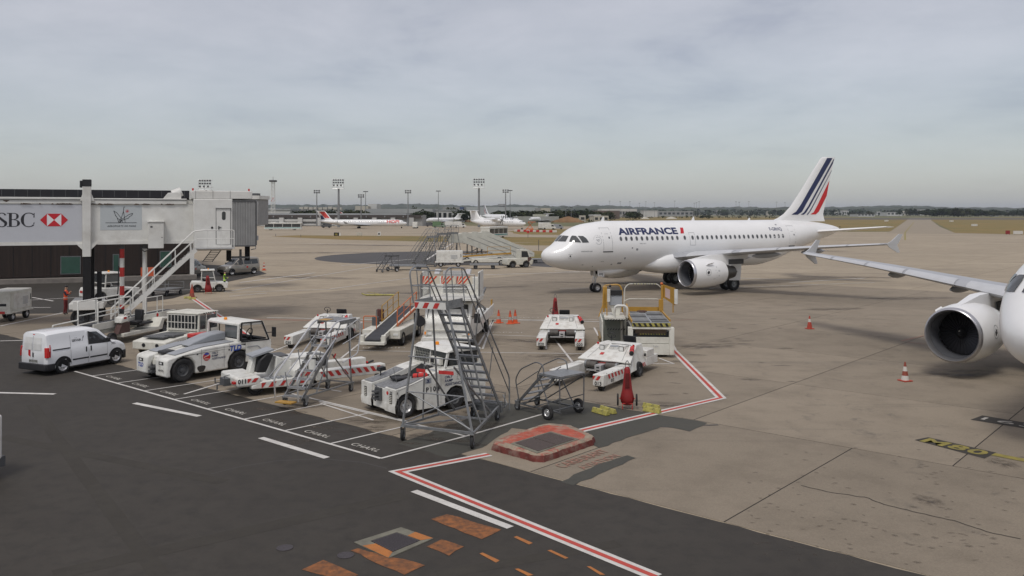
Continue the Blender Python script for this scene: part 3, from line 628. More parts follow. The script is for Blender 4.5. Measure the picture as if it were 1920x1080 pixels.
def tall_steps(name, label, H=3.86, group=None, n=13, deco=True):
    """x' = direction in which the flight runs down, y' across; front bar at x = 0"""
    t = thing(name, label, 'steps', group=group)
    A = alu; sw = .42
    b = MB(A)                                             # base frame
    b.bar((0,-1.14,.42), (0,1.14,.42), .07).bar((0,-1.14,.42), (3.35,-.42,.42), .06).bar((0,1.14,.42), (3.35,.42,.42), .06).bar((1.6,-.8,.42), (1.6,.8,.42), .05).bar((3.35,-.45,.42), (3.35,.45,.42), .06)
    b.bar((0,-1.14,.42), (1.6,.3,.42), .04).bar((0,1.14,.42), (1.6,-.3,.42), .04)
    b.build('base_frame', t)
    for y in (-1.1, 1.1): wheel_in(t, .0, y, .17, .09, rz=.3)
    for y in (-.42, .42): wheel_in(t, 3.2, y, .15, .07)
    px0, px1 = .25, 1.3                                   # platform
    b = MB(tread).box(px0, px1, -.48, .48, H-.03, H+.01); b.build('platform', t)
    b = MB(A).bar((px0,-.5,H-.05), (px0,.5,H-.05), .05, .1).bar((px0,.5,H-.05), (px1,.5,H-.05), .05, .1).bar((px0,-.5,H-.05), (px1,-.5,H-.05), .05, .1).bar((px1,-.5,H-.05), (px1,.5,H-.05), .05, .1)
    b.build('platform_frame', t)
    if deco:
        w = MB(white); w.box(px0-.04, px0-.028, -.5, .5, H-.1, H+.1); w.build('warning_board', t)
        s = MB(redw); stripes(s, (px0-.04, .5, H-.08), (0,-1,0), (0,0,1), 1.0, .16, 3, redw, -.6, .45); s.build('red_stripes', t)
    for sy in (-1, 1):                                    # legs under the platform
        MB(A).tube([(0, sy*1.1,.45), (px0+.1, sy*.5, H-.08)], .040).build('leg', t, smooth=50)
        MB(A).tube([(2.3, sy*.62,.45), (px0+.2, sy*.46, H*.55)], .03).tube([(1.6, sy*.8,.45), (px1-.1, sy*.47, H-.08)], .033).tube([(.9, sy*.95,.45), (px0+.3, sy*.5, H*.62)], .026).build('brace', t, smooth=50)
    MB(A).tube([(.0,-1.1,.5), (.07,.85,H*.36)], .02).tube([(.12,-.8,H*.62), (.12,.8,H*.62)], .02).tube([(.0,1.1,.5), (.07,-.85,H*.36)], .02).tube([(.07,-.92,H*.36), (.07,.92,H*.36)], .02).build('cross_brace', t, smooth=50)
    x0, z0, x1, z1 = 3.45, .38, px1, H                   # flight
    for sy in (-1, 1):
        MB(A).bar((x0, sy*sw, z0-.05), (x1, sy*sw, z1-.02), .03, .11).build('stringer', t)
    stp = None
    for i in range(n):
        f = (i+.5)/n; x = x0+(x1-x0)*f; z = z0+(z1-z0)*f
        if stp is None:
            mb = MB(tread).box(-.1,.1,-sw+.01,sw-.01,-.012,.012).box(-.1,-.09,-sw+.01,sw-.01,-.04,0,A).box(.09,.1,-sw+.01,sw-.01,-.05,.014,A); stp = mb.mesh('step')
        o = link('step', stp, t); o.location = (x, 0, z)
    for sy in (-1, 1):                                    # handrails down the flight and round the platform
        y = sy*(sw+.08)
        MB(A).tube([(x0+.25, y*1.25, z0-.15), (x0+.3, y*1.35, z0+.9), (x1+.05, y*1.2, H+1.02), (px0+.25, y*1.15, H+1.08), (px0-.05, y*1.15, H+.95), (px0-.02, y*1.1, H+.05)], .027, rnd=.12).build('handrail', t, smooth=50)
        MB(A).tube([(x0+.28, y*1.3, z0+.4), (x1+.1, y*1.2, H+.5), (px0, y*1.12, H+.55)], .02, rnd=.1).build('mid_rail', t, smooth=50)
        p = MB(A)
        for xx in (px0+.35, px1-.02): p.tube([(xx, y*1.13, H), (xx, y*1.13, H+1.05)], .018)
        for f in (.3, .65): p.tube([(x0+(x1-x0)*f, sy*sw, z0+(z1-z0)*f), (x0+(x1-x0)*f, y*1.28, z0+(z1-z0)*f+.95)], .016)
        p.build('rail_post', t, smooth=50)
    MB(A).tube([(px0-.05,-.5,H+1.0), (px0-.05,.5,H+1.0)], .02).tube([(px0-.05,-.5,H+.55), (px0-.05,.5,H+.55)], .016).build('guard_rail', t, smooth=50)
    MB(A).box(px0-.01,px0+.0,-.5,.5,H,H+.14).box(px0,px1,.49,.5,H,H+.14).box(px0,px1,-.5,-.49,H,H+.14).build('toe_board', t)
    return t
ts = tall_steps('mobile_steps', 'tall grey tubular access steps with red and white board, in front of tug P 104')
aL, aR = G(754,826), G(887,842); perp = Vector(((aR-aL).y*-1, (aR-aL).x, 0)).normalized(); mid = (aL+aR)/2
ts.location = (mid.x, mid.y, .012); ts.rotation_euler = (0, 0, math.atan2(perp.y, perp.x))
for z in (1.45,):
    for y0, y1 in ((-.62,-.15), (.28,.56)): MB(redw).box(.10,.115,y0,y1,1.96,2.06).build('red_sign', ts)
for o in kids(ts):                                       # the top platform stands a little to one side of the base
    if o.data is None: continue
    sh = lambda z: .33*max(0, (z-.45)/3.4)
    if o.name.startswith('step'): o.location.y += sh(o.location.z)
    elif o.name.split('.')[0] not in ('castor_wheel', 'base_frame'):
        for v in o.data.vertices: v.co.y += sh(v.co.z)
text3('lettering', '124', ts, (3.4,-.46,.42), (-1,0,0), (0,0,1), .13, printk)
MB(alu).box(3.40,3.46,-.5,.5,.2,.55).build('foot_plate', ts)
MB(alu_d).tube([(3.4,-.3,.3), (3.9,-.35,.25), (4.5,-.2,.22), (4.6,0,.5)], .02).tube([(3.4,.3,.3), (3.9,.2,.25), (4.5,-.2,.22)], .02).tube([(3.9,-.35,.25),(4.0,-.35,.7),(4.15,.2,.7),(3.9,.2,.25)], .018).build('tow_bar', ts, smooth=50)

# medium steps with yellow foot board
def medium_steps():
    t = thing('mobile_steps', 'grey steps with bright handrails and yellow foot board beside the long low tug', 'steps')
    H = 2.62; HS = 2.0; A = alu; sw = .36; x0, z0, x1 = .1, .28, 2.0
    for sy in (-1, 1): MB(A).bar((x0, sy*sw, z0-.05), (x1, sy*sw, HS-.05), .03, .12).build('stringer', t)
    mb = MB(tread).box(-.13,.13,-sw+.01,sw-.01,-.012,.012).box(-.13,-.12,-sw+.01,sw-.01,-.035,.0,alu_l); me = mb.mesh('step')
    for i in range(8):
        f = i/7; o = link('step', me, t); o.location = (x0+.05+(x1-x0)*f, 0, z0+.06+(HS-z0)*f)
    MB(tread).box(2.2,3.25,-.5,.45,H-.02,H+.02).bar((2.2,-.5,H-.06),(3.25,-.5,H-.06),.04,.1,A).bar((2.2,.45,H-.06),(3.25,.45,H-.06),.04,.1,A).bar((3.25,-.5,H-.06),(3.25,.45,H-.06),.04,.1,A).build('platform', t)
    MB(yellow).box(2.2,2.62,.05,.45,H+.022,H+.032).build('yellow_edge', t)
    MB(yellow).box(-.42,-.12,-.33,.33,.2,.24).build('foot_board', t)
    for sy in (-1, 1):
        y = sy*(sw+.1)
        MB(alu_l).tube([(-.2, y, .25), (-.28, y, .95), (-.2, y, 1.1), (x1-.1, y, H-.05), (x1+.15, y, H+.03), (3.2, y*1.1, H+.03)], .03, rnd=.2).build('handrail', t, smooth=50)
        MB(alu_l).tube([(0, y, .7), (x1, y, H-.55)], .022).build('mid_rail', t, smooth=50)
        p = MB(A)
        for f in (.12, .5, .85): p.tube([(x0+(x1-x0)*f, sy*sw, z0+(HS-z0)*f), (x0+(x1-x0)*f, y, z0+(HS-z0)*f+.6)], .018)
        p.build('rail_post', t, smooth=50)
        MB(A).tube([(2.9, sy*.52, .35), (2.75, sy*.48, H-.05)], .03).build('leg', t, smooth=50)
        MB(A).tube([(.9, sy*.4,.35), (2.3, sy*.44, H-.1)], .024).tube([(2.9, sy*.52,.4), (1.9, sy*.36, 1.5)], .024).build('brace', t, smooth=50)
    MB(A).bar((.2,-.4,.33), (2.95,-.55,.33), .05).bar((.2,.4,.33), (2.95,.55,.33), .05).bar((2.95,-.6,.33), (2.95,.6,.33), .05).bar((.2,-.4,.33), (.2,.4,.33), .05).bar((1.5,-.45,.33), (1.5,.45,.33), .04).build('base_frame', t)
    for x, y in ((.25,-.42), (.25,.42), (2.9,-.5), (2.9,.5)): wheel_in(t, x, y, .12, .07)
    # guard rail hanging folded on the right side of the platform
    MB(alu_l).tube([(2.2,-.55,H-.35), (3.2,-.62,H-.0), (3.3,-.66,H-.45), (3.1,-.66,H-1.25), (2.2,-.6,H-1.45)], .022, rnd=.15).tube([(2.25,-.57,H-.8), (3.25,-.65,H-.55)], .016).tube([(2.7,-.6,H-.15), (2.7,-.62,H-1.35)], .014).build('guard_rail', t, smooth=50)
    MB(white).box(.75,.76,-.47,-.2,1.15,1.5).build('notice', t)
    MB(redw).tube([(2.82,-.515,.95), (2.8,-.505,1.2)], .034).tube([(1.95,-.40,1.36), (2.05,-.41,1.5)], .03).build('red_band', t, smooth=50)
    return t
ms = medium_steps()
pa, pb = G(545,764), G(667,722); d = (pb-pa); ms.location = (pa.x, pa.y, .012); ms.rotation_euler = (0, 0, math.atan2(d.y, d.x))

# low platform on big wheels
def low_steps(label, H=1.42):
    t = thing('platform_steps', label, 'steps'); A = alu_d
    MB(alu).box(1.35,2.35,-.62,.62,H-.03,H+.01).build('platform', t)
    MB(A).tube([(1.35,-.62,H-.05),(2.35,-.62,H-.05),(2.35,.62,H-.05),(1.35,.62,H-.05),(1.35,-.62,H-.05)], .026).build('platform_frame', t, smooth=50)
    for sy in (-1, 1):
        MB(A).bar((.1, sy*.45,.22), (1.35, sy*.45,H-.06), .035, .09).build('stringer', t)
        MB(A).tube([(2.3, sy*.6,.25), (2.3, sy*.62,H)], .024).tube([(1.9, sy*.6,.22), (1.2, sy*.5,H-.1)], .022).tube([(.5, sy*.5,.25), (2.3, sy*.62,H-.1)], .022).tube([(1.0, sy*.55,.25),(2.3, sy*.62,.7)], .018).build('leg', t, smooth=50)
        MB(A).tube([(.25, sy*.52,.35), (.1, sy*.55,1.05), (.35, sy*.55,1.42), (1.15, sy*.58,H+.35+.0), (1.5, sy*.6,H+.3), (1.55, sy*.6,H)], .022, rnd=.15).build('handrail', t, smooth=50)
        MB(A).tube([(.15, sy*.54,.85), (1.25, sy*.58,H+.05)], .016).build('mid_rail', t, smooth=50)
    mb = MB(tread).box(-.1,.1,-.43,.43,-.012,.012); me = mb.mesh('step')
    for i in range(4): o = link('step', me, t); o.location = (.25+i*.29, 0, .35+i*.26)
    MB(A).bar((.1,-.5,.24),(2.3,-.55,.24),.045).bar((.1,.5,.24),(2.3,.55,.24),.045).bar((1.9,-.75,.24),(1.9,.75,.24),.05).bar((.3,-.5,.24),(.3,.5,.24),.045).build('base_frame', t)
    for sy in (-1, 1): wheel(t, 1.9, sy*.78, .24, .12, alu_l, hub=.5); wheel_in(t, .15, sy*.5, .13, .06)
    return t
ls = low_steps('low dark tubular work platform on two large wheels, left of the red extinguisher')
place(ls, (1.9,-.78), G(1035,789), (1.9,.78), G(1088,776), keep_a=False); ls.scale = (.93,.93,.97)

# ------------------------------------------------------------------ small things
def extinguisher(parent, p, q, r=.09):
    p, q = Vector(p), Vector(q); o = MB(red).cyl(p, q, r, n=16).cyl(q, q+(q-p).normalized()*.05, r*.8, r*.4, n=16).cyl(p, p-(q-p).normalized()*.05, r*1.02, n=16, m=black).cyl(q, q+(q-p).normalized()*.1, .025, m=black).cyl(p+(q-p)*.35, p+(q-p)*.42, r*1.06, n=16, m=black).build('fire_extinguisher', parent, smooth=40); return o
crim = pm('crimson_cover', (.25,.016,.016), .5, var=.2, scale=3)
def fire_trolley(name, label, group=None):
    """wheeled extinguisher under a conical red cover"""
    t = thing(name, label, 'fire extinguisher', group=group)
    MB(crim).lathe([(.12,.05), (.14,.16), (.22,.24), (.34,.27), (.48,.24), (.62,.2), (1.0,.145), (1.3,.11), (1.38,.08), (1.40,.001)], ax='z', n=22).build('cover', t, smooth=60)
    b = MB(pm('clear_pocket', (.12,.02,.02), .15)); b.prism([(-.09,.72),(.09,.72),(.07,1.2),(-.07,1.2)], -.22, -.13, 'y'); b.build('pocket', t)
    MB(alu_d).tube([(-.07,0,1.3), (-.075,-.01,1.5), (0,-.02,1.62), (.075,-.01,1.5), (.07,0,1.3)], .014, rnd=.05).build('handle', t, smooth=50)
    MB(red).tube([(-.3,0,.34),(.3,0,.34)], .022).tube([(-.18,-.2,.02),(-.2,-.2,.2),(.2,-.2,.2),(.18,-.2,.02)], .018).build('axle', t, smooth=50)
    for sx in (-1, 1):
        o = wheel(t, sx*.36, 0, .2, .07, gdk, hub=.4); o.rotation_euler = (0, 0, R(90)); o.location = (sx*.36, 0, .3)
    return t
ft = fire_trolley('extinguisher_trolley', 'red wheeled fire extinguisher cone standing beside yellow chocks at the fuel pit'); p = G(1176,767); ft.location = (p.x, p.y, .012); ft.rotation_euler = (0,0,R(-6)); ft.scale = (.86,.86,1)
f2 = fire_trolley('extinguisher_trolley', 'faded red extinguisher cone in front of the tug by the jetway stairs'); p = G(391,551); f2.location = (p.x, p.y, .012); f2.rotation_euler = (0,R(-3),R(20)); f2.scale = (1.1,1.1,1.05)
f3 = fire_trolley('extinguisher_trolley', 'red extinguisher cone leaning behind the tug numbered 020'); p = G(1041,606); f3.location = (p.x, p.y, .012); f3.rotation_euler = (0,0,R(10)); f3.scale = (.9,.9,1.08)
def chock(name, label, L=.8, group=None):
    t = MB(yelb).prism([(-.1,0),(.1,0),(.035,.15),(-.035,.15)], 0, L, 'y').build(name, bevel=.012); tag(t, label, 'chock', group); return t
ck = [('wheel_chock','yellow wheel chock, the left one of the pair lying nearest the work platform',(1140,781),35),('wheel_chock','yellow wheel chock, right one of the pair left of the red extinguisher cone',(1153,778),32),('wheel_chock','yellow wheel chock lying lower on the red and white line right of the extinguisher cone',(1238,777),48),('wheel_chock','yellow wheel chock behind another one right of the extinguisher cone',(1236,770),46)]
for nm, lb, q, a in ck:
    o = chock(nm, lb, .72 if q[0] < 1200 else .62); p = G(*q); o.location = (p.x, p.y, .03); o.rotation_euler = (0, 0, R(a))
for q, lb in (((354,562),'small yellow chock lying left of the small cone by the jetway'), ((345,560),'small dusty chock lying farthest left by the jetway cone')):
    o = chock('wheel_chock', lb, .5); p = G(*q); o.location = (p.x, p.y, .02); o.rotation_euler = (0,0,R(-70))
o = MB(yelb).tube([(-1.1,0,.08),(1.1,.1,.08)], .07).tube([(-1.1,0,.08),(-1.4,-.1,.2)], .05).build('tow_bar_head'); p = G(712,555); o.location = (p.x, p.y, 0); tag(o, 'short yellow tow bar lying alone on the concrete behind the belt loader', 'tow bar')
def cone(label, px, py, h, cols, group=None):
    t = thing('traffic_cone', label, 'traffic cone', group=group); r0, r1 = h*.2, h*.035; z0 = h*.06
    MB(cols[0] if cols[0] is not whitec else conered).box(-h*.27,h*.27,-h*.27,h*.27,0,z0).build('base', t, bevel=h*.015)
    n = len(cols)
    for i, m in enumerate(cols):
        a, b = i/n, (i+1)/n; MB(m).cyl((0,0,z0+a*(h-z0)), (0,0,z0+b*(h-z0)), r0+(r1-r0)*a, r0+(r1-r0)*b, n=20, cap=(i in (0, n-1))).build('band', t, smooth=40)
    p = G(px, py); t.location = (p.x, p.y, .012); t.rotation_euler = (0,0,random.random()); return t
conered = pm('cone_red', (.42,.06,.035), .55, var=.15, scale=6); whitec = pm('cone_white', (.62,.6,.55), .5, var=.12, scale=6, dirt=(.3,.25,.2), amt=.3, dscale=6); coneo = pm('cone_orange', (.62,.10,.03), .5, var=.1); conedk = pm('cone_brown_red', (.28,.07,.045), .6, var=.15)
cone('dirty red and white striped cone nearest the engine on the right', 1697, 715, .74, [whitec, conedk, whitec, conedk])
cone('red cone with one white ring standing alone on the concrete ahead of the taxiing airliner', 1518, 617, .74, [conered, conered, whitec, conered])
gcone = 'cones beside the truck'
cone('red cone with grey ring, leftmost of the three beside the truck', 935, 606, .78, [coneo, pm('cone_grey', (.35,.33,.3), .5), coneo, conered], gcone)
cone('red cone with grey ring, the middle one of the three beside the truck', 956.5, 607.5, .78, [coneo, MATS['cone_grey'], coneo, conered], gcone)
cone('red cone with grey ring, rightmost of the three beside the truck', 966, 606.5, .8, [coneo, MATS['cone_grey'], coneo, conered], gcone)
cone('orange and white cone behind the silver people carrier', 495, 507, .9, [coneo, whitec, conered, whitec, coneo])
cone('small red cone at the start of the red and white line under the jetway stairs', 360, 559, 1.05, [conedk, conered, conedk])

# ------------------------------------------------------------------ tow tugs
def cab_windows(t, frame, panes, m=glass, fm=None):
    """panes: list of (four corner points); each a framed pane proud of the cab wall"""
    for q in panes:
        q = [Vector(p) for p in q]; n = (q[1]-q[0]).cross(q[3]-q[0]).normalized(); c = sum(q, Vector())/4
        mb = MB(fm or black); k = .93
        i_ = [c+(p-c)*k for p in q]
        for a in range(4):
            b = (a+1)%4; mb.add([q[a]+n*.004, q[b]+n*.004, i_[b]+n*.004, i_[a]+n*.004, q[a]+n*.02, q[b]+n*.02, i_[b]+n*.02, i_[a]+n*.02], [(0,1,5,4),(1,2,6,5),(2,3,7,6),(3,0,4,7),(4,5,6,7)])
        f = mb.build('window', t, fix=False)
        MB(m).add([p+n*.006 for p in i_], [(0,1,2,3)]).build('pane', f, fix=False)

def pushback_tug():
    t = thing('pushback_tug', 'large white aircraft tug with grey bonnet hump, right of the white van', 'tug')
    W2 = 1.15
    top = [(4.0,.5),(3.95,1.0),(2.55,1.12),(2.5,1.28),(.9,1.22),(.3,1.13),(-.3,1.03),(-.62,.97),(-.69,.88)]
    ar = [(0,.54,.43),(2.47,.54,.43)]
    for sy in (-1, 1):                                   # two side bodies with wheel arches, deep channel for the drawbar between them
        y0, y1 = (-W2, -W2+.85) if sy < 0 else (W2-.85, W2)
        MB(white).prism(archpoly(-.68, 4.0, .26, top, ar), y0, y1).build('side_body', t, bevel=.07)
    MB(white).prism([(-.42,.3),(4.0,.3),(3.9,1.0),(2.5,1.1),(.9,1.14),(.1,1.02),(-.42,.93)], -.31, .31).build('centre_body', t, bevel=.03)
    MB(cream).box(-.47,-.41,-.29,.29,.35,.80).build('hitch_plate', t)
    MB(gdk).box(-.74,-.46,-.12,.12,.36,.44).box(-.74,-.46,-.12,.12,.52,.58).cyl((-.66,0,.3),(-.66,0,.68),.04).box(-.56,-.46,-.2,.2,.3,.62).build('tow_hitch', t)
    MB(dark).box(.0,3.6,-W2+.2,W2-.2,.24,.5).build('chassis', t)
    for sy in (-1, 1):
        MB(grey).prism([(-.25,1.05),(.3,1.145),(.9,1.235),(2.3,1.285),(2.3,1.30),(.9,1.255),(.3,1.165),(-.27,1.07)], sy*.36, sy*.98).build('deck_plate', t)
        MB(black).box(-.70,-.66,sy*.75-.16,sy*.75+.16,.72,.84).build('tail_lamp', t); MB(lampm).box(-.715,-.70,sy*.75-.07,sy*.75+.07,.75,.81).build('lamp_lens', t)
    MB(grey).prism([(.75,1.2),(2.45,1.28),(2.45,1.62),(1.75,1.56),(1.0,1.34)], -.2, .55).build('bonnet', t, bevel=.05)
    MB(red).box(1.45,2.3,.62,1.08,1.36,1.52).box(1.45,2.3,.61,1.09,1.27,1.36,black).build('red_cover', t, bevel=.03)
    b = MB(black).box(-.3,.2,-.28,.25,1.0,1.13); b.build('seat_cushion', t, bevel=.05)
    # cab
    zc, zr = 1.1, 1.98
    prof = [(2.35,zc),(4.02,zc-.15),(3.95,.95),(3.55,zr-.05),(2.45,zr)]
    cabm = MB(white)
    cab0, cab1 = -W2+.02, W2-.02
    pz = lambda x, y, z: Vector((x, y, z))
    for y in (cab0, cab1-.08):                           # door frames: posts and rails, so one sees through the cab
        cabm.bar((2.42,y+.04,1.1),(2.46,y+.04,zr),.08,.09).bar((3.98,y+.04,1.0),(3.56,y+.04,zr),.08,.08).bar((2.42,y+.04,zr-.03),(3.58,y+.04,zr-.06),.08,.09).bar((2.42,y+.04,1.22),(3.95,y+.04,1.18),.08,.12)
    cabm.bar((2.45,cab0+.04,zr-.03),(2.45,cab1-.04,zr-.03),.09).bar((3.57,cab0+.04,zr-.06),(3.57,cab1-.04,zr-.06),.09).bar((2.45,cab0,1.3),(2.45,cab1,1.3),.06,.12).bar((3.96,cab0,1.05),(3.96,cab1,1.05),.06,.2)
    cabm.build('cab_frame', t, bevel=.02)
    MB(white).prism([(2.38,zr-.02),(3.62,zr-.07),(3.55,zr+.05),(2.55,zr+.08)], cab0-.01, cab1+.01).build('cab_roof', t, bevel=.05)
    for y in (cab0+.0, cab1-.0):
        s = -1 if y < 0 else 1
        MB(white).prism([(2.75,.42),(3.5,.36),(3.98,.6),(3.96,1.2),(2.75,1.22)], y-.02 if s > 0 else y-.03, y+.03 if s > 0 else y+.02).build('door', t, bevel=.015)
        q = [(2.55,1.26),(3.86,1.22),(3.52,2.0),(2.55,2.02)]; f = MB(black)
        for i in range(4):
            a, c = q[i], q[(i+1)%4]; f.bar((a[0],y+.02*s,a[1]), (c[0],y+.02*s,c[1]), .035, .05)
        f.bar((3.0,y+.02*s,1.25),(3.0,y+.02*s,2.0),.03); w = f.build('window_frame', t)
    MB(pm('cab_glass', (.12,.13,.13), .1, spec=.8)).box(2.47,2.48,cab0+.15,-.1,1.4,1.98).build('rear_pane', t)
    MB(black).box(2.7,3.1,-.8,-.35,1.15,1.3).box(2.66,2.8,-.8,-.35,1.25,1.75).build('driver_seat', t, bevel=.04)
    MB(dark).box(2.5,3.8,cab0+.1,cab1-.1,.95,1.1).box(3.5,3.8,cab0+.1,cab1-.1,1.0,1.3).build('cab_floor', t)
    sw_ = MB(black); sw_.tube([(3.3+math.cos(k*math.pi/8)*.08, -.58+math.sin(k*math.pi/8)*.2, 1.5+math.cos(k*math.pi/8)*.18) for k in range(17)], .018).tube([(3.3,-.58,1.5),(3.55,-.58,1.2)], .03).build('steering_wheel', t, smooth=50)
    MB(beacon).lathe([(0,.07),(.08,.065),(.1,.03),(.1,.001)], (2.62,.1,zr+.085), 'z', 14).build('beacon', t, smooth=50)
    MB(black).tube([(3.75,-W2,1.5),(3.9,-W2-.3,1.55)], .018).box(3.86,3.92,-W2-.42,-W2-.2,1.35,1.75).build('mirror', t)
    MB(black).tube([(3.75,W2,1.5),(3.9,W2+.3,1.55)], .018).box(3.86,3.92,W2+.2,W2+.42,1.35,1.75).build('mirror', t)
    for x in (0, 2.47):
        for sy in (-1, 1): wheel(t, x, sy*(W2-.18), .46, .36, gdk, hub=.5)
    y = -W2-.003; u, w = (1,0,0), (0,0,1)
    text('lettering', 'TLD', t, (2.28,y,1.05), u, w, .2, blue, off=.04, shear=.2)
    text('lettering', 'TLD', t, (3.05,y-.0,.72), u, w, .17, printk, off=.03, shear=.2)
    MB(red).cyl((.98,y,.86),(.98,y-.004,.86),.16,n=24).build('emblem', t)
    MB(blue).prism([(.86,.93),(1.1,.93),(1.05,1.0),(.98,1.02),(.9,1.0)], y-.009, y-.005).build('emblem_cap', t)
    MB(white).bar((.85,y-.007,.84),(1.1,y-.007,.93),.008,.025).bar((.88,y-.007,.78),(1.06,y-.007,.76),.008,.02).build('emblem_line', t)
    for i, s in enumerate(('ORLY','RAMP','ASSISTANCE')): text('lettering', s, t, (1.2,y,.93-i*.11), u, w, .075, navy, off=.02, center=False, shear=.1)
    text('lettering', 'TLD', t, (-.685,.78,.58), (0,-1,0), w, .15, blue, off=.04, shear=.2)
    text('lettering', '404 FFB', t, (-.685,-.72,.5), (0,-1,0), w, .08, printk, off=.01)
    sm2 = MB(seam)
    for x0_, z0_, x1_, z1_ in ((.75,.3,.75,1.18),(2.0,1.1,2.0,1.24),(1.75,.35,1.75,1.2),(.75,1.1,2.4,1.16),(2.75,.6,2.75,1.2),(3.0,.75,3.5,.75)): sm2.bar((x0_,-W2-.001,z0_),(x1_,-W2-.001,z1_),.004,.012)
    sm2.build('panel_seam', t)['kind'] = 'stuff'
    for x_ in (.55, 1.95): MB(black).box(x_,x_+.06,-W2-.012,-W2,.98,1.03).build('latch', t)
    MB(grey).bar((2.8,-W2-.02,1.02),(3.3,-W2-.02,1.02),.015,.03).bar((3.3,-W2-.02,1.02),(3.55,-W2-.02,.8),.015,.03).build('grab_line', t)
    soot = pm('soot', (.04,.035,.03), .8, var=.3); MB(soot).prism([(.75+.17*math.cos(a)*(1+.2*math.sin(3*a)), .42+.15*math.sin(a)*(1+.15*math.cos(2*a))) for a in [k*.39 for k in range(16)]], y-.003, y-.001).build('soot_stain', t)
    return t
tug1 = pushback_tug(); place(tug1, (-.05,-1.15), G(342,718), (2.47,-1.15), G(443.5,701))

def small_tug():
    t = thing('tow_tug', 'squat white tow tug marked P 104 behind the tall grey steps', 'tug')
    W2 = 1.08; ar = [(0,.45,.36),(1.9,.45,.36)]
    prof = archpoly(-.42, 3.1, .2, [(3.14,1.0),(2.9,1.38),(1.5,1.38),(1.05,1.3),(.2,1.05),(-.42,.93)], ar)
    for sy in (-1, 1):
        y0, y1 = (-W2, -.42) if sy < 0 else (.42, W2); MB(white).prism(prof, y0, y1).build('side_body', t, bevel=.03)
        MB(tread).prism([(-.36,.955),(.2,1.062),(.85,1.252),(.85,1.262),(.2,1.072),(-.36,.965)], sy*.48, sy*1.0).build('deck_plate', t)
        MB(black).box(-.43,-.415,sy*.8-.08,sy*.8+.08,.42,.78).build('grille', t)
        for k in range(6): MB(cream).box(-.445,-.43,sy*.8-.07,sy*.8+.07,.45+k*.055,.47+k*.055).build('slat', t)
    MB(white).prism([(-.36,.2),(3.1,.2),(3.1,1.38),(1.5,1.36),(.9,1.05),(-.36,.86)], -.42, .42).build('centre_body', t, bevel=.02)
    MB(tread).prism([(-.34,.87),(.0,.93),(.35,1.0),(.35,1.01),(.0,.94),(-.34,.88)], -.4, .4).build('centre_deck', t)
    MB(dark).prism([(.35,1.0),(.9,1.065),(1.5,1.37),(1.5,1.39),(.9,1.09),(.35,1.02)], -.38, .38).build('seat_well', t)
    MB(black).box(.15,.75,-.2,.2,1.02,1.1).box(.2,.6,.22,.36,1.04,1.12).build('hose', t, bevel=.04)
    b = MB(gdk).box(-.44,-.36,-.17,.17,.45,.86)
    for z in (.5,.61,.72): b.box(-.6,-.42,-.1,.1,z,z+.05)
    b.cyl((-.52,0,.44),(-.52,0,.84),.028).tube([(-.52,0,.84),(-.5,.06,.93),(-.42,.06,.88)], .012); b.build('tow_hitch', t)
    extinguisher(t, (.55,-.62,1.2), (.8,-.98,1.26), .085); pass
    MB(black).prism([(.05,1.22),(.3,1.24),(.28,1.36),(.08,1.34)], .7, .92).tube([(.15,.8,1.0),(.15,.8,1.25)],.02).build('mirror', t)
    MB(alu).tube([(.0,-.5,.95),(-.15,-.5,1.55)], .008).build('aerial', t)
    MB(cream).box(1.1,1.42,-.95,-.55,1.3,1.335).build('hatch', t); MB(grey).box(1.15,1.37,-.9,-.6,1.335,1.342).build('hatch_panel', t)
    # cab
    zr = 1.93; cb = MB(white)
    for y in (-.98,.98): cb.bar((1.52,y,1.36),(1.66,y,zr),.07).bar((2.95,y,1.36),(2.9,y,zr),.07).bar((1.5,y,1.4),(2.95,y,1.4),.07,.08)
    cb.bar((1.52,-.98,1.4),(1.52,.98,1.4),.07).bar((2.95,-.98,1.4),(2.95,.98,1.4),.07,.1).bar((1.58,0,1.4),(1.65,0,zr),.05); cb.build('cab_frame', t)
    MB(white).prism([(1.55,zr-.04),(3.0,zr-.06),(2.95,zr+.03),(1.8,zr+.08)], -1.04, 1.04).build('cab_roof', t, bevel=.03)
    gm = pm('dusty_glass', (.03,.033,.03), .3, spec=.6); MB(gm).hexa([(1.57,-.94,1.42),(1.575,-.94,1.42),(1.575,.94,1.42),(1.57,.94,1.42)], [(1.66,-.94,zr-.05),(1.665,-.94,zr-.05),(1.665,.94,zr-.05),(1.66,.94,zr-.05)]).build('windscreen', t)
    g = MB(cream)
    for k in range(11):
        y = -.1+k*.1; g.bar((1.55,y,1.43),(1.64,y,zr-.05),.005)
    for k in range(5): g.bar((1.555+k*.0175,-.12,1.47+k*.09),(1.555+k*.0175,.9,1.47+k*.09),.005)
    g.build('wire_guard', t)
    MB(cream).box(1.42,1.55,-.85,-.25,1.48,1.72).box(1.40,1.43,-.8,-.58,1.52,1.68,lampm).box(1.40,1.43,-.5,-.3,1.52,1.68,black).build('work_lamp', t, bevel=.015)
    MB(glass).box(1.7,2.85,-.965,-.96,1.46,1.86).build('side_pane', t); MB(glass).box(1.7,2.85,.96,.965,1.46,1.86).build('side_pane', t); MB(glass).box(2.9,2.905,-.9,.9,1.46,1.86).build('rear_pane', t)
    MB(beacon).lathe([(0,.07),(.09,.065),(.11,.03),(.11,.001)], (1.95,.1,zr+.08), 'z', 14).build('beacon', t, smooth=50)
    for sy in (-1, 1):
        wheel(t, 0, sy*(W2-.17), .37, .3, alu_l, hub=.58); wheel(t, 1.9, sy*(W2-.17), .37, .3, gdk, hub=.5)
        wheel(t, .95, sy*(W2-.1), .16, .08, gdk, hub=.3).name = 'guide_wheel'
    y = -W2-.003; u, w = (1,0,0), (0,0,1)
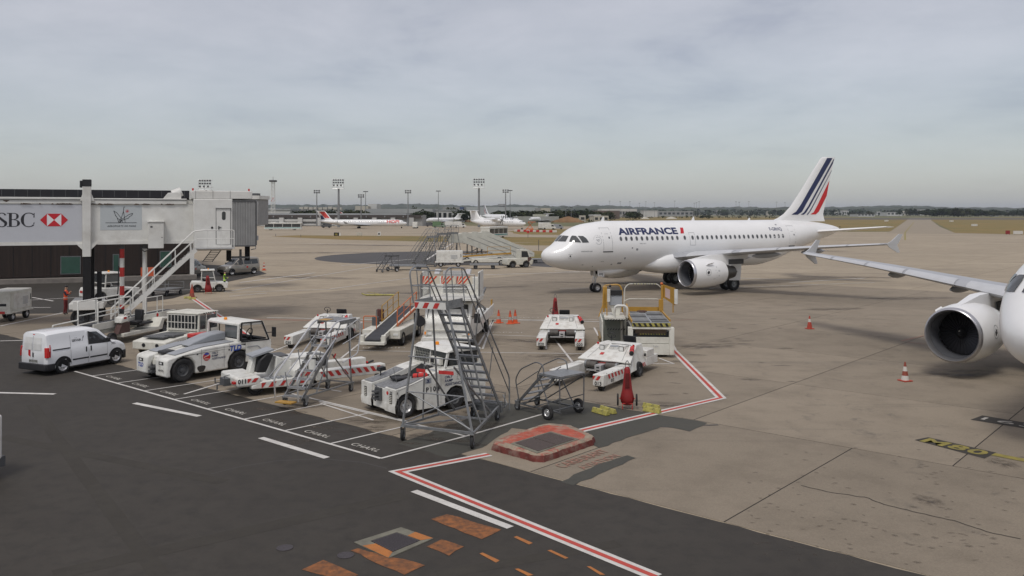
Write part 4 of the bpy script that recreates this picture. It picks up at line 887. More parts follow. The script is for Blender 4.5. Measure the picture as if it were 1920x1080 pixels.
    text('lettering', 'P104', t, (.98,y,.8), u, w, .15, printk, off=.03, space=1.3)
    for i, s in enumerate(('ORLY','RAMP','ASSISTANCE')): text('lettering', s, t, (1.45,y,1.08-i*.12), u, w, .085, navy, off=.02, center=False, shear=.15)
    MB(grey).box(.68,.92,y-.002,y,1.0,1.17).build('emblem_plate', t); MB(navy).prism([(.72,1.03),(.88,1.03),(.8,1.08)], y-.005, y-.003).prism([(.78,1.08),(.82,1.08),(.86,1.14),(.8,1.12),(.74,1.14)], y-.005, y-.003).build('emblem', t)
    e = MB(printk)
    for a, c in (((1.95,1.0),(2.35,1.0)),((2.35,1.0),(2.35,1.25)),((2.35,1.25),(1.95,1.25)),((1.95,1.25),(1.95,1.0))):
        for k in range(4): f0, f1 = k/4+.04, k/4+.17; e.bar((a[0]+(c[0]-a[0])*f0,y-.002,a[1]+(c[1]-a[1])*f0),(a[0]+(c[0]-a[0])*f1,y-.002,a[1]+(c[1]-a[1])*f1),.004,.012)
    e.build('dashed_panel', t)
    MB(red).cyl((-.425,-.6,.78),(-.43,-.6,.78),.06,n=18).build('emblem_disc', t); text('lettering','104',t,(-.427,-.83,.83),(0,-1,0),w,.07,printk,off=.02)
    sm2 = MB(seam)
    for x0_, z0_, x1_, z1_ in ((-.3,.25,-.3,.95),(.62,.85,.62,1.16),(2.6,.4,2.6,1.36),(1.3,.3,1.3,1.3),(-.3,.9,.6,1.14)): sm2.bar((x0_,-W2-.001,z0_),(x1_,-W2-.001,z1_),.004,.01)
    sm2.build('panel_seam', t)['kind'] = 'stuff'
    for z_ in (.4,.6,.8): MB(gdk).cyl((-.36,-W2-.012,z_),(-.36,-W2-.012,z_+.07),.014,n=8).build('hinge', t)
    MB(red).box(3.105,3.112,-.8,-.5,.8,.95).build('rear_reflector', t)
    return t
tug2 = small_tug(); place(tug2, (0,-1.08), G(763,785), (1.9,-1.08), G(853,769))

def low_tug(num, label, group):
    """low U-shaped aircraft mover: driver deck behind, sloping hood, two long arms forward (+x)"""
    t = thing('aircraft_mover', label, 'tug', group=group); W2 = 1.14; u = (1,0,0); w = (0,0,1)
    # hood: sloping plate towards the arms
    q = lambda x, y, z: Vector((x, y, z))
    MB(white).hexa([q(-.2,-.95,.3),q(1.9,-W2,.3),q(1.9,W2,.3),q(-.2,.95,.3)], [q(.0,-.78,1.2),q(.75,-.8,1.2),q(.75,.8,1.2),q(.0,.78,1.2)]).build('hood_core', t, bevel=.03)
    MB(white).hexa([q(.7,-.86,1.14),q(1.95,-W2,.66),q(1.95,W2,.66),q(.7,.86,1.14)], [q(.72,-.86,1.2),q(1.98,-W2,.72),q(1.98,W2,.72),q(.72,.86,1.2)]).build('hood_plate', t, bevel=.02)
    MB(white).box(-1.3,-.1,-.95,.95,.25,.62).build('driver_deck', t, bevel=.03)
    MB(white).box(-.55,-.1,-.95,-.35,.6,1.0).box(-.9,-.1,.35,.95,.6,.9).build('engine_box', t, bevel=.03)
    MB(black).box(-.5,-.05,-.25,.3,.98,1.1).prism([(-.62,1.05),(-.5,1.05),(-.42,1.4),(-.55,1.38)], -.25, .3).build('driver_seat', t, bevel=.04)
    MB(black).tube([(.05+math.cos(k*math.pi/8)*.06,-.55+math.sin(k*math.pi/8)*.17,1.42+math.cos(k*math.pi/8)*.12) for k in range(17)], .015).tube([(.05,-.55,1.42),(.1,-.55,1.1)], .025).build('steering_wheel', t, smooth=50)
    for sy in (-1, 1):
        yc = sy*.91
        MB(white).box(1.9,4.35,yc-.22,yc+.22,.2,.62).build('arm', t, bevel=.025)
        s = MB(redw)
        if sy < 0: stripes(s, (2.3,-1.135,.42), (1,0,0), (0,0,1), 1.7, .17, 6, redw, .6, .5)
        else: stripes(s, (4.0,1.135,.42), (-1,0,0), (0,0,1), 1.7, .17, 6, redw, .6, .5)
        stripes(s, (4.355,yc-.21,.42), (0,1,0), (0,0,1), .42, .15, 2, redw, -.7, .55)
        s.build('red_stripes', t)
        text('lettering', num, t, (4.355,yc,.3), (0,1,0), w, .13, printk, off=.025)
        text('lettering', num, t, (3.6 if sy < 0 else 3.6, yc+sy*.225, .33), (-sy,0,0) if sy > 0 else (1,0,0), w, .12, printk, off=.02)
        wheel(t, 4.05, yc, .2, .17, gdk, hub=.4); MB(dark).box(3.95,4.3,yc-.16,yc+.16,.17,.24).build('wheel_bracket', t)
        wheel(t, .9, sy*.98, .3, .26, gdk)
        MB(pm('roller_rubber', (.11,.10,.09), .7, var=.3, scale=8)).cyl((2.15,sy*.2,.55),(2.15,sy*.62,.55),.13,n=16).build('roller', t, smooth=40)
        MB(alu).cyl((2.15,sy*.62,.55),(2.15,sy*.7,.55),.15,n=16).build('roller_flange', t, smooth=40)
        MB(black).box(1.18,1.24,sy*.42-.1,sy*.42+.1,1.0,1.19,M=None).box(1.24,1.246,sy*.42-.08,sy*.42+.08,1.02,1.17,lampm).build('work_lamp', t)
        MB(white).prism([(1.22,.98),(1.22,1.2),(.78,1.2),(1.22,.98)], sy*.42-.12, sy*.42+.12).build('lamp_housing', t)
        MB(redl).cyl((.85,sy*.78,1.17),(.85,sy*.78,1.24),.045).build('marker_lamp', t)
        text('lettering','AVIATION',t,(.45,sy*-.93-.0,.62),(1,0,0),w,.01,white)
    MB(alu_l).box(1.98,2.5,-.14,.14,.35,.6).box(2.0,2.3,-.6,.6,.32,.38).box(2.5,2.505,-.06,.06,.48,.54,black).box(2.5,2.505,-.07,.07,.38,.42,black).build('cradle', t)
    MB(dark).box(1.5,2.0,-.7,.7,.25,.6).build('undercarriage', t)
    extinguisher(t, (1.5,.98,1.02), (1.15,.86,1.16), .09)
    sl = Vector((-1.25,0,.48)).normalized()
    MB(grey).hexa([q(.88,-.2,1.155),q(.98,-.2,1.117),q(.98,.28,1.117),q(.88,.28,1.155)], [q(.885,-.2,1.163),q(.985,-.2,1.125),q(.985,.28,1.125),q(.885,.28,1.163)]).build('name_plate', t)
    text('lettering', 'POWER PUSH', t, (1.08,.04,1.072), (0,1,0), sl, .05, printk, off=.01, lift=.012); text('lettering', 'AIRPORT EQUIPMENT', t, (1.17,.04,1.038), (0,1,0), sl, .03, printk, lift=.012)
    MB(black).tube([(.8,-.2,1.21),(.95,.5,1.24),(.9,.7,1.22),(1.2,.85,1.12)], .012).build('hose', t, smooth=60)
    MB(pm('red_edge', (.3,.06,.05), .6)).box(1.96,1.99,-.6,.6,.60,.64).build('edge_strip', t)
    for sy in (-1,1):
        MB(seam).bar((.75,sy*.55,1.2),(1.9,sy*.75,.755),.012,.004).build('panel_seam', t); MB(seam).bar((2.4,sy*.91-.2,.624),(2.4,sy*.91+.2,.624),.012,.004).build('panel_seam', t)
        for k in range(5): MB(gdk).cyl((2.0+k*.5,sy*1.09,.62),(2.0+k*.5,sy*1.09,.632),.018,n=8).build('bolt', t)
        MB(black).cyl((.1,sy*.93,.75),(.1,sy*.99,.75),.06,n=12).build('side_cap', t); s = MB(redw); stripes(s, (-.1,-.99,.32) if sy < 0 else (.6,.99,.32), (-sy,0,0) if sy > 0 else (1,0,0), (0,0,1), .5, .16, 3, redw, .5, .5); s.build('red_stripes', t)
    MB(redw).hexa([q(1.45,-.35,.93),q(1.6,-.35,.87),q(1.6,-.2,.87),q(1.45,-.2,.93)],[q(1.455,-.35,.94),q(1.605,-.35,.88),q(1.605,-.2,.88),q(1.455,-.2,.94)]).build('warning_label', t)
    return t
GM = 'low white aircraft movers with two arms'
m13 = low_tug('013', 'low white two-armed aircraft mover numbered 013 in front of the yellow railed loader', GM); place(m13, (4.1,.91), G(1127,733), (1.9,1.13), G(1209,707))
m20 = low_tug('020', 'low white two-armed aircraft mover numbered 020, facing the camera right of the three cones', GM); place(m20, (4.1,-.91), G(1019,656), (4.1,.91), G(1083,657), keep_a=False)
m30 = low_tug('030', 'low white two-armed aircraft mover numbered 030 behind the bright handrailed steps', GM); place(m30, (4.1,-.91), G(535,651), (4.1,.91), G(616,655), keep_a=False); m30.rotation_euler[2] += R(8); m30.location.x -= .45

def long_tug():
    t = thing('aircraft_mover', 'long low white tug numbered 011 with striped arm to the right', 'tug', group=None); u = (1,0,0); w = (0,0,1)
    # x from 0 (hitch end, left) to 5.9 (arm tips, right), near side y = -1.05
    MB(white).box(.1,.95,-1.05,.9,.38,.72).build('rear_deck', t, bevel=.08)
    MB(white).prism([(.6,.28),(2.9,.2),(2.9,.52),(1.0,.52),(.6,.4)], -1.05, .9).build('chassis', t, bevel=.03)
    MB(white).prism([(2.15,.5),(3.0,.5),(3.0,1.0),(2.6,1.06),(2.15,.78)], -1.05, -.35).build('side_box', t, bevel=.04)
    MB(white).prism([(2.3,.5),(4.0,.5),(4.0,1.06),(2.3,1.06)], .15, 1.1).build('engine_housing', t, bevel=.04)
    b = MB(black).box(2.9,3.96,.13,.15,.62,.95); b.build('grille', t)
    for k in range(8): MB(gdk).box(2.95+k*.12,2.99+k*.12,.115,.13,.64,.93).build('grille_bar', t)
    for y0, y1 in ((-1.05,-.63), (.65,1.05)):
        MB(white).box(3.0,5.85,y0,y1,.3,.66).build('arm', t, bevel=.03)
    s = MB(redw); stripes(s, (3.15,-1.055,.42), u, w, 2.6, .2, 9, redw, .7, .5); s.build('red_stripes', t)
    s = MB(redw); stripes(s, (.95,-1.055,.3), u, w, 1.9, .17, 5, redw, -.8, .45); stripes(s, (.45,-1.055,.53), u, w, .5, .14, 2, redw, -.8, .6); stripes(s, (2.4,-1.055,.55), u, w, .55, .17, 2, redw, -.8, .6); s.build('red_stripes', t)
    text('lettering', '011', t, (.25,-1.055,.6), u, w, .15, printk, off=.03); text('lettering', '011', t, (2.65,-1.055,.83), u, w, .14, printk, off=.03, space=1.2)
    b = MB(gdk).box(-.12,.12,-.25,.25,.35,.6).tube([(-.1,-.2,.4),(-.35,-.2,.42),(-.35,-.2,.25)], .03).tube([(-.1,.2,.4),(-.3,.2,.42),(-.3,.2,.6)], .025).tube([(-.1,-.5,.5),(-.2,-.5,.75),(.0,-.5,.78)], .015); b.build('tow_hitch', t)
    MB(redl).box(-.0,.09,-.9,-.7,.5,.58).build('tail_lamp', t)
    # driver column, seat and slanting panel
    MB(white).prism([(.75,.7),(.95,.7),(1.05,1.3),(.9,1.3)], -.3, .1).build('column', t, bevel=.03)
    MB(black).prism([(.95,.75),(1.3,.72),(1.6,1.35),(1.35,1.45),(1.05,1.2)], -.55, .1).build('driver_seat', t, bevel=.06)
    MB(grey).hexa([Vector(p) for p in ((.8,-.55,1.3),(1.6,-.55,1.5),(1.6,.15,1.5),(.8,.15,1.3))], [Vector(p) for p in ((.78,-.55,1.36),(1.58,-.55,1.56),(1.58,.15,1.56),(.78,.15,1.36))]).build('canopy', t)
    MB(white).prism([(1.6,.5),(2.2,.5),(2.3,1.05),(1.7,1.28)], -.5, .5).build('dashboard', t, bevel=.04)
    MB(gdk).box(1.75,2.2,-.45,.45,1.22,1.26,M=Matrix.Translation((0,0,0))).build('dash_panel', t)
    MB(alu).tube([(1.3,-.7,.55),(1.7,-.75,1.0),(2.1,-.7,1.25)], .03).build('lever', t, smooth=50)
    for sy in (-1, 1): wheel(t, .85, sy*.72, .29, .25, gdk); wheel(t, 2.9, sy*.7, .26, .22, gdk); wheel(t, 5.6, sy*.85, .14, .14, gdk, hub=.4)
    for k in range(5): MB(grey).box(1.2+k*.2,1.32+k*.2,-.9,-.6,.52,.58).build('battery_box', t)
    MB(black).tube([(5.2,-.7,.68),(5.5,-.7,.76)],.04).build('marker_pole', t)
    MB(redl).cyl((5.2,-.7,.72),(5.25,-.7,.72),.045).build('marker_lamp', t)
    return t
lt = long_tug(); place(lt, (.6,-1.05), G(472,746), (5.8,-1.05), G(731,713))

def partly_hidden_tug():
    t = thing('tow_tug', 'white tug with caged cab window half hidden behind the large tug', 'tug'); W2 = 1.0
    MB(cream).prism([(-.5,.35),(3.3,.35),(3.3,.95),(1.9,1.0),(.4,.92),(-.5,.78)], -W2, W2).build('body', t, bevel=.05)
    MB(alu_d).box(-.2,1.6,-.6,.6,.93,1.0).box(.2,.9,-.85,-.3,.95,1.05).build('deck_gear', t)
    text('lettering', 'ORW', t, (.55,-W2-.003,.66), (1,0,0), (0,0,1), .17, printk, off=.02)
    c = MB(cream)
    for y in (-.95,.95): c.bar((1.8,y,.95),(1.85,y,1.95),.07).bar((3.25,y,.95),(3.1,y,1.95),.07).bar((1.8,y,1.05),(3.25,y,1.05),.07,.14).bar((2.35,y,1.05),(2.35,y,1.95),.06)
    c.bar((1.8,-.95,1.1),(1.8,.95,1.1),.06,.1).bar((1.85,-.95,1.93),(1.85,.95,1.93),.07).build('cab_frame', t)
    MB(cream).box(1.75,3.25,-1.0,1.0,1.93,2.02).build('cab_roof', t, bevel=.03)
    g = MB(whitec)
    for k in range(9): g.bar((1.68,-.85+k*.21,1.12),(1.68,-.85+k*.21,1.9),.03)
    for z in (1.12,1.5,1.9): g.bar((1.68,-.9,z),(1.68,.9,z),.035)
    g.build('window_cage', t)
    MB(glass).box(2.4,3.15,-.975,-.97,1.12,1.85).box(1.9,2.3,-.975,-.97,1.12,1.85).build('side_pane', t); MB(glass).box(1.83,1.84,-.9,.9,1.15,1.88).build('rear_pane', t)
    s = MB(yelb); stripes(s, (2.1,-1.005,1.95), (1,0,0), (0,0,1), 1.0, .05, 6, printk, .5, .5); s.build('stripe_band', t)
    for x in (.2,2.7):
        for sy in (-1,1): wheel(t, x, sy*.85, .38, .28, gdk)
    MB(black).cyl((-.52,-.5,.6),(-.5,-.5,.6),.1).cyl((-.52,.3,.6),(-.5,.3,.6),.1).build('headlamp', t)
    return t
pt = partly_hidden_tug(); place(pt, (.2,-1), G(332,668), (2.7,-1), G(414,650)); pt.scale = (.95,.95,.88)
# ------------------------------------------------------------------ cars
def car(name, label, cat, spec, paint, group=None):
    """body lofted through stations (x, z_bottom, z_belt, z_top, half width low, half width at the roof); +x forward"""
    t = thing(name, label, cat, group=group); st = spec['st']; xs = [s[0] for s in st]
    X = list(np.linspace(xs[0], xs[-1], 60)); col = [interp(xs, [s[i] for s in st], X) for i in range(1, 6)]
    rings = []
    for i, x in enumerate(X):
        zb, zl, zt, w, wt = (c[i] for c in col)
        half = [(w*.86, zb), (w*.97, zb+.06), (w, zb+(zl-zb)*.45), (w*.985, zl-.03), (w*.955, zl+.02), (wt+(w*.955-wt)*.38, zl+(zt-zl)*.62), (wt+.0, zt-(zt-zl)*.14), (wt*.86, zt-(zt-zl)*.03), (wt*.5, zt+.012), (0, zt+.018)]
        rings.append([Vector((x, -y, z)) for y, z in half]+[Vector((x, y, z)) for y, z in half[-2::-1]])
    bm_ = MB(paint); bm_.loft(rings, paint)
    # wheel arches: cut with boolean cylinders would be heavy; dark liners sit proud in shaped arch rings
    body = bm_.build('body', t, smooth=38); wr = Wrap(bm_)
    W = spec['w']; r = spec['r']
    for xa in spec['axles']:
        for sy in (-1, 1):
            ar = MB(dark); n = 18; pts = [(xa+math.cos(math.pi*k/n)*(r+.06), r+math.sin(math.pi*k/n)*(r+.06)) for k in range(n+1)]+[(xa-r-.06, .1), (xa+r+.06, .1)]
            wr.poly(ar, [(x, sy*(W+.3), z) for x, z in pts], (0, -sy, 0), dark, step=.3, eps=.008); ar.build('wheel_arch', t, fix=False)
            wheel(t, xa, sy*(W-.10), r, .2, spec.get('rim', alu_l), hub=.62)
    for sy in (-1, 1):
        for q, m, nm in spec['side']:
            mb = MB(m); wr.poly(mb, [(x, sy*(W+.3), z) for x, z in q], (0, -sy, 0), m, eps=.012); mb.build(nm, t, fix=False)
    for q, d, m, nm in spec['ends']:
        mb = MB(m); wr.poly(mb, q, d, m, eps=.012); mb.build(nm, t, fix=False)
    MB(black).box(spec['axles'][0]-.1, spec['axles'][1]+.1, -W*.8, W*.8, .14, .32).build('underbody', t)
    for sy in (-1, 1):
        MB(spec.get('mir', black)).box(spec['mx'], spec['mx']+.12, sy*(W+.02), sy*(W+.2), spec['mz'], spec['mz']+.17).build('mirror', t, bevel=.03)
    t['wrap'] = 0; del t['wrap']; return t, wr
VST = [(-.72,.28,.98,1.35,.70,.56),(-.69,.24,1.0,1.62,.78,.66),(-.6,.22,1.02,1.70,.82,.70),(.2,.2,1.02,1.735,.85,.72),(1.3,.2,1.02,1.71,.855,.70),(1.75,.2,1.02,1.60,.855,.66),(2.15,.2,1.0,1.28,.85,.64),(2.42,.2,.97,1.06,.84,.66),(2.85,.21,.86,.95,.82,.62),(3.05,.24,.7,.78,.74,.55),(3.13,.3,.55,.62,.6,.42)]
def lq(x0, x1, z0, z1, n=1): return [(x0,z0),(x1,z0),(x1,z1),(x0,z1)]
van_side = [([(1.22,1.06),(2.2,1.03),(1.98,1.22),(1.62,1.5),(1.24,1.53)], glass, 'side_window'), ([(1.17,1.02),(2.3,.99),(2.24,1.03),(1.22,1.05),(1.24,1.55),(1.19,1.56)], black, 'window_seal'),
    (lq(.42,1.16,.47,.53), black, 'side_moulding'), (lq(1.22,2.05,.46,.52), black, 'side_moulding'), (lq(-.45,.32,.98,1.02), black, 'slide_rail'),
    (lq(1.02,1.08,.74,.95), black, 'door_handle'), (lq(1.24,1.30,.75,.96), black, 'door_handle'),
    (lq(1.155,1.167,.3,1.56), seam, 'door_seam'), (lq(.335,.345,.3,1.5), seam, 'door_seam'), (lq(2.05,2.06,.35,1.0), seam, 'door_seam'), (lq(-.78,-.32,.2,.44), black, 'bumper_side'), ([(2.82,.2),(3.14,.2),(3.14,.6),(2.95,.56),(2.86,.4)], black, 'bumper_side'),
    ([(-.8,.72),(-.54,.72),(-.52,1.22),(-.8,1.22)], redl, 'tail_lamp'), ([(2.72,.66),(3.05,.56),(2.98,.7),(2.7,.86)], lampm, 'headlamp')]
van_ends = [([(-2,-.8,.2),(-2,.8,.2),(-2,.8,.45),(-2,-.8,.45)], (1,0,0), black, 'rear_bumper'), ([(-2,-.28,.5),(-2,.24,.5),(-2,.24,.62),(-2,-.28,.62)], (1,0,0), pm('number_plate', (.3,.3,.28), .5), 'number_plate'),
    ([(-2,-.006,.46),(-2,.006,.46),(-2,.006,1.55),(-2,-.006,1.55)], (1,0,0), seam, 'door_seam'), ([(-2,-.05,.72),(-2,.03,.72),(-2,.03,.9),(-2,-.05,.9)], (1,0,0), black, 'rear_handle'),
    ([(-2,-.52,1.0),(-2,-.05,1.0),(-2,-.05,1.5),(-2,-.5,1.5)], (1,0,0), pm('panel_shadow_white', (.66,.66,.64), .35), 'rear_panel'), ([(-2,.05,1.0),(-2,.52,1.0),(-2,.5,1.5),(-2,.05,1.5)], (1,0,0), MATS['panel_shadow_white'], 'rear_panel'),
    ([(-2,-.06,1.6),(-2,.06,1.6),(-2,.06,1.63),(-2,-.06,1.63)], (1,0,0), redl, 'brake_lamp'),
    ([(4,-.62,1.06),(4,.62,1.06),(4,.54,1.55),(4,-.54,1.55)], (-1,0,0), glass, 'windscreen'), ([(4,-.5,.4),(4,.5,.4),(4,.5,.6),(4,-.5,.6)], (-1,0,0), black, 'front_grille')]
vanp = pm('van_white', (.76,.77,.78), .22, var=.02, coat=.6, dirt=(.45,.43,.4), amt=.08, dscale=1)
van, vw = car('delivery_van', 'small white delivery van with black bumpers parked at the left end of the painted bays', 'van', dict(st=VST, w=.85, r=.325, axles=(0,2.51), side=van_side, ends=van_ends, mx=1.95, mz=1.05), vanp)
place(van, (0,-.85), G(119,701), (2.51,-.85), G(221.5,682))
MB(black).prism([(-.80,-.80),(-.80,.80),(-.70,.875),(-.36,.875),(-.36,.80),(-.6,.6),(-.6,-.6),(-.36,-.80),(-.36,-.875),(-.70,-.875)], .2, .47, 'z').build('rear_bumper', van, bevel=.03)
MB(black).prism([(3.19,-.55),(3.19,.55),(3.02,.80),(2.84,.875),(2.84,.7),(2.9,.5),(2.9,-.5),(2.84,-.7),(2.84,-.875),(3.02,-.80)], .2, .56, 'z').build('front_bumper', van, bevel=.03)
for sy in (-1,1): MB(redl).hexa([Vector(p) for p in ((-.755,sy*.74,.72),(-.60,sy*.74,.72),(-.60,sy*.862,.72),(-.70,sy*.85,.72))], [Vector(p) for p in ((-.735,sy*.70,1.12),(-.60,sy*.70,1.12),(-.60,sy*.835,1.12),(-.69,sy*.81,1.12))]).build('tail_lamp', van, bevel=.015)
mb = MB(printk); vw.text(mb, 'SERVAIR', (.42,-2,1.22), (1,0,.0), (0,0,1), .09, (0,1,0), printk, width=.42, off=.02); vw.text(mb, '!', (.88,-2,1.22), (1,0,0), (0,0,1), .19, (0,1,0), printk, off=.01, shear=.4); vw.text(mb, 'CHR', (.55,-2,1.34), (1,0,0), (0,0,1), .04, (0,1,0), grey)
vw.text(mb, '7021', (2.25,-2,.87), (1,0,0), (0,0,1), .09, (0,1,0), printk, off=.02); mb.build('lettering', van, fix=False)
mb = MB(printk); vw.text(mb, 'BF 731 PW', (-2,.2,.53), (0,-1,0), (0,0,1), .07, (1,0,0), printk, eps=.016); mb.build('plate_lettering', van, fix=False)
PST = [(-.85,.3,.95,1.2,.72,.6),(-.80,.26,1.0,1.62,.82,.66),(-.65,.24,1.02,1.78,.86,.70),(.6,.22,1.02,1.83,.89,.72),(1.4,.22,1.02,1.80,.9,.70),(1.85,.22,1.02,1.62,.9,.68),(2.35,.22,1.02,1.22,.89,.68),(2.6,.22,1.0,1.09,.88,.68),(3.1,.24,.88,.98,.86,.64),(3.42,.28,.7,.78,.74,.55),(3.5,.34,.55,.62,.6,.42)]
pplate = MATS['number_plate']
car_side = [([(1.32,1.1),(2.42,1.1),(2.15,1.28),(1.8,1.56),(1.36,1.62)], glass, 'front_window'), ([(-.58,1.12),(1.2,1.1),(1.2,1.62),(-.5,1.62)], glass, 'rear_window'), (lq(.28,.34,1.1,1.63), silver, 'window_post'), (lq(-.4,2.1,.55,.59), seam, 'side_moulding'),
    (lq(1.25,1.262,.3,1.65), seam, 'door_seam'), (lq(.25,.262,.4,1.1), seam, 'door_seam'), (lq(1.02,1.2,.92,.96), black, 'door_handle'), ([(2.85,.82),(3.4,.68),(3.3,.86),(2.8,.98)], lampm, 'headlamp'), ([(-.88,.8),(-.7,.8),(-.7,1.25),(-.88,1.25)], redl, 'tail_lamp'), ([(.75,.72),(.95,.72),(.95,.9),(.75,.9)], redl, 'door_emblem')]
car_ends = [([(5,-.64,1.1),(5,.64,1.1),(5,.55,1.68),(5,-.55,1.68)], (-1,0,0), glass, 'windscreen'), ([(5,-.5,.42),(5,.5,.42),(5,.5,.62),(5,-.5,.62)], (-1,0,0), black, 'front_grille'), ([(-3,-.6,1.1),(-3,.6,1.1),(-3,.55,1.6),(-3,-.55,1.6)], (1,0,0), glass, 'rear_pane'), ([(-3,-.26,.6),(-3,.26,.6),(-3,.26,.72),(-3,-.26,.72)], (1,0,0), pplate, 'number_plate')]
cs = dict(st=PST, w=.9, r=.34, axles=(0,2.73), side=car_side, ends=car_ends, mx=2.1, mz=1.1, mir=silver)
c1, _ = car('people_carrier', 'champagne silver people carrier facing left, just right of the green vested man', 'car', cs, silver); place(c1, (0,.9), G(476.5,514), (2.73,.9), G(440,516.5))
c2, _ = car('people_carrier', 'champagne silver people carrier half hidden behind the jetway stairs, seen from behind', 'car', cs, silver); place(c2, (0,-.9), G(360,520), (2.73,-.9), G(392,515))

# ------------------------------------------------------------------ belt loader
def belt_loader(name, label, rails=True, low=False):
    t = thing(name, label, 'belt loader'); W2 = .98
    MB(cream).box(1.2,5.6,-.95,-.35,.38,.82).build('side_body', t, bevel=.03); MB(cream).box(1.2,5.6,.35,.95,.38,.82).build('side_body', t, bevel=.03)
    MB(gdk).box(.6,5.5,-.4,.4,.35,.6).build('chassis', t)
    z = lambda x: .56+x*.125
    for sy in (-1, 1):
        MB(cream).prism([(-.1,z(-.1)-.12),(6.4,z(6.4)-.12),(6.4,z(6.4)+.08),(-.1,z(-.1)+.08)], sy*.40-.04, sy*.40+.04).build('belt_side', t)
    MB(belt).prism([(-.15,z(-.15)-.1),(6.45,z(6.45)-.08),(6.45,z(6.45)+.05),(-.1,z(-.1)+.05)], -.36, .36).cyl((-.15,-.36,z(-.15)-.02),(-.15,.36,z(-.15)-.02),.075,n=14).build('belt', t)
    MB(cream).box(-.3,.1,-.6,.6,.3,.45).box(-.2,.0,-.62,-.42,.35,.75).box(-.2,.0,.42,.62,.35,.75).build('front_bumper', t, bevel=.02)
    if rails:
        for sy, m, x0 in ((-1, orange, 2.3), (1, yellow, 3.0)):
            y = sy*.5; r_ = MB(m); r_.bar((x0,y,z(x0)+.05),(6.3,y,z(6.3)+.05),.05,.1); r_.build('rail_base', t)
            MB(m).tube([(x0,y,z(x0)+.05),(x0,y,z(x0)+.85),(6.1,y,z(6.1)+.9),(6.1,y,z(6.1)+.05)], .026).build('handrail', t, smooth=50); MB(m).tube([(x0,y,z(x0)+.45),(6.1,y,z(6.1)+.5)], .02).build('mid_rail', t, smooth=50)
            for f in (.33,.66): xx = x0+(6.1-x0)*f; MB(m).bar((xx,y,z(xx)),(xx,y,z(xx)+.88),.035).build('rail_post', t)
        MB(black).tube([(6.2,-.55,z(6.2)),(6.25,-.55,z(6.2)-.3),(6.4,-.55,z(6.2)-.3),(6.45,-.55,z(6.2))], .04, rnd=.1).build('rubber_buffer', t, smooth=50)
        MB(orange).tube([(1.4,.95,.8),(1.4,.95,1.45),(1.4,.3,1.45),(1.4,.3,.85)], .022, rnd=.1).build('guard_hoop', t, smooth=50)
        MB(pm('brown_seat', (.09,.035,.03), .6)).box(3.2,3.7,.6,.95,.95,1.1).box(3.6,3.75,.6,.95,1.0,1.55).build('driver_seat', t, bevel=.04)
        MB(gdk).box(2.6,2.9,.6,.9,.8,1.25).tube([(2.8,.75,1.2),(2.9,.75,1.6)],.02).build('control_panel', t)
    for x in (1.75, 4.9):
        for sy in (-1, 1): wheel(t, x, sy*.88, .34, .22, alu, hub=.6)
    MB(lampm).box(1.18,1.2,-.85,-.6,.55,.65).build('headlamp', t); MB(lampm).box(1.18,1.2,.6,.85,.55,.65).build('headlamp', t)
    return t
bl = belt_loader('belt_loader', 'white belt loader with black belt between orange and yellow rails')
place(bl, (1.75,-.98), G(757,648), (4.9,-.98), G(774,629)); _a = R(82); _q = G(757,648); bl.rotation_euler = (0,0,_a); bl.location = (_q.x-(1.75*math.cos(_a)+.98*math.sin(_a)), _q.y-(1.75*math.sin(_a)-.98*math.cos(_a)), .012)

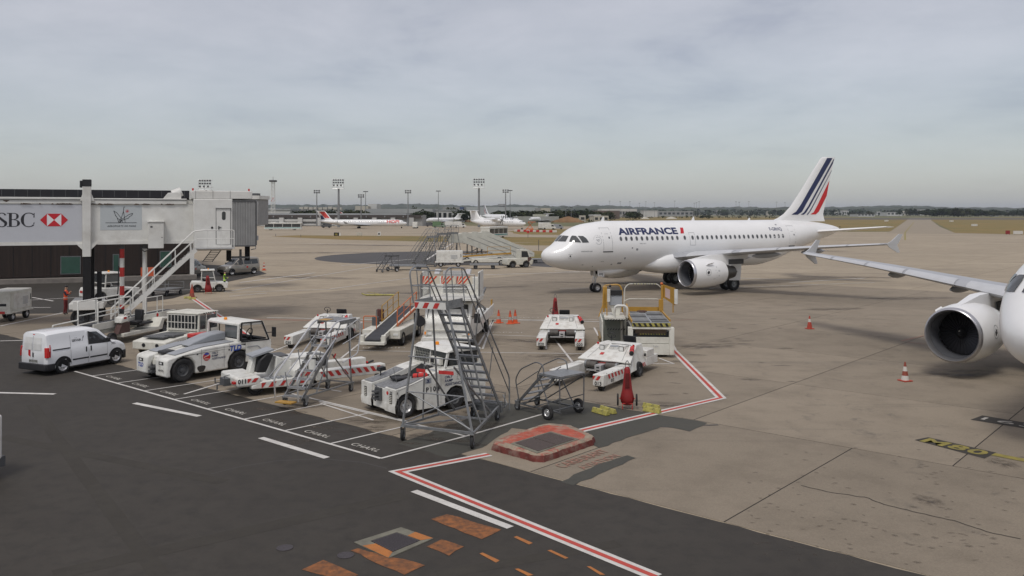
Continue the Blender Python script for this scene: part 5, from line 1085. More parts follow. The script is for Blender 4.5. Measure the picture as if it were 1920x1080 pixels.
# ------------------------------------------------------------------ truck 693 with raised box
def truck693():
    t = thing('catering_truck', 'white high loader truck numbered 693 with striped front board, behind the tall grey steps', 'truck'); W2 = 1.18; u, w = (0,1,0), (0,0,1)
    MB(white).prism([(.0,.45),(1.7,.45),(1.7,2.2),(.5,2.2),(.1,1.45),(-.05,1.3)], -W2+.05, W2-.05).build('cab', t, bevel=.08)
    MB(white).box(-.22,.05,-W2+.03,W2-.03,.38,.62).build('bumper', t, bevel=.03)
    # front is -x : windscreen
    MB(glass).hexa([Vector(p) for p in ((.1,-.98,1.42),(.12,-.98,1.42),(.12,.98,1.42),(.1,.98,1.42))], [Vector(p) for p in ((.43,-.9,2.08),(.45,-.9,2.08),(.45,.9,2.08),(.43,.9,2.08))]).build('windscreen', t)
    f = MB(black)
    for a, b in (((.1,-1.0,1.4),(.43,-.92,2.1)),((.43,-.92,2.1),(.43,.92,2.1)),((.43,.92,2.1),(.1,1.0,1.4)),((.1,1.0,1.4),(.1,-1.0,1.4)),((.1,0,1.4),(.43,0,2.1))): f.bar(a, b, .04)
    f.build('windscreen_frame', t)
    for sy in (-1,1):
        MB(glass).prism([(.45,1.4),(1.5,1.4),(1.5,2.05),(.65,2.05)], sy*(W2-.045)-.003, sy*(W2-.045)+.003).build('side_window', t)
        MB(lampm).box(-.075,-.06,sy*.85-.12,sy*.85+.12,.72,.86).build('headlamp', t); MB(beacon).box(-.075,-.06,sy*1.03-.05,sy*1.03+.05,.72,.86).build('indicator', t)
        MB(black).box(-.1,-.04,sy*1.45-.14,sy*1.45+.14,1.3,1.75).tube([(.05,sy*1.1,1.6),(-.07,sy*1.4,1.6)],.018).build('mirror', t)
    MB(black).cyl((-.12,1.28,1.35),(-.06,1.28,1.35),.25,n=18).build('round_mirror', t, smooth=40)
    text('lettering', '693', t, (-.035,.78,1.2), (0,-1,0), w, .15, printk, off=.03, space=1.3)
    MB(cream).tube([(-.1,-1.0,.62),(-.1,-.95,.95),(-.1,.95,.95),(-.1,1.0,.62)], .03).build('front_guard', t, smooth=50)
    MB(white).prism([(1.8,.75),(8.2,.75),(8.2,1.1),(1.8,1.1)], -W2, W2).build('chassis', t, bevel=.03)
    MB(white).prism([(2.0,.5),(4.2,.5),(4.2,.8),(2.0,.8)], -W2+.01, W2-.01).build('side_skirt', t)
    for sy in (-1,1):
        for a, b in (((2.2,1.1),(7.6,2.3)),((7.6,1.1),(2.2,2.3))): MB(alu_d).bar((a[0],sy*.8,a[1]),(b[0],sy*.8,b[1]),.1).build('scissor_arm', t)
        MB(white).prism([(3.0,1.1),(8.2,1.1),(8.2,1.35),(3.0,1.2)], sy*W2-.02, sy*W2+.03).build('side_panel', t)
    MB(white).box(1.6,2.6,-1.32,1.32,2.3,2.42).build('body_floor', t)
    MB(white).box(2.2,2.5,-1.27,1.27,2.42,3.3).build('box_body', t, bevel=.03)
    # platform over the cab with side panels and striped board
    MB(white).box(-.2,2.4,-1.45,1.32,2.36,2.46).build('front_platform', t)
    for sy in (-1,1):
        MB(white).box(.9,2.4,sy*1.38-.03,sy*1.38+.03,2.2,3.66).build('side_door', t, bevel=.02)
        MB(gdk).box(.9,.93,sy*1.4-.035,sy*1.4+.035,2.3,3.6).build('door_edge', t)
    for y0, y1 in ((-1.2,-.45),(-.4,.3),(.38,1.2)):
        b = MB(pm('cream_board', (.66,.6,.48), .5)).box(.1,.12,y0,y1,3.12,3.49).build('warning_board', t); s = MB(redw); stripes(s, (.098,y1,3.12), (0,-1,0), (0,0,1), y1-y0, .37, 4, pm('board_red', (.62,.07,.03), .5), -.9, .5, .003); s.build('red_stripes', t)
    MB(alu).tube([(.1,-1.3,2.45),(.1,-1.3,3.56),(.1,1.3,3.56),(.1,1.3,2.45)], .03).build('front_rail', t, smooth=50); MB(alu).tube([(.1,-1.3,3.06),(.1,1.3,3.06)], .02).tube([(.1,-1.3,2.9),(.1,1.3,2.9)], .02).build('mid_rail', t, smooth=50)
    MB(alu_l).box(2.2,2.38,-.6,.6,2.5,3.6).build('roller_door', t)
    for y in (-.9,.6):
        for k in range(3): MB(alu_l).prism([(.5+k*.12,3.58),(.8+k*.12,3.78),(.84+k*.12,3.76),(.54+k*.12,3.56)], y-.12, y+.12).build('fender_slat', t)
    MB(redl).cyl((2.39,.9,3.2),(2.36,.9,3.2),.05).build('red_lamp', t)
    for sy in (-1,1): MB(yellow).tube([(8.2,sy*1.1,1.1),(8.2,sy*1.1,1.6),(7.8,sy*1.1,1.6),(7.8,sy*1.1,1.1)],.025).build('rear_hoop', t, smooth=50)
    for x in (1.0, 6.2):
        for sy in (-1,1): wheel(t, x, sy*(W2-.2), .42, .3, gdk, hub=.55)
    return t
tr = truck693(); p = G(838,657); tr.location = (p.x, p.y+.1, .012); tr.rotation_euler = (0,0,R(84))

# ------------------------------------------------------------------ lower deck loader
def deck_loader():
    t = thing('cargo_loader', 'cream cargo loader with amber rails, roller deck and black and yellow striped edge', 'cargo loader')
    # x to the right, y away
    D = 4.4; w = .86; zt = 1.58
    for x0, x1 in ((-w-.17,-w+.05),(w-.05,w+.17)): MB(cream).box(x0,x1,.0,.35,.12,1.35).build('corner_column', t, bevel=.02); MB(cream).box(x0,x1,4.0,4.3,.12,1.35).build('corner_column', t, bevel=.02)
    MB(cream).box(-w,w,.1,.2,.62,.9).build('front_beam', t, bevel=.01); MB(cream).box(-w,w,.05,.3,.12,.6).build('front_beam', t, bevel=.01); text('lettering','Trado',t,(.2,.048,.5),(1,0,0),(0,0,1),.07,grey)
    MB(gdk).box(-w,w,.4,4.2,.35,1.1).build('chassis', t); MB(pm('brown_scissor', (.12,.085,.06), .6)).bar((-.7,.3,1.2),(.7,.3,1.2),.15,.3).bar((-.6,.35,.95),(.7,.35,1.3),.06,.1).build('scissor_lift', t)
    MB(cream).box(-w,w,-.02,D,1.28,1.36).build('deck_frame', t); MB(yelb).box(-w,w,-.035,-.02,1.40,1.56).build('edge_board', t); s = MB(black); stripes(s, (-w+.02,-.038,1.41), (1,0,0), (0,0,1), 2*w-.04, .14, 7, black, .5, .45); s.build('black_stripes', t)
    s = MB(yelb); stripes(s, (-.5,.21,1.0), (1,0,0), (0,0,1), 1.2, .05, 10, yelb, .5, .5); s.build('yellow_stripes', t)
    MB(grey).box(-w,w,-.02,D,1.5,zt).build('deck', t)
    rm = MB(alu).cyl((-.38,0,0),(.38,0,0),.035,n=8).mesh('roller'); rm2 = MB(gdk).box(-.38,.38,-.04,.04,-.02,.03).mesh('roller_bar')
    for i in range(20):
        for sx in (-1,1):
            if (i+(sx>0)) % 5 == 4: continue
            o = link('roller', rm if i % 2 else rm2, t); o.location = (sx*.42, .15+i*.21, zt+.01)
    MB(pm('rust_disc', (.08,.04,.03), .7)).lathe([(0,.26),(.05,.24),(.06,.001)], (-.1,3.9,zt+.03), 'z', 18).build('turntable', t)
    MB(yellow).box(-w,w,D-.05,D+.02,zt,zt+.22).build('back_board', t); MB(yellow).bar((w+.03,.5,zt+.03),(w+.03,D,zt+.03),.06,.12).build('side_board', t); MB(yellow).bar((-w-.0,.1,zt+.03),(-w-.0,D*.8,zt+.03),.06,.12).build('side_board', t)
    MB(cream).tube([(-w-.1,D,zt),(-w-.05,D,2.75),(-w+.15,D,2.95),(w-.15,D,2.95),(w+.05,D,2.75)], .028, rnd=.1).build('back_rail', t, smooth=50)
    MB(cream).tube([(-w-.05,D,2.1),(-w+.15,D,2.2),(w-.1,D,2.2),(w+.05,D,2.0)], .022, rnd=.1).build('back_rail', t, smooth=50)
    s = MB(black)
    for k in range(14): s.cyl((-w+.35+k*.085,D,2.95),(-w+.39+k*.085,D,2.95),.031,n=8,m=yelb if k % 2 else black)
    s.build('rail_tape', t)
    MB(yellow).box(w+.02,w+.12,D-.2,D,zt,2.9).box(w-.1,w+.12,D-.25,D-.1,zt,2.2).build('amber_post', t, bevel=.01)
    MB(yellow).hexa([Vector(p) for p in ((w+.1,D-.1,2.3),(w+.6,3.2,2.0),(w+.6,3.24,2.0),(w+.1,D-.05,2.3))], [Vector(p) for p in ((w+.1,D-.1,2.95),(w+.6,3.2,2.85),(w+.6,3.24,2.85),(w+.1,D-.05,2.95))]).build('sign_frame', t)
    MB(pm('notice_pink', (.6,.45,.42), .5)).hexa([Vector(p) for p in ((w+.2,4.05,2.35),(w+.42,3.6,2.25),(w+.42,3.62,2.25),(w+.2,4.07,2.35))], [Vector(p) for p in ((w+.2,4.05,2.8),(w+.42,3.6,2.72),(w+.42,3.62,2.72),(w+.2,4.07,2.8))]).build('notice', t)
    MB(white).cyl((w+.62,3.1,2.1),(w+.62,3.1,2.8),.09,n=14).build('white_lamp', t, smooth=40); MB(orange).sphere((w+.05,D-.1,2.98),.07,n=6).build('beacon', t, smooth=60)
    MB(yellow).tube([(w+.5,3.3,1.65),(w+.5,3.3,2.1)], .03).build('side_post', t, smooth=50)
    # operator side on the left
    x0, x1 = -2.15, -w-.25
    MB(cream).box(x0,x0+.06,1.6,5.2,.4,1.4).build('side_panel', t); MB(pm('green_grey_paint', (.25,.27,.24), .55)).box(x0+.06,x0+.95,3.0,5.0,.25,1.35).build('engine_cabinet', t, bevel=.02); MB(cream).box(x0,x1+.2,2.9,5.1,.12,.3).build('sill', t)
    MB(cream).box(x0+.95,x0+1.05,3.0,3.1,.25,1.4).build('pipe_column', t)
    MB(pm('worn_steps', (.25,.17,.08), .7)).box(x0-.12,x0-.02,1.9,2.0+2.2,.3,.36).box(x0-.12,x0-.02,1.9,4.2,.55,.61).build('ladder_step', t)
    MB(cream).box(x0+.15,x1+.1,2.2,4.6,1.42,1.5).build('operator_floor', t)
    for z in (1.42, .98):
        b = MB(black)
        for k in range(8): b.hexa([Vector((x0+.25+k*.13,2.19,z-.06)),Vector((x0+.31+k*.13,2.19,z-.06)),Vector((x0+.31+k*.13,2.2,z-.06)),Vector((x0+.25+k*.13,2.2,z-.06))],[Vector((x0+.31+k*.13,2.19,z+.02)),Vector((x0+.37+k*.13,2.19,z+.02)),Vector((x0+.37+k*.13,2.2,z+.02)),Vector((x0+.31+k*.13,2.2,z+.02))])
        b.build('black_stripes', t)
    MB(white).tube([(x0+.62,2.3,1.5),(x0+.64,2.3,2.0),(x0+.75,2.3,2.08),(x0+1.1,2.3,2.08),(x0+1.22,2.3,1.98),(x0+1.24,2.3,1.5)], .055, rnd=.05, n=8).build('white_hoop', t, smooth=50)
    MB(cream).prism([(x0+.45,2.0),(x0+1.0,2.0),(x0+.92,1.5),(x0+.6,1.5)], 3.2, 3.6).build('console_leg', t, bevel=.02); MB(grey).box(x0+.4,x0+1.05,3.1,3.6,2.0,2.5).build('console', t, bevel=.02); MB(black).box(x0+.42,x0+1.03,3.05,3.2,2.5,2.75).build('console_top', t, bevel=.01)
    MB(yellow).tube([(x0+.2,4.6,1.5),(x0+.2,4.6,2.85),(x0+.95,4.6,2.9),(x0+1.1,4.6,2.7),(x0+1.15,4.6,1.5)], .05, rnd=.15).build('amber_hoop', t, smooth=50)
    MB(yellow).box(x0+.12,x0+.32,3.6,4.0,1.8,2.85).tube([(x0+.15,3.4,2.8),(x0+.1,3.2,2.0),(x0-.1,3.1,1.45)], .03).tube([(x0+.3,3.4,2.8),(x0+.3,3.2,1.5)], .03).build('amber_post', t, smooth=50); MB(white).cyl((x0+.38,3.0,2.2),(x0+.38,3.0,2.8),.08,n=14).build('white_lamp', t, smooth=40)
    MB(black).sphere((x0+.45,3.1,2.95),.07,n=6).build('work_lamp', t, smooth=60); MB(yellow).bar((x1+.3,2.6,1.5),(x1+.3,4.6,1.8),.08,.3).build('amber_side', t)
    for y in (.7, 3.6):
        for sx in (-.7, .7): o = wheel(t, sx, y, .28, .22, gdk); o.rotation_euler = (0,0,R(90)); 
    return t
dl = deck_loader(); p = G(1221,671); dl.location = (p.x, p.y, .012); dl.rotation_euler = (0,0,R(-4))

# ------------------------------------------------------------------ conveyor platform vehicle behind the van
def platform_vehicle():
    t = thing('service_vehicle', 'white open service vehicle with guard rails and black driver seat behind the van', 'platform vehicle'); A = cream
    # x to the right and away, near side y = -.9
    MB(A).box(-.2,3.3,-.2,.9,.55,.75).build('platform', t, bevel=.02); MB(A).prism([(1.2,.32),(4.4,.32),(4.6,.8),(5.0,.8),(5.0,.68),(5.25,.4),(5.4,.4),(5.3,.86),(4.4,.92),(4.1,.5),(1.2,.5)], -.95, -.1).build('low_body', t, bevel=.02)
    MB(A).prism([(3.0,.9),(6.6,.72),(6.9,.8),(6.9,1.0),(6.5,1.12),(3.0,1.12)], .35, .45).build('conveyor_side', t); MB(A).prism([(3.0,.9),(6.6,.72),(6.9,.8),(6.9,1.0),(6.5,1.12),(3.0,1.12)], -.35, -.25).build('conveyor_side', t); MB(belt).prism([(-.2,1.0),(6.8,1.0),(6.8,1.08),(-.2,1.08)], -.25, .35).build('belt', t)
    MB(A).box(-.2,3.2,-.35,-.25,.8,1.12).build('conveyor_side', t)
    for y, x0, x1 in ((-.25,-1.2,2.7),(.85,-1.5,3.3)):
        for pts in ([(.2,y,.7),(.2,y,2.15),(x1,y,2.2),(x1,y,.9)],): MB(white).tube(pts, .04, rnd=.06).build('guard_rail', t, smooth=50)
        MB(white).tube([(.2,y,1.45),(x1,y,1.5)], .03).build('mid_rail', t, smooth=50); MB(white).tube([(x0,y,.6),(x0,y,1.2),(.2,y,1.25)], .035, rnd=.06).build('low_rail', t, smooth=50); MB(white).tube([(1.5,y,.7),(1.5,y,2.17)], .035).build('rail_post', t, smooth=50)
    MB(white).tube([(3.9,-.3,1.1),(3.9,-.3,2.0),(5.4,-.3,2.0),(5.4,-.3,.9)], .025, rnd=.08).build('guard_hoop', t, smooth=50); MB(white).tube([(4.9,-.3,.9),(4.9,-.3,2.0)],.025).build('rail_post', t, smooth=50)
    MB(black).box(2.3,2.8,-.9,-.45,.85,1.0).prism([(2.72,.95),(2.9,.95),(2.95,1.5),(2.75,1.55)], -.9, -.45).build('driver_seat', t, bevel=.05); MB(black).box(2.5,3.6,-.95,-.3,.74,.86).build('seat_base', t, bevel=.03)
    MB(white).prism([(1.2,1.0),(1.75,1.05),(1.7,1.35),(1.25,1.3)], -.85, -.4).build('instrument_box', t, bevel=.05); MB(redl).box(1.35,1.55,-.86,-.85,1.2,1.3).build('red_mark', t)
    MB(black).tube([(1.95+math.cos(k*math.pi/8)*.1,-.6+math.sin(k*math.pi/8)*.17,1.3+math.cos(k*math.pi/8)*.1) for k in range(17)], .015).tube([(1.95,-.6,1.3),(1.6,-.6,.8)],.025).build('steering_wheel', t, smooth=50)
    MB(black).box(1.8,1.85,-.5,-.25,1.4,1.65).build('mirror', t); MB(pm('brown_cover', (.08,.04,.035), .6)).prism([(1.0,.5),(1.9,.5),(1.9,1.0),(1.3,1.0)], -.8, -.5).build('footwell', t); MB(redl).cyl((4.85,-.36,1.0),(4.85,-.355,1.0),.1).build('emblem', t)
    for x in (.6, 4.85):
        for y in (-.72,.75): wheel(t, x, y, .32, .2, gdk)
    MB(gdk).bar((-2.2,0,.45),(-.2,0,.5),.1).build('drawbar', t)
    return t
pv = platform_vehicle(); place(pv, (1.2,-.95), G(232,645), (5.3,-.95), G(318,625))

# ------------------------------------------------------------------ ground power units
def power_unit(name, label, W_=1.5, L_=2.6, H=1.25, m=cream):
    t = thing(name, label, 'ground power unit')
    MB(m).box(-L_/2,L_/2,-W_/2,W_/2,.6,.6+H).build('housing', t, bevel=.05); MB(m).box(-L_/2-.15,L_/2+.1,-W_/2-.05,W_/2+.05,.5,.62).build('chassis', t, bevel=.02)
    for s in (-1,1):
        MB(white).box(-L_*.36,L_*.4,s*(W_/2)-.01,s*(W_/2)+.01,.75,.6+H-.2).build('side_door', t, bevel=.005)
        for k in range(7): MB(grey).box(.15,L_*.3,s*(W_/2+.012)-.004,s*(W_/2+.012)+.004,.95+k*.07,.98+k*.07).build('louvre', t)
        MB(black).box(L_*.42,L_*.42+.07,s*(W_/2+.005)-.01,s*(W_/2+.005)+.01,1.15,1.5).build('door_handle', t)
        for x in (-L_*.33,L_*.33): wheel(t, x, s*(W_/2-.15), .3, .2, alu_l, hub=.5)
    MB(black).box(-L_/2-.02,-L_/2,-.5,.5,.95,1.1).build('front_slot', t); MB(gdk).tube([(-L_/2,.5,.9),(-L_/2-.2,.55,1.3),(-L_/2-.1,.6,.8)],.04).build('cable', t, smooth=50)
    MB(redw).prism([(-.5,.52),(.2,.52),(.0,.66),(-.5,.66)], -L_/2-.17, -L_/2-.16, 'x').build('red_mark', t)
    return t
gp = power_unit('power_cart', 'cream ground power cart cut by the left edge, in front of the dark terminal wall'); place(gp, (-.86,-.75), G(27,603), (.86,-.75), G(63,594))

# ------------------------------------------------------------------ people
def person(name, label, top, legs, vest=None, arms='fwd', cap=black):
    t = bpy.data.objects.new(name, None); C.objects.link(t); tag(t, label, 'person')
    V = [(0,0,.93),(0,0,1.12),(0,.01,1.38),(0,.02,1.52),(0,.03,1.6),(0,.035,1.72),          # 0..5 pelvis, waist, chest, neck, head
         (-.09,0,.90),(-.10,.03,.5),(-.11,-.02,.09),(-.12,.1,.04),                          # 6..9 left leg
         (.09,0,.90),(.11,.0,.5),(.13,-.06,.09),(.14,.06,.04),                              # 10..13
         (-.19,.01,1.42),(-.25,.05,1.16),(-.14,.27,1.18),(-.1,.34,1.2),                     # 14..17 arm
         (.19,.01,1.42),(.25,.05,1.16),(.12,.28,1.2),(.08,.34,1.22)]
    if arms == 'up': V[15:18] = [(-.24,.12,1.22),(-.12,.26,1.38),(-.08,.29,1.44)]; V[19:22] = [(.24,.12,1.2),(.12,.27,1.36),(.08,.3,1.43)]
    E = [(0,1),(1,2),(2,3),(3,4),(4,5),(0,6),(6,7),(7,8),(8,9),(0,10),(10,11),(11,12),(12,13),(2,14),(14,15),(15,16),(16,17),(2,18),(18,19),(19,20),(20,21)]
    rad = [.15,.135,.16,.06,.085,.09,.095,.065,.045,.04,.095,.065,.045,.04,.07,.05,.038,.035,.07,.05,.038,.035]
    me = bpy.data.meshes.new('body'); me.from_pydata(V, E, []); o = bpy.data.objects.new('body', me); C.objects.link(o)
    sk = o.modifiers.new('skin', 'SKIN'); 
    for i, r_ in enumerate(rad): me.skin_vertices[0].data[i].radius = (r_, r_*(.75 if i in (0,1,2) else 1))
    me.skin_vertices[0].data[0].use_root = True; ss = o.modifiers.new('sub', 'SUBSURF'); ss.levels = 2; ss.render_levels = 2
    dg = bpy.context.evaluated_depsgraph_get(); m2 = bpy.data.meshes.new_from_object(o.evaluated_get(dg)); m2.name = 'body'
    bpy.data.objects.remove(o); 
    for m in (top, legs, skin, black, vest or top): m2.materials.append(m)
    for p in m2.polygons:
        c = p.center; hands = (c.y > .24 and c.z > 1.05) and abs(c.x) < .2
        p.material_index = 2 if (c.z > 1.53 or hands) else 3 if c.z < .1 else 1 if c.z < .92 else 4 if (abs(c.x) < .2 and c.z > .92) else 0
    m2.shade_smooth(); link('body', m2, t)
    MB(cap).sphere((0,.03,1.76),.098,n=8,sc=(1,1.05,.6)).build('hair', t, smooth=60)
    if vest:
        MB(MATS.get('reflective') or pm('reflective', (.6,.6,.58), .3)).lathe([(1.02,.168),(1.07,.168)], ax='z', n=20).build('reflective_band', t, smooth=60).scale = (1.02,.78,1)
    return t
p1 = person('person', 'person in an orange vest and dark red trousers looking up beside the bridge wheels', cloth, cloth_r, hivis_o, 'up'); p = G(123,590); p1.location = (p.x, p.y, .012); p1.rotation_euler = (0,0,R(-80)); p1.scale = (1.03,)*3
p2 = person('person', 'person in dark clothes and a lime vest reading beside the tug under the stairs', cloth_k, cloth_k, hivis_y, 'fwd'); p = G(421,547); p2.location = (p.x, p.y, .012); p2.rotation_euler = (0,0,R(-70)); p2.scale = (.95,)*3
def yard_tug(name, label):
    """white baggage tractor with open cab, +x forward"""
    t = thing(name, label, 'tug'); W2 = .75
    MB(white).prism(archpoly(-1.4,1.5,.3,[(1.55,.75),(.5,.85),(-1.3,.9),(-1.4,.7)],[(-.85,.36,.3),(.85,.36,.3)],6), -W2, W2).build('body', t, bevel=.04)
    MB(dark).box(-1.2,1.3,-.6,.6,.2,.5).build('chassis', t)
    c = MB(white)
    for y in (-.68,.68): c.bar((-.55,y,.85),(-.5,y,1.75),.06).bar((.55,y,.85),(.35,y,1.75),.06).bar((-.5,y,1.2),(.5,y,1.2),.05)
    c.bar((-.55,-.68,1.15),(-.55,.68,1.15),.05); c.build('cab_frame', t); MB(white).box(-.6,.5,-.75,.75,1.74,1.84).build('cab_roof', t, bevel=.03)
    MB(glass).box(-.53,-.52,-.62,.62,1.2,1.7).build('rear_pane', t); MB(MATS['cab_glass']).hexa([Vector(p) for p in ((.52,-.62,.95),(.53,-.62,.95),(.53,.62,.95),(.52,.62,.95))], [Vector(p) for p in ((.35,-.6,1.7),(.36,-.6,1.7),(.36,.6,1.7),(.35,.6,1.7))]).build('windscreen', t)
    for y in (-.69,.69): MB(MATS['cab_glass']).prism([(-.45,1.22),(.43,1.22),(.33,1.7),(-.45,1.7)], y-.003, y+.003).build('side_pane', t)
    MB(black).box(-.4,0,-.25,.25,.85,1.0).box(-.45,-.35,-.25,.25,.9,1.35).build('driver_seat', t, bevel=.03); MB(beacon).lathe([(0,.06),(.1,.05),(.1,.001)], (0,0,1.84), 'z', 12).build('beacon', t)
    MB(redw).box(-1.42,-1.41,-.6,-.3,.55,.7).box(-1.42,-1.41,.3,.6,.55,.7).build('tail_stripe', t)
    for x in (-.85,.85):
        for sy in (-1,1): wheel(t, x, sy*.62, .3, .2, gdk)
    return t
yt = yard_tug('baggage_tractor', 'white baggage tractor with the lime vested man at its door'); place(yt, (-.85,-.75), G(370,549), (.85,-.75), G(403,548)); 
y2 = yard_tug('baggage_tractor', 'white tractor with red stripes behind the lower end of the jetway stairs'); place(y2, (-.85,-.75), G(192,566), (.85,-.75), G(240,562)); y2.scale = (1.25,1.25,1.15)
y3 = None
def low_cart(label, a, b):
    t = thing('baggage_cart', label, 'cart'); MB(alu).box(-1.2,1.2,-.7,.7,.45,.53).build('deck', t); MB(alu).tube([(-1.2,-.7,.5),(-1.2,-.7,1.3),(-1.2,.7,1.3),(-1.2,.7,.5)],.03).build('end_frame', t, smooth=50); MB(alu).tube([(1.2,-.7,.5),(1.2,-.7,1.0),(1.2,.7,1.0),(1.2,.7,.5)],.03).build('end_frame', t, smooth=50)
    MB(alu).tube([(-1.2,-.7,1.0),(1.2,-.7,.7)],.025).build('side_rail', t, smooth=50); MB(alu).tube([(-1.2,.7,1.0),(1.2,.7,.7)],.025).build('side_rail', t, smooth=50)
    for x in (-.9,.9):
        for y in (-.6,.6): wheel(t, x, y, .18, .1, gdk)
    MB(gdk).bar((1.2,0,.4),(2.0,0,.3),.06).build('drawbar', t); place(t, (-.9,-.6), a, (.9,-.6), b); return t
low_cart('grey tubular cart under the jetway stairs left of the white tractor', G(312,556), G(345,551))
bp = thing('folding_barrier', 'orange and white folded barrier panel standing under the jetway', 'barrier', (*G(276,545)[:2], .012), R(25))
MB(pm('orange_board', (.6,.12,.05), .5)).box(-.5,.5,-.03,.03,1.2,1.95).build('board', bp); MB(white).box(-.06,.06,-.04,-.032,1.2,1.95).bar((-.4,0,0),(-.4,0,1.2),.05).bar((.4,0,0),(.4,0,1.2),.05).build('board_stripe', bp)
# ------------------------------------------------------------------ jetway and dark terminal wall
WP = pm('bridge_white', (.66,.655,.62), .5, dirt=(.3,.27,.22), amt=.2, dscale=.7, var=.06); WG = pm('bridge_poster', (.50,.51,.54), .45, var=.03); bell = pm('bellows_grey', (.27,.27,.265), .7)
rustm = pm('rust', (.07,.035,.02), .9, var=.4, scale=6)
a0, a1 = at(-140,400,46.3), at(372,400,51.6); bd = Vector((a1.x-a0.x, a1.y-a0.y, 0)); BL = bd.length; brz = math.atan2(bd.y, bd.x)
jb = thing('boarding_bridge', 'white boarding bridge with bank poster and airport operator sign on the left', 'boarding bridge', (a0.x, a0.y, 0), brz)
inv = Matrix.Translation((a0.x, a0.y, 0)) @ Matrix.Rotation(brz, 4, 'Z'); inv = inv.inverted()
def LX(px, near=0):
    """distance along the bridge face for a picture column"""
    k = (px-960)/FOC; u = bd.normalized(); return (k*a0.y-a0.x)/(u.x-k*u.y)
zb, zt = 4.75, 7.42
x160 = LX(163)
MB(WP).box(0, BL, 0, 2.9, zb, zt-.35).build('tunnel', jb)
MB(WP).box(0, x160-.1, -.06, .2, zt-.38, zt).box(x160-.1, LX(350), -.09, .2, zt-.38, zt-.04).box(0, BL, 0.2, 2.95, zt-.35, zt-.1).build('roof_edge', jb, bevel=.02)
MB(gdk).box(0, LX(370), -.12, -.07, zt-.14, zt-.11).build('cable', jb)
MB(WP).box(0, BL, -.06, 0, zb-.06, zb+.12).build('floor_edge', jb)
rr = random.Random(4)
for k in range(26):
    xx = rr.choice([rr.uniform(LX(0), x160), rr.uniform(x160, LX(350))]); l = rr.uniform(.08,.5); MB(rustm).prism([(xx,zt-.41),(xx+l,zt-.41),(xx+l*.8,zt-.39+.03),(xx+l*.3,zt-.33-rr.random()*.02)], -.099, -.091).build('rust_patch', jb)
MB(rustm).prism([(LX(5),zt-.18),(LX(19),zt-.18),(LX(12),zt-.28)], -.072, -.061).build('rust_patch', jb)
MB(WG).box(0, x160-.25, -.012, 0.004, zb+.14, zt-.42).build('poster', jb)
F_ = (1,0,0); U_ = (0,0,1)
# serif capitals of the bank poster: stems, bowls and serifs as flat print
ink = printk; zc = at(100,412,49).z
def ring(cx, cz, rx, rz, tx, tz, a, b, n=28):
    P = []; 
    for k in range(n+1): t = R(a+(b-a)*k/n); P.append((cx+math.cos(t)*rx, cz+math.sin(t)*rz))
    for k in range(n, -1, -1): t = R(a+(b-a)*k/n); P.append((cx+math.cos(t)*(rx-tx*abs(math.cos(t))-.02), cz+math.sin(t)*(rz-tz)))
    return P
zl, zh = zc-.39, zc+.39; cm_ = (zl+zh)/2
def glyph(nm, polys):
    mb = MB(ink)
    for i, P in enumerate(polys): mb.prism(P, -.018-.0004*i, -.013)
    mb.build(nm, jb)
x = LX(40); glyph('letter_c', [ring(x+.37, cm_, .40, .41, .14, .045, 48, 312), [(x+.60,zh-.26),(x+.655,zh-.26),(x+.655,zh+.0),(x+.62,zh-.0)], [(x+.60,zl+.22),(x+.655,zl+.26),(x+.64,zl+.14),(x+.6,zl+.1)]])
x = LX(13); glyph('letter_b', [[(x+.10,zl),(x+.24,zl),(x+.24,zh),(x+.10,zh)], [(x,zl),(x+.35,zl),(x+.35,zl+.035),(x,zl+.035)], [(x,zh-.035),(x+.35,zh-.035),(x+.35,zh),(x,zh)], ring(x+.33, cm_+.20, .25, .19, .10, .035, -90, 90), ring(x+.35, cm_-.185, .29, .205, .12, .035, -90, 90), [(x+.2,cm_),(x+.36,cm_),(x+.36,cm_+.035),(x+.2,cm_+.035)]])
x = LX(-8); glyph('letter_s', [ring(x+.29, cm_+.19, .24, .215, .09, .045, 20, 215), ring(x+.29, cm_-.19, .27, .215, .12, .045, -160, 40), [(x+.07,cm_+.14),(x+.18,cm_+.2),(x+.53,cm_-.1),(x+.44,cm_-.2)]])
x = LX(-40); glyph('letter_h', [[(x+.1,zl),(x+.24,zl),(x+.24,zh),(x+.1,zh)], [(x+.6,zl),(x+.74,zl),(x+.74,zh),(x+.6,zh)], [(x+.2,cm_),(x+.65,cm_),(x+.65,cm_+.04),(x+.2,cm_+.04)], [(x,zl),(x+.34,zl),(x+.34,zl+.035),(x,zl+.035)], [(x+.5,zl),(x+.84,zl),(x+.84,zl+.035),(x+.5,zl+.035)], [(x,zh-.035),(x+.34,zh-.035),(x+.34,zh),(x,zh)], [(x+.5,zh-.035),(x+.84,zh-.035),(x+.84,zh),(x+.5,zh)]])
xa, xb, xc, xd = LX(75), LX(88), LX(115), LX(127.5); h = .36; xm = (xb+xc)/2; zc2 = zc-.01
lr = pm('logo_red', (.52,.02,.03), .45, var=.03); lw = pm('logo_white', (.72,.72,.72), .45, var=.02)
MB(lw).prism([(xb,zc2-h),(xc,zc2-h),(xc,zc2+h),(xb,zc2+h)], -.016, -.013).build('emblem_ground', jb)
for P in ([(xa,zc2),(xb,zc2-h),(xb,zc2+h)], [(xd,zc2),(xc,zc2-h),(xc,zc2+h)], [(xb,zc2+h),(xc,zc2+h),(xm,zc2)], [(xb,zc2-h),(xc,zc2-h),(xm,zc2)]): MB(lr).prism(P, -.020, -.017).build('emblem_triangle', jb)
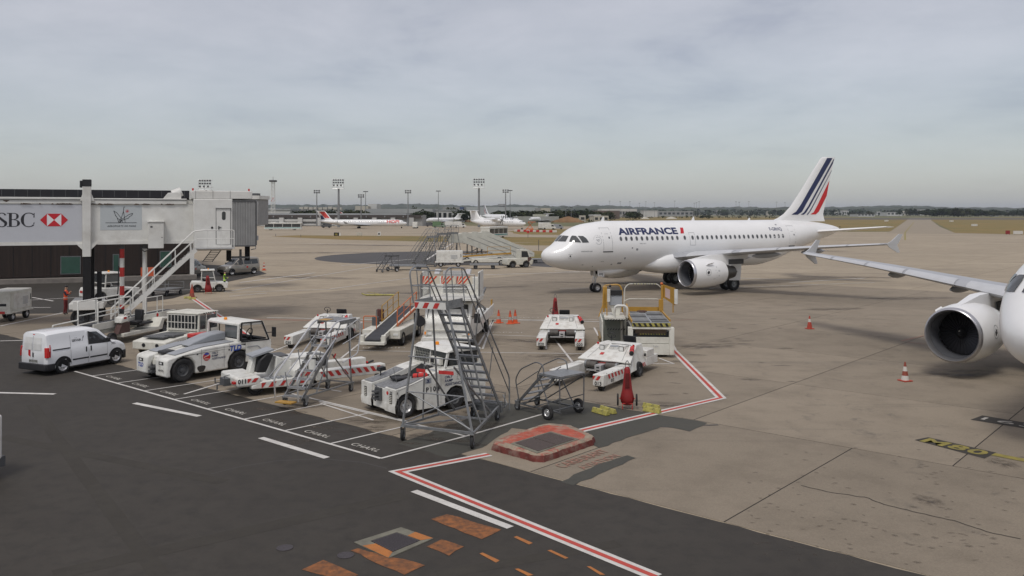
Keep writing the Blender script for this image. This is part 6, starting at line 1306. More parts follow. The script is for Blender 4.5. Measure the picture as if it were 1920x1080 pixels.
# airport operator sign
s0, s1 = LX(188), LX(266); MB(pm('sign_grey', (.46,.49,.50), .5, var=.03)).box(s0, s1, -.012, .004, at(220,431,50).z, zt-.46).build('operator_sign', jb)
zz_ = lambda py: at(225, py, 49.7).z
def LN(pts, w=.022):
    mb = MB(ink); P = [Vector((LX(p[0]), -.016, zz_(p[1]))) for p in pts]
    for i in range(len(P)-1): mb.bar(P[i], P[i+1], .006, w)
    return mb
sc4 = lambda pts: [(u/7.2, 330+v/7.2) for u, v in pts]
lines = [[(1425,632),(1845,632)], [(1600,628),(1640,560),(1668,470),(1672,418),(1688,418)], [(1690,628),(1680,560),(1668,480)], [(1615,628),(1640,590),(1680,560),(1750,515),(1792,505),(1780,530),(1745,550),(1735,570),(1700,580),(1668,590),(1632,612),(1625,628)], [(1660,628),(1640,600),(1590,575),(1560,530),(1535,470),(1580,500),(1625,555),(1645,580)], [(1605,628),(1580,560),(1555,530)]]
mb = MB(ink)
for L_ in lines:
    P = [Vector((LX(p[0]), -.016, zz_(p[1]))) for p in sc4(L_)]
    for i in range(len(P)-1): mb.bar(P[i], P[i+1], .006, .028)
o = mb.build('winged_tower_emblem', jb); o['kind'] = 'stuff'
mb = MB(lr)
for k in range(5): t_ = k*math.pi/5+.2; c_ = Vector((LX(1718/7.2), -.016, zz_(330+475/7.2))); v_ = Vector((math.cos(t_)*.11, 0, math.sin(t_)*.11)); mb.bar(c_-v_, c_+v_, .005, .012)
mb.build('star', jb)
text('lettering', 'AÉROPORTS DE PARIS', jb, ((LX(201)+LX(255))/2, -.013, zz_(424)), F_, U_, .085, ink, off=.02, width=LX(255)-LX(201), space=1.1, shear=.15)
# lifting column, wheel bogie
MB(WP).box(x160-.22, x160+.22, -.3, .12, 4.0, 8.05).build('lift_column', jb, bevel=.02); MB(black).box(x160-.22, x160+.24, -.32, .14, 8.05, 8.45).box(x160-.36,x160-.23,-.2,.1,7.98,8.38).build('column_cap', jb, bevel=.02)
MB(WP).prism([(x160-.55,zb),(x160-.22,zb),(x160-.22,zb-.35)], -.2, 0).prism([(x160+.55,zb),(x160+.22,zb),(x160+.22,zb-.35)], -.2, 0).prism([(x160-.35,zt-.2),(x160-.22,zt+.2),(x160-.22,zt-.2)], -.2, 0).prism([(x160+.4,zt-.2),(x160+.22,zt+.25),(x160+.22,zt-.2)], -.2, 0).build('bracket', jb)
MB(dark).box(x160-.2,x160+.2,-.25,.1,1.3,4.0).box(x160+.5,x160+.75,.3,.5,.9,3.1).box(x160-.2,x160+.2,2.8,3.1,1.3,4.75).build('column_leg', jb)
MB(WP).box(x160-.9,x160+.9,-.4,3.2,1.0,1.35).box(x160-.7,x160+.6,-.5,-.3,.95,1.5).build('bogie_beam', jb, bevel=.03)
for dx in (-.35,.35): o = wheel(jb, x160+dx, -.0, .5, .4, gdk); o.rotation_euler = (0,0,0); o = wheel(jb, x160+dx, 2.8, .5, .4, gdk)
# poles with red and white bands
for px, Y_, z0 in ((228,49.6,0), (271,50,0)):
    xx = LX(px); b0 = 4.75; n = 8
    for k in range(n): za = 4.4-k*.55; MB(redw if (k % 2 == 0 and px < 250) else WP).cyl((xx,.6,max(za-.55,0)), (xx,.6,za), .13, n=16).build('pole_band', jb, smooth=40)
    MB(gdk).box(xx-.12,xx+.12,.45,.75,4.4,4.75).build('pole_head', jb)
MB(black).tube([(LX(222),.3,3.4),(LX(221),.2,1.8),(LX(214),.1,1.2),(LX(205),.1,1.15),(LX(196),.2,1.6),(LX(194),.3,1.8)], .035, rnd=.3).build('hanging_hose', jb, smooth=50)
MB(black).tube([(LX(262),.1,4.7),(LX(266),0,4.35),(LX(272),0,4.2),(LX(290),.1,4.7)], .03, rnd=.2).build('hanging_cable', jb, smooth=50)
# cabinet
k0, k1 = LX(278), LX(307); MB(WP).box(k0,k1,-.55,0,at(290,466,50).z,at(290,417,50).z).box(k0-.04,k1+.04,-.6,.0,at(290,417,50).z,at(290,414.5,50).z).build('cabinet', jb, bevel=.02); MB(gdk).box(k0+.12,k0+.24,-.56,-.55,at(290,425,50).z-.06,at(290,425,50).z+.04).box(k1-.14,k1-.05,-.56,-.55,at(290,446,50).z,at(290,445,50).z).build('cabinet_fitting', jb)
# cab end
c0, c1, c2 = LX(352), LX(434), LX(477); zc0, zc1 = at(400,470,51).z, at(400,373,51).z
MB(WP).box(c0+.3, c1, -.75, 3.4, zc0, zc1).build('rotunda', jb, bevel=.04); MB(WP).box(LX(358),LX(471),-.7,3.2,zc1,at(410,357.5,51).z).build('roof_housing', jb, bevel=.04)
for px in (366, 398, 430): MB(seam).box(LX(px)-.01,LX(px)+.01,-.712,-.70,zc1,zc1+.5).build('panel_joint', jb)
for px in (361,465): MB(redl).cyl((LX(px),-.6,at(0,357.5,51).z),(LX(px),-.6,at(0,353,51).z),.05).build('warning_lamp', jb); 
b = MB(bell); n = 14
for k in range(n): xx = c1+(c2-c1)*k/n; b.box(xx, xx+(c2-c1)/n*.86, -.72+.02*(k%2), 3.2, at(0,461,51).z, at(0,377.5,51).z)
b.build('bellows', jb); MB(gdk).box(c1,c2+.02,-.75,3.2,at(0,377.5,51).z,at(0,375,51).z).box(c1,c2+.02,-.76,3.2,at(0,463.5,51).z,at(0,461,51).z).box(c2,c2+.08,-.74,3.2,at(0,461,51).z,at(0,377,51).z).build('bellows_frame', jb)
d0, d1 = LX(404.5), LX(430); dz0, dz1 = at(0,459,50.5).z, at(0,391,50.5).z
MB(WP).box(d0,d1,-.79,-.755,dz0,dz1).build('door', jb, bevel=.01); MB(seam).box(d0-.04,d0,-.77,-.752,dz0,dz1).box(d1,d1+.04,-.77,-.752,dz0,dz1).box(d0-.05,d1+.05,-.85,-.752,dz1,dz1+.04).build('door_frame', jb)
xm_ = (d0+d1)/2+.02; P = [(xm_+.11*math.cos(k*math.pi/10), (dz1-.28-.30 if math.sin(k*math.pi/10) < 0 else dz1-.28)+.11*math.sin(k*math.pi/10)) for k in range(20)]; MB(glass).prism(P, -.80, -.792).build('door_window', jb)
MB(black).box(d0+.1,d0+.16,-.83,-.79,dz0+.85,dz0+1.1).box(d0+.1,d0+.28,-.84,-.82,dz0+1.0,dz0+1.04).build('door_handle', jb)
MB(black).cyl((d0-.25,-.77,dz0+1.0),(d0-.25,-.755,dz0+1.0),.07).build('lamp', jb)
for px in (430, 465): MB(dark).box(LX(px)-.14,LX(px)+.14,.3,.6,at(0,492,51).z,at(0,463,51).z).build('support_leg', jb)
MB(alu_d).box(LX(436),LX(468),.1,.9,at(0,487,51).z,at(0,484,51).z).tube([(LX(452),.4,zc0),(LX(452),.4,3.3)],.08).build('lift_frame', jb); MB(grey).cyl((LX(478),-.5,at(0,452,51).z),(LX(478),-.5,at(0,443,51).z),.16).tube([(LX(478),-.5,at(0,436,51).z),(LX(478),-.5,at(0,468,51).z),(LX(470),-.3,at(0,470,51).z)],.03).build('winch', jb, smooth=40)
cam_ = MB(WP); cam_.prism([(LX(304),zt-.1),(LX(340),zt-.1),(LX(340),zt+.25),(LX(333),zt+.36),(LX(315),zt+.3)], .1, 1.5).cyl((LX(324),.8,zt+.2),(LX(341),.8,zt+.42),.28,n=14); cam_.build('roof_unit', jb, bevel=.02)
# service stairs from the landing down to the ground on the camera side
fz = at(0,462,50).z-.05; lx0, lx1 = LX(362), c1
st_ = MB(alu_l); st_.box(lx0,lx1+.05,-2.0,-.76,fz-.1,fz-.04); st_.build('landing', jb)
fx, tx_ = LX(204)+.2, lx0+.1; fz0 = .15
for y in (-2.0,-1.15): MB(WP).bar((fx,y,fz0),(tx_,y,fz-.12),.05,.24).build('stair_stringer', jb); 
sm_ = MB(alu).box(-.13,.13,-1.98,-1.17,-.015,.015).mesh('stair_step'); n = 22
for k in range(n): o = link('stair_step', sm_, jb); o.location = (fx+(tx_-fx)*(k+.5)/n, 0, fz0+(fz-fz0)*(k+.5)/n)
for y in (-2.03,-1.12):
    MB(WP).tube([(fx,y,fz0+.95),(tx_-.1,y,fz+.95),(tx_+.5,y,fz+1.0)] + ([(lx1,y,fz+1.0),(lx1,y,fz)] if y < -1.5 else []), .03, rnd=.1).build('handrail', jb, smooth=50); MB(WP).tube([(fx,y,fz0+.5),(tx_,y,fz+.5)] + ([(lx1,y,fz+.5)] if y < -1.5 else []), .022).build('mid_rail', jb, smooth=50)
    for k in range(5): q = k/4; MB(WP).bar((fx+(tx_-fx)*q,y,fz0+(fz-fz0)*q),(fx+(tx_-fx)*q,y,fz0+(fz-fz0)*q+.96),.045).build('rail_post', jb)
for k in range(4): xx = lx0+(lx1-lx0)*k/3; MB(WP).tube([(xx,-2.03,fz-.05),(xx,-2.03,fz+1.0)],.022).build('rail_post', jb, smooth=50)
MB(WP).bar((fx+1.2,-1.6,.1),(fx+1.2,-1.6,.9),.1).cyl((fx+.1,-1.9,.12),(fx+.1,-1.3,.12),.12).build('stair_foot', jb)
lad = MB(alu_d); q0, q1 = (LX(396),-.3,at(0,470,51).z), (LX(379),-.3,at(0,492,51).z)
for dx in (0,.55): lad.tube([(q0[0]+dx,q0[1],q0[2]),(q1[0]+dx,q1[1],q1[2])],.03)
for k in range(7): f = (k+.5)/7; lad.tube([(q0[0]+(q1[0]-q0[0])*f,-.3,q0[2]+(q1[2]-q0[2])*f),(q0[0]+(q1[0]-q0[0])*f+.55,-.3,q0[2]+(q1[2]-q0[2])*f)],.02)
lad.build('ladder', jb, smooth=50)
# second bridge cab further on
j2 = thing('boarding_bridge', 'grey bridge cab further along, showing right of the nearer bridge', 'boarding bridge', (*at(440,400,72)[:2], 0))
MB(bell).box(0,2.0,0,3,5.5,7.7).build('cab', j2, bevel=.05); MB(WP).box(-.3,2.1,-.1,3,7.7,8.0).box(-3,0,0.3,2.7,5.4,7.9).build('roof', j2); MB(gdk).box(.7,1.9,.2,.9,8.0,8.2).build('roof_unit', j2); MB(black).box(1.6,1.75,-.1,.05,5.1,5.6).build('winch', j2)
# dark terminal
ba, bb_ = G(-200,537), G(358,522); td = (bb_-ba); trz = math.atan2(td.y, td.x); TL = td.length
tb = thing('terminal_building', 'dark brown clad terminal with black roof band behind the boarding bridge', 'building', (ba.x, ba.y, 0), trz)
brown = pm('brown_cladding', (.022,.014,.011), .7, var=.3, scale=.7, stretch=(6,1,.3), dirt=(.045,.028,.02), amt=.3, dscale=1)
MB(brown).box(0,TL,0,30,.5,8.0).build('wall', tb); MB(pm('black_roof_band', (.018,.018,.022), .6)).box(-.2,TL-.15,-.4,30,8.0,8.75).build('roof_band', tb); MB(pm('kerb_concrete', (.2,.18,.16), .85, var=.2)).box(-2,TL+.5,-1.6,-.05,0,.42).build('plinth', tb)
for k in range(60):
    if k*1.05 < TL-.5: MB(gdk).box(k*1.05,k*1.05+.05,-.43,-.40,8.05,8.7).build('band_joint', tb)
def TX_(px): 
    k = (px-960)/FOC; u = td.normalized(); return (k*ba.y-ba.x)/(u.x-k*u.y)
for p0, p1, q0, q1 in ((115,150,482,513), (213,222,478,508), (301,320,472,500)):
    xa_, xb_ = TX_(p0), TX_(p1); Yw = ba.y+td.normalized().y*xa_; z0_, z1_ = 6.5-(q1-400)*Yw/FOC, 6.5-(q0-400)*Yw/FOC
    f = MB(alu_d).box(xa_-.08,xb_+.08,-.06,-.01,z0_-.08,z1_+.08).build('window', tb); MB(greeng).box(xa_,xb_,-.08,-.062,z0_,z1_).build('pane', f)
for k in range(1, 16): MB(dark).box(k*TL/16-.03,k*TL/16+.03,-.02,-.0,.5,8.0).build('cladding_joint', tb)
MB(WP).box(TL-.1,TL+.3,-.3,.3,.0,7.9).box(TL+.3,TL+1.4,.4,.6,4.6,7.4).build('corner_post', tb)
# bus-like vehicle just entering on the far left
ev = thing('service_truck', 'dirty white truck tail just showing at the left edge on the asphalt', 'truck', (*G(-128,915)[:2], .01), R(78))
MB(white).box(-2.2,1.05,-1.0,1.0,.45,1.55).build('body', ev, bevel=.06); MB(gdk).box(-2.2,1.15,-.98,.98,.25,.5).build('bumper', ev)
for x in (-1.6,.3):
    for y in (-.85,.85): wheel(ev, x, y, .33, .2, gdk)
# ------------------------------------------------------------------ aircraft
wing_g = pm('wing_grey', (.40,.41,.43), .4, metal=.15, var=.08, scale=.7, dirt=(.28,.28,.28), amt=.2, dscale=.6)
wing_l = pm('slat_light_grey', (.56,.57,.58), .35, metal=.25, var=.05)
inlet_m = pm('inlet_lip', (.5,.5,.52), .3, metal=.8, var=.08); hotm = pm('exhaust_metal', (.12,.115,.11), .45, metal=.8, var=.2, scale=3)
winm = pm('cabin_window', (.10,.105,.11), .25, var=.35, scale=1.5); winr = pm('window_surround', (.5,.5,.5), .4)
outl = pm('door_outline', (.25,.26,.27), .5); duct = pm('duct_liner', (.14,.145,.16), .4, metal=.3)
def fuselage(t, st, m, n=48, N_=110, name='fuselage'):
    xs = [s[0] for s in st]; X = sorted(set(list(np.linspace(xs[0], xs[-1], N_))+[xs[0]+.02,xs[0]+.06,xs[0]+.12,xs[0]+.2,xs[0]+.35])); c = [interp(xs, [s[i] for s in st], X) for i in (1,2,3)]; rings = []
    for i, x in enumerate(X):
        zb, zt, w = c[0][i], c[1][i], c[2][i]; zm = (zb+zt)/2; h = (zt-zb)/2
        rings.append([Vector((x, math.sin(2*math.pi*k/n)*w, zm+math.cos(2*math.pi*k/n)*h)) for k in range(n)])
    mb = MB(m); mb.loft(rings, m); mb.build(name, t, smooth=60); return Wrap(mb)
AF = [(1,0),(.75,.028),(.5,.05),(.3,.06),(.15,.052),(.05,.032),(0,0),(.05,-.022),(.15,-.036),(.3,-.042),(.5,-.036),(.75,-.018)]
def afl(x, y, z, c, th, vert=False):
    k = th/.1
    return [Vector((x+u*c, y, z+v*c*k)) if not vert else Vector((x+u*c, y+(v+ (0))*c*k, z)) for u, v in AF]
def surf(t, name, secs, m, vert=False):
    return MB(m).loft([afl(*s, vert) for s in secs], m).build(name, t, smooth=50)
def slats(t, secs, sy):
    """leading edge pieces standing a few millimetres proud"""
    for (f0, f1) in ((.06,.30),(.34,.52),(.53,.68),(.69,.84),(.85,.985)):
        rings = []
        for f in (f0, f1):
            q = f*(len(secs)-1); 
            # interpolate along span by y
            ys = [abs(s[1]) for s in secs]; yy = ys[0]+(ys[-1]-ys[0])*f; i = max(j for j in range(len(ys)-1) if ys[j] <= yy+1e-6); g = (yy-ys[i])/(ys[i+1]-ys[i])
            a, b = secs[i], secs[i+1]; s = [a[k]+(b[k]-a[k])*g for k in range(5)]; x, y, z, c, th = s; k = th/.1
            prof = [(.16,.056),(.1,.047),(.05,.036),(.015,.02),(-.006,0),(.015,-.016),(.05,-.026),(.07,-.03)]
            rings.append([Vector((x+u*c, y, z+v*c*k+.006)) for u, v in prof])
        MB(wing_l).loft(rings, wing_l, caps=False, closed=False).build('slat', t, smooth=60)
FB = {}
def engine(t, x, y, z, s=1.0, detail=True):
    """turbofan: cowl, lip, fan, core; x = inlet face, aft is +x"""
    e_ = MB(plane_white)
    e_.lathe([(.22,1.08*s),(.5,1.14*s),(1.1,1.18*s),(1.9,1.17*s),(2.8,1.07*s),(3.5,.93*s),(3.62,.90*s),(3.6,.86*s),(2.6,.80*s)], (x,y,z), 'x', 44)
    o = e_.build('engine', t, smooth=50)
    MB(inlet_m).lathe([(.30,.93*s),(.1,.94*s),(.0,1.0*s),(.03,1.045*s),(.12,1.075*s),(.225,1.083*s)], (x,y,z), 'x', 44).build('inlet_lip', o, smooth=60)
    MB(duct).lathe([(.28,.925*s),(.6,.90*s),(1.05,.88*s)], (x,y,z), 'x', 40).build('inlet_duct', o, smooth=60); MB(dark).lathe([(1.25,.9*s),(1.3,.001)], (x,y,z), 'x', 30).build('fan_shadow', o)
    MB(hotm).lathe([(3.5,.80*s),(4.3,.60*s),(4.9,.48*s),(4.88,.42*s),(4.4,.40*s)], (x,y,z), 'x', 30).lathe([(4.3,.36*s),(4.9,.3*s),(5.35,.08*s),(5.4,.001)], (x,y,z), 'x', 24).build('exhaust', o, smooth=50)
    MB(dark).lathe([(.75,.001),(.8,.07*s),(1.0,.17*s),(1.2,.26*s)], (x,y,z), 'x', 22).build('spinner', o, smooth=60); MB(whitec).prism([(.0,.03),(.05,.09),(.0,.12),(-.03,.05)], x+.85-.02, x+.85, 'x').build('spinner_mark', o).location = (0,y,z)
    if detail:
        if s not in FB:
            bl = MB(pm('fan_titanium', (.05,.05,.055), .4, metal=.7)); r0, r1 = .2*s, .87*s
            bl.loft([[Vector((-.06,-.02,r0)),Vector((.06,.05,r0)),Vector((.07,.04,r0)),Vector((-.05,-.03,r0))],[Vector((-.05,-.07,r1)),Vector((.03,.09,r1)),Vector((.04,.08,r1)),Vector((-.04,-.08,r1))]]); FB[s] = bl.mesh('fan_blade')
        for k in range(30):
            b = link('fan_blade', FB[s], o); b.location = (x+1.12, y, z); b.rotation_euler = (2*math.pi*k/30, 0, 0)
    return o
def outline(wr, mb, x0, x1, z0, z1, sy, m, th=.025, W=4, lean=0):
    for a in ([(x0,z0),(x1,z0),(x1,z0+th),(x0,z0+th)], [(x0,z1-th),(x1,z1-th),(x1,z1),(x0,z1)], [(x0,z0),(x0+th,z0),(x0+th,z1),(x0,z1)], [(x1-th,z0),(x1,z0),(x1,z1),(x1-th,z1)]):
        wr.poly(mb, [(u, sy*W, v) for u, v in a], (0,-sy,0), m, step=.3)
def gearleg(t, x, y, r, w, sp, top, lean=0, nm='landing_gear'):
    g = MB(alu_l); g.cyl((x,y,r),(x+lean,y,top),.075,.10,n=12).cyl((x,y,r*.9),(x+lean*.5,y,(r+top)/2),.05,.06,n=10).cyl((x,y-sp-.05,r),(x,y+sp+.05,r),.055,n=10)
    g.tube([(x-.12,y,r+.1),(x-.3,y,(r+top)*.45),(x-.08,y,(r+top)*.62)],.03).tube([(x+.1,y+.05,(r+top)*.5),(x+.55,y+.05,top)],.04).box(x-.1,x-.02,y-.12,y+.12,(r+top)*.5,(r+top)*.5+.12,lampm)
    o = g.build(nm, t, smooth=40)
    for s in (-1,1): wl = wheel(o, x, y+s*sp, r, w, alu_l if top < 2.2 and r < .5 else alu, hub=.52)
    return o
def a319(name, label, group=None, full=True):
    t = thing(name, label, 'airliner', group=group)
    st = [(0,3.04,3.14,.04),(.05,2.86,3.33,.28),(.15,2.70,3.46,.45),(.43,2.45,3.68,.78),(.8,2.28,3.87,1.06),(1.22,2.14,4.10,1.28),(1.7,2.03,4.52,1.47),(2.1,1.96,4.90,1.60),(2.8,1.87,5.32,1.76),(3.6,1.80,5.58,1.88),(4.5,1.76,5.72,1.95),(6,1.73,5.86,1.975),(12,1.73,5.87,1.975),(22.3,1.73,5.87,1.975),(24.3,2.05,5.88,1.93),(26.5,2.75,5.85,1.78),(28.6,3.35,5.78,1.5),(30.5,3.85,5.64,1.15),(32.2,4.28,5.42,.75),(33.3,4.58,5.2,.42),(33.75,4.78,5.05,.2),(33.84,4.88,4.96,.05)]
    wr = fuselage(t, st, plane_white)
    mb = MB(pm('radome_seam', (.6,.6,.6), .4))
    # belly fairing
    X = np.linspace(9.0, 19.6, 26); rings = []
    for x in X:
        k = math.sin(math.pi*min(max((x-9.0)/2.6, 0), 1)/2) if x < 11.6 else (math.sin(math.pi*min((19.6-x)/4.5, 1)/2) if x > 15.1 else 1)
        w = .9+1.32*k; zt_ = 2.3+1.05*k; zb_ = 2.0-.62*k
        rings.append([Vector((x, math.copysign(abs(math.sin(a))**.7, math.sin(a))*w, (zt_+zb_)/2+math.copysign(abs(math.cos(a))**.8, math.cos(a))*(zt_-zb_)/2)) for a in [2*math.pi*k_/32 for k_ in range(32)]])
    MB(plane_white).loft(rings).build('belly_fairing', t, smooth=60)
    for sy in (-1,1):
        secs = [(10.6,sy*1.2,2.66,7.2,.13),(11.6,sy*2.2,2.80,6.1,.13),(13.55,sy*6.3,3.28,3.95,.115),(16.1,sy*11.6,3.82,2.65,.105),(18.55,sy*16.7,4.22,1.55,.10),(18.75,sy*16.95,4.25,1.4,.09)]
        surf(t, 'wing', secs, wing_g); slats(t, secs[1:], sy)
        MB(wing_l).prism([(18.9,4.25),(20.2,4.22),(20.75,4.95),(20.35,4.98),(19.5,4.45)], sy*16.97-.03, sy*16.97+.03).prism([(19.0,4.25),(20.1,4.22),(20.45,3.62),(20.2,3.60),(19.3,4.0)], sy*16.97-.025, sy*16.97+.025).build('wingtip_fence', t, smooth=40)
        for (yy, xx, zz, ln) in ((4.4,14.2,2.72,4.3),(7.7,14.9,3.12,3.7),(11.2,16.6,3.52,3.0)):
            rings = []
            for k in range(9):
                f = k/8; r_ = .24*math.sin(math.pi*min(f*1.15+.02,1))**.6+.01; rings.append([Vector((xx+ln*f, sy*yy+math.cos(a)*r_*.7, zz-.05+.10*f+math.sin(a)*r_)) for a in [2*math.pi*q/12 for q in range(12)]])
            MB(wing_g).loft(rings).build('flap_fairing', t, smooth=50)
        surf(t, 'tailplane', [(28.6,sy*.6,4.70,3.7,.10),(29.2,sy*1.2,4.75,3.35,.10),(32.35,sy*6.1,5.22,1.55,.09),(32.6,sy*6.22,5.24,1.3,.07)], plane_white)
        e_ = engine(t, 9.75, sy*5.75, 1.72, detail=full)
        # pylon
        MB(plane_white).loft([[Vector((10.3,sy*5.75-.1,2.75)),Vector((10.3,sy*5.75+.1,2.75)),Vector((10.3,sy*5.75+.1,2.85)),Vector((10.3,sy*5.75-.1,2.85))],[Vector((12.2,sy*5.75-.22,2.5)),Vector((12.2,sy*5.75+.22,2.5)),Vector((12.2,sy*5.75+.2,3.15)),Vector((12.2,sy*5.75-.2,3.15))],[Vector((14.2,sy*5.75-.24,2.2)),Vector((14.2,sy*5.75+.24,2.2)),Vector((14.2,sy*5.75+.2,3.2)),Vector((14.2,sy*5.75-.2,3.2))],[Vector((16.3,sy*5.75-.06,2.85)),Vector((16.3,sy*5.75+.06,2.85)),Vector((16.3,sy*5.75+.06,3.1)),Vector((16.3,sy*5.75-.06,3.1))]]).build('pylon', t, smooth=30)
        MB(gdk).box(14.0,15.6,sy*5.75-.27,sy*5.75+.27,2.35,2.75).build('pylon_panel', t)
        MB(plane_white).hexa([Vector((10.9,sy*5.75-sy*-.95,2.35)),Vector((11.7,sy*5.75-sy*-.95,2.5)),Vector((11.7,sy*5.75-sy*-.97,2.5)),Vector((10.9,sy*5.75-sy*-.97,2.35))],[Vector((11.1,sy*5.75+sy*1.12,2.52)),Vector((11.7,sy*5.75+sy*1.12,2.62)),Vector((11.7,sy*5.75+sy*1.14,2.62)),Vector((11.1,sy*5.75+sy*1.14,2.52))]).build('strake', t)
        # engine emblem and marks on both sides
        eb = MB(plane_white); eb.lathe([(.5,1.14),(1.1,1.18),(1.9,1.17),(2.8,1.07)], (9.75,sy*5.75,1.72), 'x', 44); we = Wrap(eb)
        for s2 in (-1,1):
            em = MB(outl); cx_, cz_ = 11.1, 1.85; yo = sy*5.75+s2*3
            for k in range(20):
                a, b = 2*math.pi*k/20, 2*math.pi*(k+1)/20
                we.poly(em, [(cx_+math.cos(q)*r_, yo, cz_+math.sin(q)*r_) for q, r_ in ((a,.27),(b,.27),(b,.245),(a,.245))], (0,-s2,0), outl, step=1)
            we.poly(em, [(cx_+u_, yo, cz_+v_) for u_, v_ in ((-.12,-.12),(.02,-.16),(.0,-.04),(.12,-.08),(.05,.04),(.13,.1),(.02,.08),(-.03,.15),(-.07,.04),(-.15,.02),(-.06,-.04))], (0,-s2,0), printk, step=1)
            for (u0,u1,v0,v1) in ((12.0,12.03,1.0,2.3),(12.15,12.35,1.95,1.98),(12.15,12.35,1.88,1.91),(12.2,12.25,1.5,1.6),(11.6,11.9,1.3,1.32),(11.85,11.9,1.95,2.0)): we.poly(em, [(u0,yo,v0),(u1,yo,v0),(u1,yo,v1),(u0,yo,v1)], (0,-s2,0), outl, step=.4)
            em.build('engine_marking', t, fix=False)
        gearleg(t, 16.11, sy*3.8, .58, .42, .46, 2.7, lean=-.1)
        MB(plane_white).prism([(15.5,.9),(16.7,.85),(16.9,2.7),(15.2,2.7)], sy*4.45-.02, sy*4.45+.02).build('gear_door', t)
    # fin
    MB(plane_white).loft([[Vector((x+u*c, v*c*k/ .1, z)) for u, v in AF] for x, c, z, k in ((24.6,7.3,5.72,.03),(25.6,6.15,6.05,.06),(26.35,5.3,6.43,.085),(27.27,4.6,7.17,.1),(28.62,3.65,8.69,.1),(30.22,2.57,10.61,.1),(31.25,1.96,11.78,.1),(31.5,1.76,11.92,.08),(31.75,1.5,11.97,.04))]).build('fin', t, smooth=60)
    fm_ = MB(plane_white); fm_.loft([[Vector((x+u*c, v*c*k/.1, z)) for u, v in AF] for x, c, z, k in ((24.6,7.3,5.72,.03),(25.6,6.15,6.05,.06),(26.35,5.3,6.43,.085),(27.27,4.6,7.17,.1),(28.62,3.65,8.69,.1),(30.22,2.57,10.61,.1),(31.25,1.96,11.78,.1),(31.5,1.76,11.92,.08))]); wf = Wrap(fm_)
    stripesP = [([(27.2,6.37),(27.8,6.65),(28.5,7.4),(32.12,11.88),(32.9,11.9),(29.15,7.41),(28.57,6.65),(28.0,6.36)], navy), ([(28.41,6.36),(28.84,6.58),(29.42,7.18),(33.08,11.8),(33.16,11.8),(32.95,11.34),(29.68,7.18),(29.15,6.58),(28.84,6.36)], navy),
        ([(29.21,6.36),(29.58,6.65),(32.84,10.75),(32.78,10.6),(29.79,6.73),(29.39,6.36)], navy), ([(29.74,6.39),(30.22,6.58),(30.75,7.26),(32.5,9.7),(32.12,8.2),(31.25,7.11),(30.97,6.65),(30.54,6.39)], pm('tail_red', (.55,.02,.025), .35, var=.03))]
    for sy in (-1,1):
        for P, m in stripesP:
            s_ = MB(m); wf.poly(s_, [(x, sy*2, z) for x, z in P], (0,-sy,0), m, step=.4, eps=.022); s_.build('fin_stripe', t, fix=False)
    # cockpit glazing
    for sy in (-1,1):
        g = MB(glass2); wr.poly(g, [(-2,sy*.05,4.24),(-2,sy*.86,4.24),(-2,sy*.72,4.66),(-2,sy*.06,4.70)], (1,0,0), glass2, step=.05, eps=.028); g.build('windscreen', t, fix=False)
        for P in ([(1.82,4.23),(2.62,4.17),(2.42,4.68),(2.2,4.70),(2.05,4.55)], [(2.72,4.16),(3.26,4.17),(3.10,4.50),(2.92,4.67),(2.54,4.68)]):
            g = MB(glass2); wr.poly(g, [(x,sy*4,z) for x, z in P], (0,-sy,0), glass2, step=.05, eps=.028); g.build('cockpit_window', t, fix=False)
    wposs = [6.28+.528*k for k in range(12)]+[12.89]+[13.74]+[14.31+.528*k for k in range(20)]
    for sy in (-1,1):
        if not full: break
        for x in wposs:
            a = MB(winr); P = [(x+math.cos(q)*.145, sy*4, 4.42+math.copysign(abs(math.sin(q))**.8, math.sin(q))*.20) for q in [math.pi*2*k/12 for k in range(12)]]; wr.poly(a, P, (0,-sy,0), winr, step=1, eps=.004)
            P = [(x+math.cos(q)*.115, sy*4, 4.42+math.copysign(abs(math.sin(q))**.8, math.sin(q))*.165) for q in [math.pi*2*k/12 for k in range(12)]]; wr.poly(a, P, (0,-sy,0), winm, step=1, eps=.008); a.build('cabin_window', t, fix=False)
        for x0, x1, z0, z1, nm in ((4.55,5.42,3.42,5.32,'passenger_door'),(13.42,14.03,3.77,4.85,'emergency_exit'),(25.2,26.05,3.5,5.35,'passenger_door')):
            a = MB(outl); outline(wr, a, x0, x1, z0, z1, sy, outl)
            if nm == 'passenger_door': wr.poly(a, [(x0-.04,sy*4,z0-.06),(x1+.04,sy*4,z0-.06),(x1+.04,sy*4,z0+.03),(x0-.04,sy*4,z0+.03)], (0,-sy,0), MATS['dark_grey_paint'], eps=.012); wr.poly(a, [(x0+.55,sy*4,4.45),(x0+.68,sy*4,4.45),(x0+.68,sy*4,4.6),(x0+.55,sy*4,4.6)], (0,-sy,0), winm, eps=.012); wr.poly(a, [(x0+.25,sy*4,4.82),(x0+.6,sy*4,4.82),(x0+.6,sy*4,4.84),(x0+.25,sy*4,4.84)], (0,-sy,0), outl)
            a.build(nm, t, fix=False)
    if full:
        a = MB(navy); wr.text(a, 'AIRFRANCE', (6.15,-4,4.76), (1,0,.0), (0,0,1), .50, (0,1,0), navy, width=6.15, off=.042, step=.12, eps=.009); a.build('lettering', t, fix=False)
        a = MB(lr); wr.poly(a, [(12.55,-4,4.78),(12.92,-4,4.78),(13.1,-4,5.27),(12.78,-4,5.27)], (0,1,0), lr, step=.12, eps=.009); a.build('red_accent', t, fix=False)
        a = MB(navy); wr.text(a, 'F-GRHQ', (22.95,-4,4.93), (1,0,0), (0,0,1), .27, (0,1,0), navy, width=1.5, off=.02, step=.12); a.build('lettering', t, fix=False)
